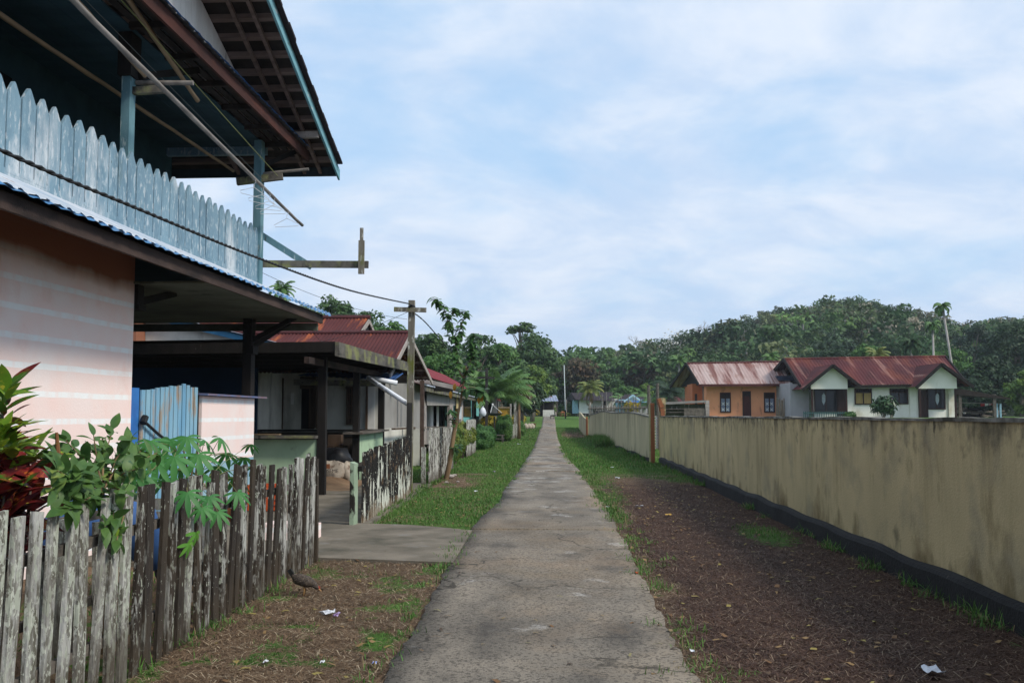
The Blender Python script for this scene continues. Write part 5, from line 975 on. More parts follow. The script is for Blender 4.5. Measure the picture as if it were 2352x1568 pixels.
# thin posts on the field edge
q = YP(1299.5, 950, 140)
for x, yb, yt, Yp, lb in ((1301, 951, 911, 145, 'thin grey post standing on the far field edge'), ):
    p = YP(x, yb, Yp); single('thin_post', MB().tube([(YP(1300+1, 950, Yp)[0]-.0, Yp, 1.3), (p[0], Yp, YP(x, 917, Yp)[2])], .06, 6), gbeam, lb, 'post', (p[0], Yp, 1.3))
# ---------------------------------------------------------------- animals and the person
def skin(name, verts, edges, rad, mat, parent, sub=2):
    l = Vector(parent['_l']); me = bpy.data.meshes.new(name); me.from_pydata([tuple(Vector(v)-l) for v in verts], edges, []); me.materials.append(mat); o = link(name, me, parent, l)
    m = o.modifiers.new('s', 'SKIN'); m.use_smooth_shade = True
    for i, r in enumerate(rad): d = me.skin_vertices[0].data[i]; d.radius = (r, r) if not isinstance(r, tuple) else r; d.use_root = (i == 0)
    o.modifiers.new('u', 'SUBSURF').levels = sub; o.modifiers['u'].render_levels = sub; return o
def quad(label, cat, name, c, ang, L, hgt, mat, headdown=.0, tailup=1, leg=1., group=None, neck=1., belly=1.):
    t = thing(name, c, label, cat, group); ca, sa = cos(ang), sin(ang)
    def q(x, y, z): return (c[0]+(x*ca-y*sa)*L, c[1]+(x*sa+y*ca)*L, c[2]+z*hgt)
    hz = .95-headdown; hx = .72+.05*headdown
    V = [q(0, 0, .78), q(.22, 0, .76), q(.38, 0, .80), q(-.22, 0, .78), q(-.40, 0, .80), q(.55, 0, .9-headdown*.45), q(hx, 0, hz), q(hx+.14, 0, hz-.06-.03*headdown)]
    r = [.13*hgt*belly*1.25, .155*hgt*belly*1.25, .12*hgt*belly*1.2, .13*hgt*belly*1.2, .12*hgt*belly, .09*hgt, .075*hgt, .04*hgt]
    E_ = [(0, 1), (1, 2), (0, 3), (3, 4), (2, 5), (5, 6), (6, 7)]
    for s in (1, -1):
        b = len(V); V += [q(.33, s*.10, .55), q(.34+.03*s, s*.10, .28), q(.33+.05*s, s*.10, .03), q(.38+.05*s, s*.1, .0)]; r += [.055*hgt, .034*hgt, .026*hgt, .026*hgt]; E_ += [(2, b), (b, b+1), (b+1, b+2), (b+2, b+3)]
        b = len(V); V += [q(-.36, s*.10, .55), q(-.47-.03*s, s*.10, .30), q(-.42-.05*s, s*.10, .03), q(-.37-.05*s, s*.1, .0)]; r += [.07*hgt, .036*hgt, .026*hgt, .026*hgt]; E_ += [(4, b), (b, b+1), (b+1, b+2), (b+2, b+3)]
    b = len(V); V += [q(-.52, 0, .80), q(-.62, 0, .80+.25*tailup), q(-.66, 0, .8+.45*tailup)]; r += [.03*hgt, .02*hgt, .015*hgt]; E_ += [(4, b), (b, b+1), (b+1, b+2)]
    skin('body', V, E_, r, mat, t)
    for s in (1, -1): e = q(hx-.03, s*.05, hz+.06); MB().add([Vector(e)+Vector((0, 0, -.03*hgt)), Vector(e)+Vector((.03*L, .0, 0)), Vector(e)+Vector((-.01*L, s*.03*L, .10*hgt)), Vector(e)+Vector((-.03*L, 0, 0))], [(0, 1, 2), (0, 2, 3), (0, 3, 1), (1, 3, 2)]).build('ear', mat, t)
    return t
dogb = M('brown_dog_coat', (.16, .065, .03), (.11, .045, .025), 6); dogk = M('black_dog_coat', (.02, .018, .018), (.10, .06, .04), 2, lo=.55, hi=.65); cowm = M('tawny_cow_coat', (.42, .17, .07), (.34, .13, .055), 2, layers=[((.5, .35, .22), 1.2, (1, 1, 1), .6, .7)])
p = G(1146.5, 990.5); q = G(1229-78, 991.5)
pc = G(1228, 990); quad('brown dog with lowered head and pale raised tail at the left path edge', 'dog', 'dog', (pc[0]-.1, pc[1], float(HT(0, pc[1]))+.01), pi-.15, .46, .46, dogb, .62, 1.1)
yk = 118; pc = YP(1267, 965, yk); quad('black dog standing tail up at the right path edge in the distance', 'dog', 'dog', (pc[0]+.1, yk, float(HT(pc[0], yk))+.02), .1, .52, .52, dogk, .12, 1.2)
pc = YP(1287, 957, 138); quad('tawny cow grazing behind the flagpole', 'cow', 'cow', (pc[0]+.35, 138, 1.42), -.05, .62, .72, cowm, .7, -.9, belly=1.25)
pc = YP(1379, 957, 108); quad('tawny cow standing by the stick fence near the pale stilt house', 'cow', 'cow', (pc[0]-.4, 108, 1.0), .1, .62, .85, cowm, .0, -.9, belly=1.25)
# the speckled hen
hc = G(700, 1366); hz_ = .0; hn = thing('hen', (hc[0], hc[1], 0), 'speckled grey brown hen pecking the ground beside the fence', 'chicken')
henm = M('speckled_feathers', (.10, .075, .055), (.035, .03, .028), 70, layers=[((.30, .26, .22), 90, (1, 1, 1), .6, .66)], rough=.8, bump=.5, bscale=90)
hq = lambda x, y, z: (hc[0]+x, hc[1]+y, z)
skin('body', [hq(-.03, 0, .125), hq(.035, 0, .115), hq(.075, .0, .10), hq(.105, -.01, .075), hq(.125, -.012, .055), hq(-.085, 0, .15), hq(-.125, 0, .185)], [(0, 1), (1, 2), (2, 3), (3, 4), (0, 5), (5, 6)], [.058, .052, .034, .022, .019, .036, .018], henm, hn)
MB().beam(hq(-.10, 0, .16), hq(-.145, .0, .225), .03, .035).build('tail', M('black_tail', (.015, .015, .014)), hn)
for s in (1, -1): MB().tube([hq(-.01, s*.022, .09), hq(.0, s*.024, .045), hq(-.005, s*.024, .0)], .006, 5).tube([hq(-.005, s*.024, .004), hq(.03, s*.03, .004)], .004, 4).build('leg', M('yellow_leg', (.35, .2, .08)), hn)
MB().tube([hq(.13, -.012, .055), hq(.155, -.014, .035)], [.009, .002], 6).build('beak', M('beak_horn', (.4, .22, .1)), hn)
MB().beam(hq(.115, -.012, .078), hq(.138, -.012, .066), .006, .018).build('comb', M('red_comb', (.5, .08, .05)), hn)
# person at the porch rail of the grey house, only dark head and shoulders show
px, py, pz = XP(1036, 985, -5.3); prs = thing('person', (px, py, .5), 'person in dark clothes sitting at the porch rail of the grey house', 'person')
s_ = py/46*1.0
pq = lambda x, y, z: (px+x, py+y, .5+z)
cl = M('dark_shirt', (.035, .022, .022), (.02, .014, .014), 5); skn = M('brown_skin', (.14, .075, .045), (.12, .06, .04), 5)
skin('body', [pq(0, 0, .75), pq(0, 0, .98), pq(0, 0, 1.18), pq(0, -.02, 1.27), pq(0, -.03, 1.36), pq(.2, 0, 1.14), pq(.28, -.05, .88), pq(.15, -.28, .80), pq(-.2, 0, 1.14), pq(-.28, -.05, .88), pq(-.15, -.28, .80), pq(.1, -.05, .62), pq(.12, -.42, .62), pq(.12, -.44, .15), pq(.12, -.58, .08), pq(-.1, -.05, .62), pq(-.12, -.42, .62), pq(-.12, -.44, .15), pq(-.12, -.58, .08)], [(0, 1), (1, 2), (2, 3), (3, 4), (2, 5), (5, 6), (6, 7), (2, 8), (8, 9), (9, 10), (0, 11), (11, 12), (12, 13), (13, 14), (0, 15), (15, 16), (16, 17), (17, 18)], [.13, .12, .13, .055, .09, .06, .045, .035, .06, .045, .035, .09, .065, .045, .04, .09, .065, .045, .04], cl, prs)
lump('hair', pq(0, -.03, 1.28), .115, .125, .12, black, '', '', 2, parent=prs)
# ---------------------------------------------------------------- foliage
def frames(nrm, r):
    nrm = nrm/np.linalg.norm(nrm, axis=1, keepdims=True); a = r.normal(size=nrm.shape); u = np.cross(nrm, a); u /= np.linalg.norm(u, axis=1, keepdims=True)+1e-9; return u, np.cross(nrm, u)
def cards(P, nrm, L, W_, r, droop=.0):
    """leaf-shaped rhombs at P"""
    u, v = frames(nrm, r); n = len(P); L = np.broadcast_to(L, n)[:, None]; W_ = np.broadcast_to(W_, n)[:, None]; nn2 = nrm/np.linalg.norm(nrm, axis=1, keepdims=True)
    V = np.stack([P-u*L*.5, P+v*W_*.5-nn2*W_*.15-u*L*.04, P+u*L*.5-np.array([0, 0, 1])*droop*L, P-v*W_*.5-nn2*W_*.15-u*L*.04], 1).reshape(-1, 3)
    i = np.arange(n)[:, None]*4; return V, i+np.array([[0, 1, 2, 3]])
def crown_pts(r, nclump, rx, ry, rz_, rc, per, flat=1., shell=.55):
    d = r.normal(size=(nclump, 3)); d /= np.linalg.norm(d, axis=1, keepdims=True); rad = shell+(1-shell)*r.random(nclump)**.5
    Cc = d*rad[:, None]*np.array([rx, ry, rz_])*(.82+.36*r.random((nclump, 1)))
    P = []; Nn = []
    for c in Cc:
        e = r.normal(size=(per, 3)); e /= np.linalg.norm(e, axis=1, keepdims=True); rr = rc*(.7+.6*r.random())*(.45+.55*r.random((per, 1))**.5)
        P.append(c+e*rr*np.array([1, 1, .62*flat])); n = e*.8+np.array([0, 0, .55])+r.normal(size=(per, 3))*.45; Nn.append(n)
    return np.concatenate(P), np.concatenate(Nn), Cc
def tree(name, x, y, top, width, crown_h, mat, label, bark=barkg, nclump=36, per=70, ls=.45, seed=1, trunk_r=.22, group=None, cat='tree', z0=None, rc=None, shell=.5, flat=1., lean=0., narrow=.55, limbs=9, droop=.1, base_h=None):
    r = np.random.default_rng(seed); z0 = float(HT(x, y)) if z0 is None else z0; t = thing(name, (x, y, z0), label, cat, group)
    rx = width/2*.86; rz_ = crown_h/2*.9; cz = top-crown_h/2; rc = rc or width*.15
    P, Nn, Cc = crown_pts(r, nclump, rx, rx, rz_, rc, per, flat, shell); c0 = np.array([x+lean, y, cz])
    s = r.random(len(P))*.6+.7; V, Fa = cards(P+c0, Nn, ls*s, ls*narrow*s, r, droop)
    npmesh('crown', V, Fa, mat, t)
    mb = MB(); pts = [(x, y, z0-.2), (x+lean*.2+.1, y, z0+(cz-z0)*.45), (x+lean*.7-.05, y, cz-rz_*.35), (x+lean, y, cz+rz_*.4)]; mb.tube(pts, [trunk_r*1.25, trunk_r, trunk_r*.7, trunk_r*.2], 8)
    o = np.argsort(Cc[:, 2]); idx = o[np.linspace(0, len(o)-1, min(limbs, len(o))).astype(int)]
    for k in idx:
        e = Vector(tuple(Cc[k]+c0)); u = min(.9, .45+.4*random.random()); b = Vector(pts[1]).lerp(Vector(pts[3]), u*.8); m_ = b.lerp(e, .5)+Vector((0, 0, .08*(e-b).length)); mb.tube([b, m_, e], [trunk_r*.42, trunk_r*.28, trunk_r*.08], 5, False)
    mb.build('trunk', bark, t, smooth=True); return t
def TR(name, xs_, ys_, Y, w_px, h_px, mat, label, **k):   # (centre x, top y) seen at depth Y
    p = YP(xs_, ys_, Y); sc = Y/F; return tree(name, p[0], Y, p[2], w_px*sc, h_px*sc, mat, label, **k)
def palm(name, x, y, ctr, L, nf, mat, label, bark=barkp, tr=.13, seed=1, lw=.05, group=None, dead=0, arch=1., base=None, nl=34, spread=1., z0=None, upr=.5):
    r = np.random.default_rng(seed); z0 = float(HT(x, y)) if z0 is None else z0; t = thing(name, (x, y, z0), label, 'palm tree', group)
    bx = base if base is not None else x; cx, cy_, cz = ctr
    mb = MB(); mb.tube([(bx, y, z0-.1), (bx+(cx-bx)*.3, y, z0+(cz-z0)*.4), (cx, cy_, cz+.1)], [tr*1.3, tr, tr*.9], 9); mb.build('trunk', bark, t, smooth=True)
    V = []; Vd = []; ribs = MB()
    for k in range(nf):
        az = 2.399*k+r.uniform(-.2, .2); el = (1.35-(k/nf)*(1.35+upr))*spread; isd = k >= nf-dead
        if isd: el = -.9
        Lf = L*r.uniform(.82, 1.08); ns = 16; p = np.array([cx, cy_, cz]); e = el; pts = [p.copy()]; dirs = []
        for s in range(ns):
            d = np.array([cos(az)*cos(e), sin(az)*cos(e), sin(e)]); dirs.append(d); p = p+d*Lf/ns; pts.append(p.copy()); e -= arch*(.10+.05*r.random())*(.4+s/ns)
        ribs.tube(pts[::3]+[pts[-1]], [lw*.8*(1-.85*i/6) for i in range(len(pts[::3])+1)], 4, False)
        pts = np.array(pts)
        side = np.array([-sin(az), cos(az), 0])
        for s in range(2, nl):
            u = s/nl; j = min(int(u*ns), ns-1); b = pts[j]+(pts[j+1]-pts[j])*(u*ns-j); d = dirs[j]; ll = Lf*.27*(sin(pi*min(1, .12+u*.9))**.6+.05)*r.uniform(.85, 1.1)
            for sg in (1, -1):
                dd = d*.65+side*sg*.85+np.array([0, 0, -.28-(.5 if isd else 0)+r.uniform(-.12, .12)]); dd /= np.linalg.norm(dd); w_ = np.cross(dd, side*sg)*0+np.array(d)*lw*.5; tip = b+dd*ll+np.array([0, 0, -ll*.28]); md = b+dd*ll*.55
                (Vd if isd else V).append([b, md+w_, tip, md-w_])
    V = np.array(V).reshape(-1, 3); npmesh('fronds', V, np.arange(len(V)).reshape(-1, 4), mat, t); ribs.build('frond_ribs', mat, t)
    if Vd: V = np.array(Vd).reshape(-1, 3); npmesh('dead_fronds', V, np.arange(len(V)).reshape(-1, 4), lf_dead, t)
    return t
def PM(name, xs_, ys_, Y, r_px, nf, mat, label, bx=None, **k):
    c = YP(xs_, ys_, Y); return palm(name, c[0], Y, c, r_px*Y/F, nf, mat, label, base=(YP(bx, ys_, Y)[0] if bx else None), **k)
# ---------------------------------------------------------------- hills
SK = np.array([(-900, 700), (-300, 720), (700, 715), (830, 738), (960, 790), (1050, 805), (1250, 812), (1290, 825), (1330, 812), (1400, 812), (1440, 804), (1480, 790), (1540, 772), (1600, 768), (1650, 742), (1720, 724), (1800, 706), (1850, 700), (1900, 694), (2000, 700), (2080, 716), (2160, 737), (2210, 756), (2280, 745), (2352, 747), (2700, 740), (3400, 760)], float)
SK[:, 1] += 12*((SK[:, 0] > 1520)*1.)+5*((SK[:, 0] > 1300) & (SK[:, 0] <= 1520))
def scrx(x, y): return CX+F*np.tan(np.arctan2(x, y)+YAW)
def canopy(x, y):                       # height of the tree tops
    R_ = np.hypot(x, y); sy = np.interp(scrx(x, np.maximum(y, 1)), SK[:, 0], SK[:, 1]); return 1.6+(953-sy)/F*R_
def hill(x, y):
    R_ = np.hypot(x, y); top = 1.6+(953-np.interp(scrx(x, np.maximum(y, 1)), SK[:, 0], SK[:, 1]))/F*300-8.5
    return 1.3+ss(R_, 165, 300)*np.maximum(top, 0)+(R_ > 300)*(R_-300)*.02*0
ra = np.linspace(150, 420, 46); th = np.linspace(-1.0, .95, 110); rr, tt = np.meshgrid(ra, th)
hx, hy = rr*np.sin(tt), rr*np.cos(tt); hz2 = np.where(rr < 166, -1, hill(hx, hy)); n0 = len(ra); ii = (np.arange(len(th)-1)[:, None]*n0+np.arange(n0-1)[None]).ravel()
tag(npmesh('hills', np.stack([hx, hy, hz2], -1).reshape(-1, 3), np.stack([ii, ii+n0, ii+n0+1, ii+1], 1), M('hill_undergrowth', (.03, .05, .02), (.018, .03, .014), .3, rough=1), smooth=True), kind='structure')
# the mass of the hillside forest: many crowns as one object
protos = []
for k in range(7):
    r = np.random.default_rng(50+k); P, Nn, Cc = crown_pts(r, 17, 3.2, 3.2, 2.6 if k % 2 else 3.4, 1.35, 34, 1., .45); V, Fa = cards(P, Nn, .62*(r.random(len(P))*.6+.7), .42, r, .1); protos.append(V)
pal = np.array([(.042, .088, .032), (.060, .115, .038), (.085, .13, .045), (.125, .15, .062), (.19, .18, .11), (.055, .10, .05), (.10, .18, .045), (.26, .235, .17)])
VV = []; TT = []; rg = np.random.default_rng(3); pos = []; trunks = MB()
for R_ in np.concatenate([np.arange(168, 300, 7.5), [303, 309, 318]]):
    da = 5.0/R_; 
    for a in np.arange(-.66, .56, da):
        aa = a+rg.uniform(-.5, .5)*da; Rr = R_+rg.uniform(-3, 3); x, y = Rr*sin(aa), Rr*cos(aa); g = float(hill(x, y)); sxx = scrx(x, y)
        if 0 < sxx < 620: continue
        sz_ = rg.choice([.8, 1.0, 1.25, 1.6], p=[.3, .35, .22, .13])*rg.uniform(.9, 1.1); h = (8.0 if R_ > 200 else 9.5)*sz_; cz = g+h-2.6*sz_
        lim = float(canopy(x, y)); 
        if cz+3.0*sz_ > lim+.2: cz = lim+rg.uniform(-1.4, .4)-3.0*sz_
        V = protos[rg.integers(7)]; an = rg.uniform(0, 6.28); c, s_ = cos(an), sin(an); V = np.stack([V[:, 0]*c-V[:, 1]*s_, V[:, 0]*s_+V[:, 1]*c, V[:, 2]], 1)*sz_+np.array([x, y, cz])
        pi_ = pal[rg.choice(8, p=[.18, .2, .17, .13, .09, .12, .05, .06])] if R_ > 205 else pal[rg.choice(8, p=[.22, .26, .14, .03, .02, .18, .15, 0])]
        VV.append(V); TT.append(np.broadcast_to(pi_*rg.uniform(.6, 2.1), V.shape)*1.0)
        if rg.random() < .5: trunks.tube([(x, y-2.5, g), (x+rg.uniform(-.8, .8), y-2.9, cz+rg.uniform(-1, 2))], [.2, .12], 4, False)
V = np.concatenate(VV); T_ = np.concatenate(TT)
fo = npmesh('hillside_forest', V, np.arange(len(V)).reshape(-1, 4), lf_t, None, (0, 240, 0), T_); tag(fo, kind='stuff')
tag(trunks.build('forest_trunks', barkp, None, (0, 240, 0)), kind='stuff')
# ---------------------------------------------------------------- bare pale trees on the hill
def bare(x, y, z0, h, seed):
    r = random.Random(seed); mb = MB()
    def br(p, d, L, rad, lv):
        q = p+d*L; m_ = p.lerp(q, .5)+Vector((r.uniform(-.06, .06), r.uniform(-.06, .06), 0))*L; mb.tube([p, m_, q], [rad, rad*.8, rad*.6], 4, False)
        if lv == 0: return
        for k in range(3 if lv > 2 else 4):
            nd = (d+Vector((r.uniform(-.9, .9), r.uniform(-.9, .9), r.uniform(-.1, .5)))).normalized(); br(p.lerp(q, r.uniform(.6, 1)), nd, L*r.uniform(.55, .8), rad*.5, lv-1)
    br(Vector((x, y, z0)), Vector((r.uniform(-.1, .1), 0, 1)), h*.36, .30, 4); return mb
for i, (sx_, sy_, Y, hp) in enumerate([(1500, 800, 210, 40), (1470, 770, 290, 34), (1610, 725, 300, 40), (1615, 730, 296, 30), (1770, 800, 215, 52), (1850, 792, 210, 58), (1905, 775, 225, 50), (1955, 800, 208, 54), (1990, 745, 260, 44), (2052, 735, 260, 46), (1820, 735, 270, 38), (2080, 790, 215, 46), (1700, 760, 260, 40), (1745, 842, 190, 44), (1935, 740, 280, 38), (1395, 835, 200, 30)]):
    best = min(np.arange(172, 300, 4.), key=lambda q: abs((953-(float(hill(YP(sx_, 900, q)[0], q))+8.2-1.6)/q*F)-(sy_+10)) + (0 if q > Y-60 else 1)); Y = float(best)
    hgt = max(9., hp*Y/F*1.5); top = YP(sx_, sy_, Y); gz_ = float(hill(top[0], Y)); top = (top[0], Y, max(gz_+8.5+hgt*.32, 0)); mb = bare(top[0], Y, top[2]-hgt, hgt, i+3)
    tag(mb.build('bare_tree', barkp, None, (top[0], Y, top[2]-hgt)), 'pale leafless branching tree among the green crowns on the hillside', 'tree', 'leafless trees on the hillside')
# ---------------------------------------------------------------- trees one can tell apart
TR('broadleaf_tree', 760, 688, 78, 130, 100, lf_dark, 'dark tree rising directly behind the blue awning end', seed=4, ls=.34, nclump=44, per=80)
TR('broadleaf_tree', 850, 712, 84, 130, 95, lf_dark, 'open-crowned dark tree above the ridge of the rusty red roof', seed=5, ls=.34, nclump=36, per=64, shell=.75)
TR('broadleaf_tree', 905, 742, 80, 90, 80, lf_mid, 'tree between the rusty roof ridge and the near utility pole', seed=6, ls=.34, nclump=30, per=60, shell=.7)
TR('broadleaf_tree', 845, 755, 70, 110, 60, lf_mid, 'low bright green tree touching the ridge of the rusty roof', seed=16, ls=.34)
TR('broadleaf_tree', 1000, 752, 84, 115, 115, lf_dark, 'dark round tree just right of the near utility pole', seed=7, ls=.36, nclump=50, per=74)
TR('broadleaf_tree', 1095, 765, 92, 90, 100, lf_dark, 'grey-green tree behind the top of the young guava tree', seed=8, ls=.36, nclump=34, per=60, shell=.7)
TR('broadleaf_tree', 1010, 815, 72, 120, 60, lf_mid, 'low bright green tree behind the shingle roof', seed=18, ls=.3)
TR('dense_tree', 1150, 783, 118, 105, 110, lf_mid, 'dense bright green tree behind the coconut palm by the houses', seed=9, ls=.5, nclump=60, per=80)
TR('dense_tree', 1222, 768, 135, 135, 150, lf_dark, 'big dark rounded tree left of the gap in the skyline', seed=10, ls=.55, nclump=90, per=90, trunk_r=.4)
TR('dense_tree', 1180, 830, 112, 90, 90, lf_dark, 'dark tree mass between the coconut palm and the yellowish tree', seed=31, ls=.5, nclump=50, per=80)
TR('umbrella_tree', 1195, 739, 150, 74, 30, lf_dark, 'tall umbrella-crowned tree standing above all others left of the path end', seed=11, ls=.5, nclump=20, per=60, shell=.2, flat=.6, trunk_r=.22)
TR('yellow_green_tree', 1222, 832, 112, 80, 95, lf_yel, 'yellowish green tree beside the mango tree', seed=12, ls=.42, nclump=50, per=80)
TR('mango_tree', 1195, 862, 92, 105, 92, leafm('mango_leaves', (.022, .055, .018), (.05, .09, .022), .8, .15, .4, spec=.5), 'mango tree with long dark hanging leaves over the far board fence', seed=13, ls=.52, narrow=.3, nclump=60, per=90, droop=.4, shell=.45)
TR('dense_tree', 1257, 880, 160, 60, 75, lf_yel, 'light green tree over the small shelter at the path end', seed=14, ls=.5, nclump=40, per=70)
TR('dense_tree', 1302, 868, 166, 56, 85, lf_mid, 'fresh green tree right behind the flagpole', seed=15, ls=.5, nclump=40, per=70)
TR('red_leaved_tree', 1328, 823, 165, 112, 72, lf_brn, 'wide tree with reddish brown foliage left above the pale stilt house', seed=17, ls=.55, nclump=80, per=80, bark=barkp, shell=.6, limbs=20)
TR('red_leaved_tree', 1478, 822, 170, 84, 92, lf_brn, 'reddish brown tree right of the middle, above the light blue house', seed=19, ls=.55, nclump=70, per=80, limbs=14)
TR('red_leaved_tree', 1440, 832, 172, 60, 70, lf_brn, 'smaller reddish brown tree left beside the larger one above the light blue house', seed=41, ls=.55, nclump=50, per=80, limbs=14)
for i, (x, y, Y, w_, h, m_, lb) in enumerate([(1400, 858, 160, 78, 90, lf_dark, 'dark green tree directly above the ridge of the pale stilt house'), (1440, 880, 158, 66, 70, lf_mid, 'mid green tree between the two far wooden houses'), (1510, 870, 162, 70, 80, lf_dark, 'dark green tree behind the big palm near the gate gap'), (1350, 885, 158, 60, 70, lf_dark, 'dark tree behind the left end of the pale stilt house'), (1480, 880, 160, 44, 64, lf_yel, 'light yellowish green tree above the light blue house'), (1270, 842, 165, 60, 100, lf_dark, 'dark tree just left of the flagpole top'), (1560, 860, 150, 60, 90, lf_dark, 'dark tree left of the orange house'), (1310, 815, 210, 40, 40, lf_dark, 'small dark tree peaking in the low middle of the skyline')]):
    TR('forest_tree', x, y, Y, w_, h, m_, lb, seed=60+i, ls=.52, nclump=46, per=74, trunk_r=.25)
# blossoming tree
bt = TR('blossoming_tree', 1558, 757, 185, 92, 120, leafm('pale_green_leaves', (.075, .115, .05), (.05, .085, .035), .8), 'tall pale green tree with white blossoms left of the orange house', seed=20, ls=.5, nclump=60, per=46, bark=barkp, shell=.75, limbs=26)
r = np.random.default_rng(5); c = YP(1550, 805, 185); P = r.normal(size=(260, 3)); P /= np.linalg.norm(P, axis=1, keepdims=True); P = np.array(c)+P*np.array([3.4, 3.4, 4.2])*(r.random((260, 1))**.3); V, Fa = cards(P, r.normal(size=P.shape)+np.array([0, -1.5, .5]), .34, .3, r); npmesh('blossoms', V, Fa, M('white_blossom', (.62, .62, .58)), bt)
TR('hill_tree', 1975, 684, 262, 92, 66, lf_dark, 'largest dark rounded tree on top of the hill', seed=21, ls=.75, nclump=70, per=80, trunk_r=.4, z0=20)
TR('hill_tree', 1912, 689, 275, 60, 38, lf_yel, 'yellow green tree on the hilltop left of the large dark one', seed=22, ls=.7, nclump=36, per=60, z0=22)
TR('hill_tree', 2075, 702, 265, 84, 50, leafm('grey_green_leaves', (.06, .085, .05), (.04, .065, .035), .8), 'grey green open tree on the hill right of the large dark one', seed=23, ls=.6, nclump=40, per=50, shell=.7, z0=18)
TR('hill_tree', 1440, 787, 285, 38, 30, lf_dark, 'small round dark tree on the ridge left of the blossoming tree', seed=24, ls=.7, z0=12)
TR('hill_tree', 1395, 797, 280, 40, 28, lf_mid, 'small green tree on the ridge above the red-leaved tree', seed=25, ls=.7, z0=12)
# right-hand dark trees
dk2 = leafm('deep_green_leaves', (.018, .042, .018), (.034, .070, .024), .7)
for i, (x, y, Y, w_, h, m_, lb) in enumerate([(2330, 738, 125, 150, 190, dk2, 'tall dark tree at the right edge of the view'), (2235, 735, 150, 110, 150, leafm('bluish_leaves', (.028, .058, .034), (.04, .075, .04), .7), 'tall bluish green tree right of the tallest slender palm'), (2280, 820, 112, 130, 130, dk2, 'dark spreading tree behind the firewood lean-to'), (2345, 850, 104, 80, 110, lf_yel, 'yellowish green shrubby tree at the right edge above the wall'), (2170, 800, 120, 110, 110, lf_mid, 'green tree behind the right gable of the white house'), (2240, 870, 108, 90, 80, dk2, 'low dark tree over the lean-to roof'), (2400, 780, 118, 120, 180, dk2, 'dark tree partly cut by the right edge of the view'), (1990, 790, 118, 60, 50, lf_mid, 'rounded green bush tree above the middle of the white house roof'), (1900, 808, 125, 120, 40, dk2, 'low dark tree over the left part of the white house roof')]):
    TR('dark_tree', x, y, Y, w_, h, m_, lb, seed=80+i, ls=.42, nclump=90 if w_ > 100 else 50, per=84, trunk_r=.28, z0=1.4)
# palms
PM('coconut_palm', 1135, 912, 62, 112, 30, lf_pal, 'large coconut palm with long fronds behind the turquoise-edged house', seed=2, tr=.2, lw=.085, arch=.75, nl=40, upr=-.15)
PM('dry_palm', 1192, 903, 66, 46, 9, lf_dead, 'dry brown palm fronds spreading over the pale utility pole', seed=21, tr=.1, lw=.05, arch=1.5, nl=40, upr=.0, bark=barkb)
PM('coconut_palm', 1355, 893, 118, 40, 26, lf_paly, 'yellowing coconut palm with a white trunk in front of the pale stilt house', seed=3, tr=.13, lw=.07, bark=barkp, dead=3)
PM('coconut_palm', 1438, 925, 146, 44, 18, lf_pal, 'coconut palm between the pale stilt house and the light blue house', seed=4, tr=.18, lw=.09)
PM('coconut_palm', 1538, 905, 108, 56, 30, leafm('grey_green_fronds', (.05, .085, .05), (.04, .07, .04), 1), 'grey green coconut palm beside the orange house', seed=5, tr=.2, lw=.07, dead=4)
PM('coconut_palm', 1500, 925, 128, 46, 20, lf_pal, 'coconut palm behind the left terracotta gate post', seed=15, tr=.2, lw=.07)
PM('areca_palm', 2165, 706, 112, 30, 15, lf_pal, 'tallest slender palm above the white house', bx=2192, seed=6, tr=.13, lw=.16, arch=1.7, bark=barkp, nl=20, z0=1.4)
PM('areca_palm', 2142, 748, 118, 26, 13, lf_pal, 'second slender palm just left of the tallest one', seed=7, tr=.13, lw=.16, arch=1.6, nl=20, z0=1.4)
PM('areca_palm', 2093, 790, 106, 34, 18, leafm('deep_palm_fronds', (.03, .075, .025), (.045, .09, .03), 1), 'bushy dark palm behind the right part of the white house roof', seed=8, tr=.14, lw=.16, arch=1.3, nl=24, z0=1.4)
PM('areca_palm', 2015, 815, 104, 36, 16, lf_paly, 'low light green palm behind the white house ridge', seed=9, tr=.14, lw=.1, z0=1.4)
PM('areca_palm', 1400, 822, 185, 22, 12, lf_pal, 'small palm on the low slope above the dark green tree', seed=10, tr=.15, lw=.2, z0=2, nl=18); PM('areca_palm', 1770, 822, 112, 26, 14, lf_pal, 'low palm top just left of the white house ridge', seed=11, tr=.15, lw=.14, z0=1.4, nl=20)
PM('areca_palm', 1560, 830, 150, 26, 14, lf_pal, 'small palm beside the left end of the orange house roof', seed=12, tr=.15, lw=.2, z0=1.4, nl=20)
PM('coconut_palm', 648, 668, 64, 42, 20, lf_pal, 'palm crown peeking over the blue awning at the left', seed=13, tr=.16, lw=.06, arch=1.1)
# hedges and bushes
def bush(name, c, rx, ry, rz_, mat, label, n=2600, ls=.07, seed=1, cat='bush', narrow=.5, stems=True, group=None, shell=.8):
    r = np.random.default_rng(seed); t = thing(name, (c[0], c[1], float(HT(c[0], c[1]))), label, cat, group)
    e = r.normal(size=(n, 3)); e /= np.linalg.norm(e, axis=1, keepdims=True); k = 1+.13*np.sin(e[:, :1]*5+seed)+.12*np.sin(e[:, 1:2]*7+e[:, 2:3]*6+seed); P = np.array(c)+e*k*np.array([rx, ry, rz_])*(shell+(1-shell)*r.random((n, 1))); V, Fa = cards(P, e+r.normal(size=(n, 3))*.5+np.array([0, 0, .2]), ls*(.7+.6*r.random(n)), ls*narrow, r, .1); npmesh('foliage', V, Fa, mat, t)
    mb = MB()
    for i in range(7): a = random.uniform(0, 6.28); mb.tube([(c[0]+.1*cos(a), c[1]+.1*sin(a), t.location.z-.05), (c[0]+rx*.6*cos(a), c[1]+ry*.6*sin(a), c[2]+rz_*.3)], [.03, .012], 5, False)
    mb.build('stems', barkg, t); return t
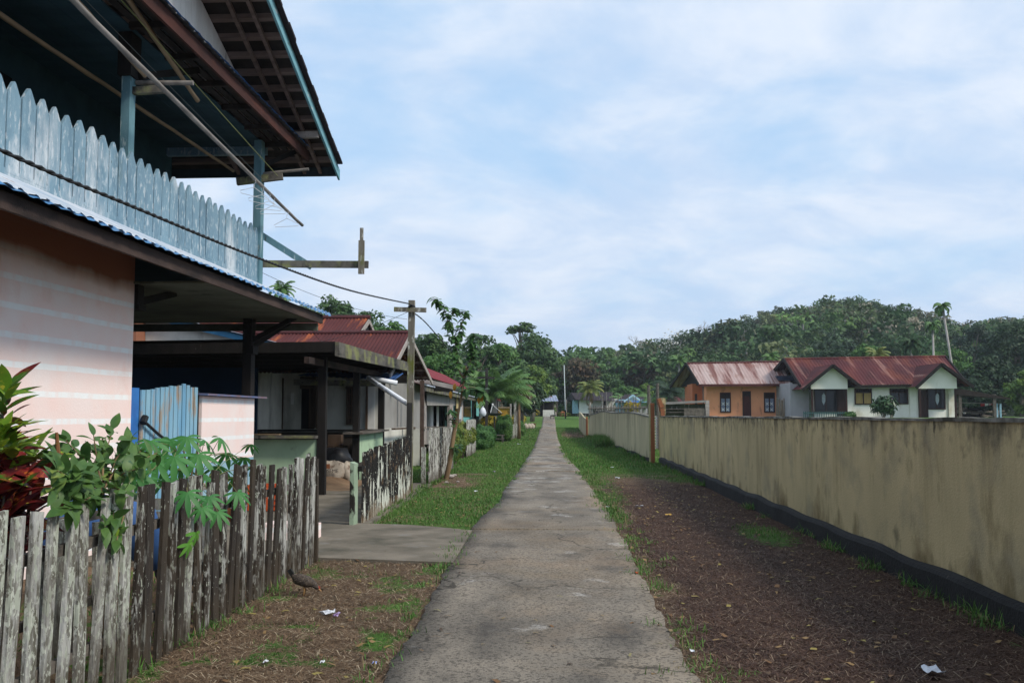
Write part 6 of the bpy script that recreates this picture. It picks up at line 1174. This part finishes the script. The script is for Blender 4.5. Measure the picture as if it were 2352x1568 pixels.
bush('clipped_bush', (-3.15, 32.3, .65), .4, 2.2, .52, lf_hedge, 'yellow green clipped hedge with a flat top behind the young tree', 7000, .085, 1, 'hedge'); bush('clipped_bush', (-3.35, 39.0, .78), .38, 4.2, .5, lf_gold_h := leafm('golden_hedge_leaves', (.20, .22, .03), (.08, .14, .03), 2), 'long golden green hedge in front of the turquoise panels', 7000, .10, 2, 'hedge')
bush('feathery_bush', (-3.0, 28.8, .55), .30, .6, .5, lf_mid, 'dark feathery bush beside the peeling white fence', 2500, .07, 3, 'bush', .3); bush('feathery_bush', (-4.05, 26.5, .5), .35, .6, .42, lf_dark, 'small dark shrub left behind the peeling white fence', 1800, .08, 33)
bush('leafy_bush', (-3.1, 47.5, .55), .45, 3.4, .58, leafm('fresh_bush_leaves', (.04, .12, .03), (.07, .16, .04), 2), 'tall fresh green leafy bush beside the narrow grey fence', 7000, .13, 4, 'bush', .35)
bush('round_hedge', (-2.72, 60.2, .85), .5, 1.0, .8, lf_mid, 'round-topped green hedge at the start of the far picket fence', 9000, .10, 5, 'hedge', .4)
bush('golden_bush', (-3.7, 61, .85), .62, .8, .75, lf_gold, 'yellow-leaved bush beside the plank bench', 2600, .13, 6); bush('golden_bush', (-3.2, 101, 1.2), .9, 2.0, .7, lf_gold, 'yellow-leaved bush behind the white sacks', 2200, .18, 7); bush('golden_bush', (-2.3, 138, 1.95), .9, .8, .55, lf_gold, 'yellow-leaved bush left of the small shelter at the path end', 1500, .25, 8)
q = YP(1279, 950, 143); bush('golden_bush', (1.9, 139.5, 1.7), .9, .5, .3, lf_gold_h, 'low golden hedge right of the small shelter', 2200, .22, 9, 'hedge'); q = YP(1463, 934, 84); bush('golden_bush', (q[0], 90, q[2]-.0), .75, .6, .55, lf_gold, 'golden yellow bush in front of the light blue house', 1500, .17, 10)
bush('broad_leaved_plant', (YP(2030, 935, 78.5)[0], 78.5, 2.35), 1.0, .7, .8, leafm('dark_glossy_leaves', (.03, .075, .03), (.05, .10, .035), 2, .15, .4), 'dark broad-leaved plant in front of the white house between its windows', 520, .62, 11, 'plant', .25, shell=.3)
bush('small_shrub', (YP(1953, 950, 79.5)[0], 79.5, 1.55), .5, .4, .35, lf_mid, 'small round shrub at the foot of the left porch of the white house', 900, .14, 12)
bush('fern_clump', (-2.2, 76.5, .55), .35, .8, .6, lf_mid, 'bright green fern-like plant behind the far picket fence', 900, .3, 14, 'plant', .2)
# yellow gate-like frame by the hedge
yf = thing('yellow_board_fence', (-4.2, 80, 0), 'yellow painted board fence behind the round hedge', 'fence'); ym = M('ochre_yellow_paint', (.42, .24, .02), (.3, .16, .02), 1, layers=[((.04, .04, .03), 1.5, (1, 1, 1), .5, .6)]); MB().box(-5.6, -3.1, 80, 80.1, 1.45, 2.15).build('panel', ym, yf)
MB().box(-5.6, -3.1, 79.9, 79.99, 2.16, 2.26).build('top_bar', bamboo, yf)
for x in (-5.6, -3.1): MB().box(x-.06, x+.06, 79.9, 80.1, -.05, 2.5).build('post', gbeam, yf)
# ---------------------------------------------------------------- the close plants: real leaves
def leafshape(L, Wd, n=5, fold=.12, droop=.25, lob=0.):
    u = np.linspace(0, 1, n+1); w_ = Wd/2*np.sin(pi*u**.8)**.8; w_[0] = Wd*.02; w_[-1] = .002
    V = []
    for a, b in zip(u, w_):
        z = -droop*L*a*a
        V += [(L*a, -b, z+fold*b), (L*a, 0, z), (L*a, b, z+fold*b)]
    Fq = []
    for i in range(n):
        k = 3*i; Fq += [(k, k+3, k+4, k+1), (k+1, k+4, k+5, k+2)]
    return np.array(V), np.array(Fq)
class LB:
    def __init__(s): s.V = []; s.F = []; s.n = 0
    def put(s, shape, p, d, up=(0, 0, 1), sc=1.):
        V, Fq = shape; d = Vector(d).normalized(); u = Vector(up); r = u.cross(d)
        if r.length < .05: r = Vector((1, 0, 0)).cross(d)
        r.normalize(); u = d.cross(r); R_ = np.array([list(d), list(r), list(u)]); s.V.append(V*sc@R_+np.array(p)); s.F.append(Fq+s.n); s.n += len(V)
    def build(s, name, mat, parent): return npmesh(name, np.concatenate(s.V), np.concatenate(s.F), mat, parent, smooth=True)
rv = lambda a: random.uniform(-a, a)
# guava shrub spilling over the fence
Xg = -2.75; gsh = thing('guava_shrub', (Xg, 5.6, 0), 'green shrub with oval leaves spilling over the near end of the picket fence', 'shrub')
leaf = leafshape(.115, .058, 6, .15, .3); lb = LB(); st_ = MB()
twigs = [((235, 1130), (150, 1010)), ((235, 1130), (215, 1000)), ((235, 1130), (260, 985)), ((240, 1120), (300, 1010)), ((235, 1120), (330, 1030)), ((240, 1110), (360, 1040)), ((230, 1150), (130, 1080)), ((230, 1150), (240, 1210)), ((235, 1130), (290, 1130)), ((235, 1140), (150, 1170)), ((235, 1140), (170, 1100)), ((240, 1120), (275, 1060)), ((290, 1130), (268, 1240)), ((220, 1110), (190, 1050)), ((235, 1100), (235, 1020)), ((200, 1120), (110, 1040)), ((220, 1100), (180, 1085)), ((240, 1120), (320, 1075)), ((215, 1140), (120, 1120)), ((250, 1130), (262, 1190))]
for a, b in twigs:
    p = Vector(XP(*a, Xg+rv(.05))); q = Vector(XP(*b, Xg+rv(.14) if b[1] < 1070 else -2.5+rv(.05))); m_ = p.lerp(q, .5)+Vector((rv(.02), rv(.05), .03)); st_.tube([p, m_, q], [.007, .005, .003], 5, False)
    n = max(4, int((q-p).length/.05))
    for k in range(n+1):
        u = .2+.8*k/n; c = p.lerp(m_, u*2) if u < .5 else m_.lerp(q, u*2-1); ax = (q-p).normalized(); an = k*1.57+rv(.5)
        for sg in (1, -1):
            if random.random() < .12: continue
            d = ax*.45+Vector((rv(.35), cos(an)*sg, sin(an)*sg*.6+.05+rv(.35))); lb.put(leaf, c, d, (rv(.5)+.5, rv(.5)-.2, 1), random.uniform(.65, 1.25))
    lb.put(leaf, q, ax, (0, 0, 1), .8)
lb.build('leaves', lf_gu, gsh)
st_.tube([XP(238, 1500, Xg), XP(236, 1300, Xg), XP(235, 1120, Xg)], [.022, .02, .014], 7); st_.build('stems', barkb, gsh)
mb = MB().tube([XP(140, 1180, Xg-.05), XP(137, 1100, Xg-.05), XP(130, 993, Xg-.05)], [.028, .022, .008], 6).tube([XP(137, 1130, Xg-.03), XP(142, 1040, Xg-.03)], [.016, .010], 6); mb.build('broken_stem', M('torn_orange_bark', (.26, .115, .05), (.14, .06, .03), 14, (1, 1, .2)), gsh)
yl = thing('guava_sprig', XP(270, 1215, -2.5), 'bright yellow green sprig of two leaves poking through the picket fence', 'sprig'); l2 = LB(); c = XP(272, 1214, -2.52); ys_ = leafshape(.15, .055, 6, .1, .1); l2.put(ys_, c, (.1, .6, .02), (0, 0, 1), .9); l2.put(ys_, c, (.05, -.05, -1), (1, -.5, 0), .95); l2.build('leaves', leafm('young_yellow_leaves', (.20, .32, .03), (.14, .26, .03), 8, .35), yl)
MB().tube([XP(265, 1180, -2.6), c], .004, 5).build('stem', barkb, yl)
# croton with red and yellow leaves at the left edge
cro = thing('croton_shrub', (-3.0, 5.4, 0), 'croton shrub with dark red, orange and yellow green leaves at the left edge', 'shrub'); lc = LB(); cs = MB(); cleaf = leafshape(.25, .098, 7, .18, .22)
for (x0, y0), nL, sc in (((10, 905), 14, .9), ((-15, 1040), 24, 1.1), ((30, 1085), 22, 1.0), ((45, 1060), 16, .9), ((0, 1000), 18, 1.0), ((10, 1130), 22, 1.), ((-40, 1090), 18, 1.), ((25, 1200), 16, .9), ((70, 1120), 14, .9), ((40, 1250), 14, .9)):
    c = Vector(XP(x0, y0, -2.95+rv(.1))); cs.tube([(c.x-.05, c.y-.05, 0), (c.x, c.y, c.z)], [.012, .007], 6, False)
    for k in range(nL): an = k*2.4+rv(.3); el = random.uniform(-.15, 1.1); lc.put(cleaf, c-Vector((0, 0, .012*k)), (cos(an)*cos(el), sin(an)*cos(el), sin(el)), (rv(.3), rv(.3)-.3, 1), sc*random.uniform(.75, 1.1))
lg = LB()
for (x0, y0), nL, sc in (((5, 985), 14, .95), ((30, 1010), 12, .9), ((80, 1040), 10, .85), ((18, 895), 6, .8)):
    c = Vector(XP(x0, y0, -2.88))
    for k in range(nL): an = k*2.4+rv(.3); el = random.uniform(-.1, 1.2); lg.put(cleaf, c-Vector((0, 0, .01*k)), (cos(an)*cos(el), sin(an)*cos(el), sin(el)), (rv(.3), rv(.3)-.3, 1), sc*random.uniform(.75, 1.1))
lg.build('green_leaves', M('croton_green_leaves', (.10, .22, .02), (.22, .32, .03), 6, layers=[((.5, .46, .05), 28, (1, 1, 1), .58, .63), ((.03, .09, .02), 14, (1, 1, 1), .60, .66)], rough=.35, transl=.2, spec=.5), cro)
lc.build('leaves', lf_cr, cro); cs.build('stems', barkg, cro)
# cassava
cas = thing('cassava_plant', (-2.95, 8.1, 0), 'cassava plant with hand-shaped green leaves leaning over the middle of the picket fence', 'plant'); lk_ = LB(); cm = MB(); lobe = leafshape(.175, .042, 6, .12, .3)
lobe_w = (lobe[0]*1, lobe[1]); u_ = lobe[0][:, 0]/.175; lobe_w[0][:, 1] *= (.55+.9*u_)
stems = [((425, 1340), (428, 1190), (430, 1075), (418, 1015)), ((436, 1340), (438, 1190), (440, 1090), (455, 1020))]
tops = []
for s4 in stems: P = [Vector(XP(*a, -2.92)) for a in s4]; cm.tube(P, [.012, .010, .008, .005], 7); tops.append(P)
for i, (lx, ly, sc) in enumerate([(390, 1008, 1.15), (345, 1012, 1.0), (300, 1048, 1.0), (430, 1003, .9), (470, 1010, 1.0), (505, 1005, .95), (520, 1040, 1.05), (560, 1050, 1.0), (455, 1043, 1.2), (400, 1048, 1.15), (360, 1060, 1.1), (310, 1085, 1.0), (330, 1100, .8), (540, 1095, 1.1), (500, 1070, 1.1), (430, 1130, .9), (480, 1140, .8), (500, 1175, .75), (465, 1165, .7), (575, 1020, .7), (585, 1070, .8), (545, 1130, .85), (415, 1075, 1.0), (380, 1100, .8), (470, 1090, .9)]):
    c = Vector(XP(lx, ly, -2.9+rv(.22) if ly < 1110 else -2.48)); st0 = tops[0 if lx < 435 else 1]; b = st0[1].lerp(st0[3], random.uniform(.3, 1)); cm.tube([b, b.lerp(c, .5)+Vector((0, 0, .03)), c], [.004, .003, .0025], 4, False)
    out = Vector((c.x-b.x, c.y-b.y, 0)); out = out.normalized() if out.length > .02 else Vector((0, -1, 0)); tl = Vector((out.x*.75, out.y*.75-.25, 1)).normalized(); sd_v = tl.cross(out).normalized(); fw = sd_v.cross(tl)
    for a in (-2.1, -1.35, -.7, 0, .7, 1.35, 2.1): d = fw*cos(a)+sd_v*sin(a)+Vector((0, 0, -.22)); lk_.put(lobe_w, c, d, tl, sc*(1.1-.16*abs(a)))
lk_.build('leaves', lf_ca, cas); cm.build('stems', M('green_stem', (.16, .22, .07), (.2, .14, .08), 4), cas)
for lx, ly, nm in ((450, 1222, 'bright light green lower cassava leaf in front of the dark pickets'), (434, 1248, 'lowest bright light green cassava leaf in front of the dark pickets')):
    c = Vector(XP(lx, ly, -2.52)); t = thing('cassava_leaf', c, nm, 'leaf'); l3 = LB()
    for a in (-1.5, -.8, 0, .8, 1.5): l3.put(lobe_w, c, (.35*0+sin(a)*.2, sin(a)*1, -cos(a)), (1, -.6, .2), .62)
    l3.build('leaf_blade', leafm('young_cassava', (.14, .34, .04), (.10, .28, .04), 8, .3), t)
# young tree in front of the white fence
yt = thing('young_tree', (-2.64, 25, 0), 'slender young tree with large hanging leaves growing beside the path right of the utility pole', 'tree'); YT = 25.; mb = MB()
def yb(pts, rad): P = smooth_pts([YP(x, y, YT+d) for x, y, d in pts], 5); mb.tube(P, list(np.linspace(rad[0], rad[1], len(P))), 7, False); return P
tk_ = yb([(1024, 1105, 0), (1033, 1060, 0), (1042, 1000, 0), (1050, 960, 0)], (.07, .05)); t1 = yb([(1048, 975, 0), (1058, 920, 0), (1066, 870, .1), (1070, 840, .1)], (.035, .02)); t2 = yb([(1066, 870, .1), (1055, 850, .0), (1048, 815, 0), (1046, 790, 0), (1030, 745, 0), (1018, 705, -.1), (992, 682, -.2)], (.02, .006)); t3 = yb([(1068, 860, .1), (1080, 830, .2), (1085, 800, .2), (1088, 765, .1)], (.018, .006)); t4 = yb([(1060, 905, 0), (1080, 890, -.1), (1102, 893, -.2), (1110, 900, -.2)], (.014, .004)); t5 = yb([(1048, 990, 0), (1040, 960, 0), (1036, 935, 0)], (.015, .006)); t6 = yb([(1042, 1040, 0), (1052, 1020, -.1)], (.01, .004)); t7 = yb([(1046, 790, 0), (1060, 745, 0), (1068, 712, .1)], (.01, .004)); t8 = yb([(1030, 745, 0), (1042, 715, .1), (1050, 708, .1)], (.008, .004)); t9 = yb([(1068, 860, .1), (1080, 848, 0), (1098, 828, 0)], (.008, .004))
mb.build('trunk', barkb, yt, smooth=True); ly_ = LB(); lsh = leafshape(.18, .085, 5, .12, .3)
for P, n, lo_, sc in ((t2, 150, .22, 1.), (t3, 90, .25, 1.), (t4, 50, .15, 1.2), (t5, 24, .3, .8), (t6, 16, .2, .8), (t7, 60, .1, 1.), (t8, 34, .1, 1), (t9, 32, .1, .8), (t1, 26, .55, .9)):
    m_ = len(P)-1
    for k in range(n):
        u = lo_+(1-lo_)*random.random(); j = min(int(u*m_), m_-1); c = P[j].lerp(P[j+1], u*m_-j); an = random.uniform(0, 6.28); ly_.put(lsh, c, (cos(an), sin(an)*.8, random.uniform(-.8, .35)), (rv(.4), -.3, 1), sc*random.uniform(.9, 1.45))
ly_.build('leaves', leafm('young_tree_leaves', (.045, .12, .035), (.085, .17, .05), 4, .3, .45), yt)
l4 = LB()
for x, y in ((1103, 903), (1101, 910), (1045, 880), (1035, 898), (1106, 905)): l4.put(lsh, YP(x, y, YT-.2), (rv(.2), 0, -1), (0, -1, 0), 1.1)
l4.build('yellow_leaves', leafm('dry_orange_leaves', (.42, .22, .03), (.35, .16, .03), 8), yt)
# ---------------------------------------------------------------- grass, straw and litter
def blades(n, xr, yr, dens, hl, wd, colf, lay, name, label=None, seed=1, zoff=0.):
    r = np.random.default_rng(seed); y = yr[0]+(yr[1]-yr[0])*r.random(n); x = xr[0]+(xr[1]-xr[0])*r.random(n); keep = r.random(n) < dens(x, y); x, y = x[keep], y[keep]; n = len(x)
    z = HT(x, y)+zoff; L = hl[0]+(hl[1]-hl[0])*r.random(n)**1.5; az = r.random(n)*2*pi; el = lay[0]+(lay[1]-lay[0])*r.random(n); w_ = wd*(.6+.8*r.random(n))
    d = np.stack([np.cos(az)*np.cos(el), np.sin(az)*np.cos(el), np.sin(el)], 1); s = np.stack([-np.sin(az), np.cos(az), 0*az], 1); b = np.stack([x, y, z], 1); bend = np.array([0, 0, -1.])*(L*.22*np.cos(el))[:, None]
    m_ = b+d*(L*.55)[:, None]; tip = b+d*L[:, None]+bend
    V = np.stack([b-s*w_[:, None]/2, b+s*w_[:, None]/2, m_+s*w_[:, None]*.4, tip, m_-s*w_[:, None]*.4], 1).reshape(-1, 3); i = np.arange(n)[:, None]*5
    c = np.repeat(colf(x, y, r), 5, 0); return V, np.concatenate([i+np.array([[0, 1, 2, 4]])]), np.concatenate([i+np.array([[4, 2, 3, 3]])]), c
def stuff(name, parts, mat):
    Vs, Fs, Cs, o = [], [], [], 0
    for V, F1, F2, c in parts: 
        F3 = F2[:, :3]; Vs.append(V); Cs.append(c); Fs.append(np.concatenate([np.concatenate([F1[:, [0, 1, 2]], F1[:, [0, 2, 3]]]), F3])+o); o += len(V)
    g = npmesh(name, np.concatenate(Vs), np.concatenate(Fs), mat, None, (0, 15, 0), np.concatenate(Cs)); tag(g, kind='stuff'); return g
off = lambda x, y: (x < pl(y)-.0) | (x > pr(y)+.0)
yard = lambda x, y: ~((x > -9.5) & (x < -2.6) & (y > 10.6) & (y < 23.2))
slabz = lambda x, y: ~((x < -1.03) & (y > 11.0) & (y < 14.4))
def gcol(x, y, r):
    n = fb(x, y, .7)[:, None]; a = np.array([.06, .165, .03])*(1-n)+np.array([.12, .23, .045])*n; q = r.random(len(x))[:, None]; return np.where(q < .12, np.array([.25, .20, .10]), a*(.7+.7*r.random((len(x), 1))))
def scol(x, y, r): q = r.random((len(x), 1)); br_ = brown(x, y)[:, None]; li = np.where(q < .5, np.array([.24, .16, .095]), np.where(q < .85, np.array([.13, .08, .048]), np.array([.50, .40, .27]))); dk_ = np.where(q < .55, np.array([.075, .040, .028]), np.where(q < .90, np.array([.14, .08, .052]), np.array([.30, .22, .15]))); return li*(1-br_)+dk_*br_
w3x = lambda x, y: (x < 3.3-.0*y) 
dn = lambda x, y: off(x, y)*yard(x, y)*slabz(x, y)*np.clip((green(x, y)-.25)*1.6+.04, 0, 1)*(x < np.interp(y, [0, 33, 34, 74], [3.42, 3.6, 3.4, 2.85]))
ps = [blades(60000, (-2.55, 3.4), (4, 14), lambda x, y: dn(x, y)*.8, (.025, .08), .0045, gcol, (.3, 1.3), '', seed=1), blades(150000, (-3.4, 3.5), (13.5, 30), dn, (.03, .085), .007, gcol, (.4, 1.3), '', seed=2), blades(130000, (-3.6, 3.4), (30, 60), dn, (.04, .11), .012, gcol, (.5, 1.4), '', seed=3), blades(60000, (-3.4, 3.2), (60, 100), dn, (.05, .12), .03, gcol, (.5, 1.4), '', seed=4), blades(16000, (3.5, 9), (32, 60), lambda x, y: x*0+1, (.05, .12), .02, gcol, (.5, 1.4), '', seed=5), blades(9000, (-7, -3.4), (22.8, 38), lambda x, y: x*0+1, (.04, .1), .01, gcol, (.5, 1.4), '', seed=15), blades(6000, (-4.6, -2.7), (3.5, 10), lambda x, y: x*0+.6, (.04, .1), .008, gcol, (.5, 1.4), '', seed=25)]
# denser tufts along the path edges and walls
def edge(n, f, spread, yr, seed, hl=(.05, .16)):
    r = np.random.default_rng(seed); P = []
    yc = yr[0]+(yr[1]-yr[0])*r.random(n//26); yc = yc[fb(yc*0+seed, yc, .8) > .42]; xc = f(yc)+r.normal(size=len(yc))*spread
    x = np.repeat(xc, 26)+r.normal(size=len(xc)*26)*.055; y = np.repeat(yc, 26)+r.normal(size=len(xc)*26)*.06; n = len(x)
    L = hl[0]+(hl[1]-hl[0])*r.random(n)**1.6; az = r.random(n)*2*pi; el = .25+1.1*r.random(n); w_ = .0055*(1+y/25)
    d = np.stack([np.cos(az)*np.cos(el), np.sin(az)*np.cos(el), np.sin(el)], 1); s = np.stack([-np.sin(az), np.cos(az), 0*az], 1); b = np.stack([x, y, HT(x, y)+.01], 1); m_ = b+d*(L*.55)[:, None]; tip = b+d*L[:, None]-np.array([0, 0, 1.])*(L*.3*np.cos(el))[:, None]; w_ = w_[:, None]
    V = np.stack([b-s*w_/2, b+s*w_/2, m_+s*w_*.4, tip, m_-s*w_*.4], 1).reshape(-1, 3); i = np.arange(n)[:, None]*5; return V, i+np.array([[0, 1, 2, 4]]), i+np.array([[4, 2, 3, 3]]), np.repeat(gcol(x, y, r), 5, 0)
ps += [edge(6000, lambda y: pl(y)-.06, .07, (4.5, 50), 1, (.03, .12)), edge(1600, lambda y: pr(y)+.10, .12, (4.5, 14), 2, (.03, .11)), edge(7000, lambda y: pr(y)+.05, .08, (14, 50), 22), edge(500, lambda y: -2.52+0*y, .04, (4.5, 10.7), 3), edge(5000, lambda y: np.interp(y, [0, 33], [3.34, 3.5]), .06, (6, 33), 4, (.05, .2)), edge(14000, lambda y: np.interp(y, [34, 74], [3.3, 2.76]), .08, (35, 73), 5, (.08, .3)), edge(30000, lambda y: 2.75-.012*(y-54)+0*y, .2, (49, 59), 11, (.2, .75)), edge(5000, lambda y: -2.72+0*y, .04, (15, 30), 6)]
stuff('grass', ps, grassm)
dens_s = lambda x, y: off(x, y)*yard(x, y)*slabz(x, y)*(1.05-green(x, y))*(x < 3.4)*(x > -2.55)
stuff('dry_straw', [blades(150000, (-2.55, 3.42), (4, 12), dens_s, (.02, .15), .0052, scol, (-.02, .40), '', seed=6, zoff=.006), blades(120000, (-2.55, 3.5), (11, 28), dens_s, (.03, .12), .007, scol, (-.05, .4), '', seed=7, zoff=.006), blades(14000, (1.0, 3.4), (68, 94), lambda x, y: np.exp(-((x-1.9)/1.1)**2-((y-80)/11.)**2), (.1, .3), .03, lambda x, y, r: np.broadcast_to(np.array([.22, .15, .10]), (len(x), 3))*(.6+.8*r.random((len(x), 1))), (.1, .9), '', seed=8)], grassm)
stuff('fallen_leaves', [blades(1500, (-2.5, 3.3), (4.2, 24), lambda x, y: off(x, y)*yard(x, y)+.05, (.04, .10), .035, lambda x, y, r: np.array([(.20, .11, .05), (.30, .19, .08), (.11, .07, .04), (.34, .27, .08)])[r.integers(0, 4, len(x))], (0, .45), '', seed=41, zoff=.02), blades(500, (-1., 1.), (4.2, 30), lambda x, y: (.3+.7*(np.minimum(x-pl(y), pr(y)-x) < .25)), (.03, .09), .02, lambda x, y, r: np.array([(.20, .13, .07), (.30, .22, .11), (.10, .07, .05), (.28, .25, .12)])[r.integers(0, 4, len(x))], (0, .3), '', seed=42, zoff=.035)], grassm)
def crumple(c, sx_, sy_, mat, label, name='litter', seed=0, cat='litter', h=.02):
    r = random.Random(seed); mb = MB(); n = 5
    for i in range(n):
        for j in range(n): mb.v.append((c[0]+(i/(n-1)-.5)*sx_+r.uniform(-.12, .12)*sx_/2, c[1]+(j/(n-1)-.5)*sy_+r.uniform(-.12, .12)*sy_/2, c[2]+.012+r.uniform(0, h)))
    for i in range(n-1):
        for j in range(n-1): mb.f.append((i*n+j, (i+1)*n+j, (i+1)*n+j+1, i*n+j+1))
    o = single(name, mb, mat, label, cat, c); m = o.modifiers.new('t', 'SOLIDIFY'); m.thickness = .0015; return o
def LIT(x, y, w_, h_, mat, label, name='litter', seed=0): p = G(x, y); sc = p[1]/F; crumple((p[0], p[1], float(HT(p[0], p[1]))+.012), w_*sc, h_*sc*3.2, mat, label, name, seed, h=.012+.2*w_*sc)
LIT(752, 1416, 32, 9, paper, 'large crumpled white wrapper on the straw below the hen', 'wrapper', 1); LIT(773, 1420, 11, 11, purp, 'small purple wrapper scrap touching the large white wrapper', 'wrapper', 2); LIT(2143, 1551, 36, 16, paper, 'square white paper scrap at the bottom right on the dark dead grass', 'paper', 3); LIT(861, 1531, 9, 8, pfoil, 'crushed blue and silver packet at the bottom left near the path edge', 'packet', 4); LIT(1463, 1321, 8, 5, orng, 'tiny bright orange scrap at the right edge of the path', 'scrap', 5)
LIT(1535, 1187, 14, 6, yelf, 'ochre wrapper scrap on the dark dead grass', 'scrap', 6); LIT(1468, 1167, 18, 4, paper, 'thin white scrap on the dark grass near the right path edge', 'scrap', 7); LIT(740, 1470+60, 9, 5, paper, 'tiny white scrap on the straw at the bottom left', 'scrap', 8); LIT(610, 1528, 8, 6, paper, 'small white pebble-like scrap near the bottom left corner of the path verge', 'scrap', 9)
LIT(1590, 1504, 10, 5, paper, 'small white scrap on the dark grass at the bottom, right of the path', 'scrap', 10); LIT(1395, 1168, 9, 4, paper, 'white scrap at the right edge of the path beyond the ochre wrapper', 'scrap', 11); LIT(1192, 1021, 8, 4, paper, 'white scrap on the left grass verge near the path', 'scrap', 12); LIT(1093, 1131, 7, 4, paper, 'small white scrap on the grass in front of the young tree', 'scrap', 13); LIT(1130, 1012-4, 7, 3, paper, 'white scrap lying left of the path before the far picket fence', 'scrap', 14); LIT(1418, 1100, 10, 4, paper, 'white scrap on the black ash patch before the gate gap', 'scrap', 15); LIT(1406, 1075, 6, 4, paper, 'white scrap on green grass close to the terracotta post', 'scrap', 16); LIT(1135, 1085, 6, 5, purp, 'tiny dark scrap on the near verge', 'scrap', 17)
# stones by the young tree
for i, (x, y, s) in enumerate(((1035, 1098, .09), (1044, 1094, .06), (1026, 1110, .05), (1052, 1108, .04))):
    p = G(x, y); lump('stone', (p[0], p[1], 0), s, s*.8, s*.6, gbeam, ('largest brown stone at the foot of the young tree', 'second stone touching the largest one at the young tree foot', 'small pale stone just left before the young tree', 'smallest stone on the bare soil right of the young tree')[i], 'stone', i+2)
# ---------------------------------------------------------------- damp air over the far trees
hm = bpy.data.materials.new('damp_air'); hm.use_nodes = True; t = hm.node_tree; t.nodes.clear(); nt = t
pv = nn('ShaderNodeVolumePrincipled'); pv.inputs['Density'].default_value = .0003; pv.inputs['Color'].default_value = (.80, .88, .98, 1); pv.inputs['Anisotropy'].default_value = .2
o = nn('ShaderNodeOutputMaterial'); lk(pv.outputs[0], o.inputs['Volume'])
if True:
    hb_ = MB().box(-450, 450, -60, 960, -3, 62).build('haze', hm); hb_['kind'] = 'stuff'; hb_['_l'] = [0, 0, 0]
for o in bpy.data.objects:
    if '_l' in o: del o['_l']
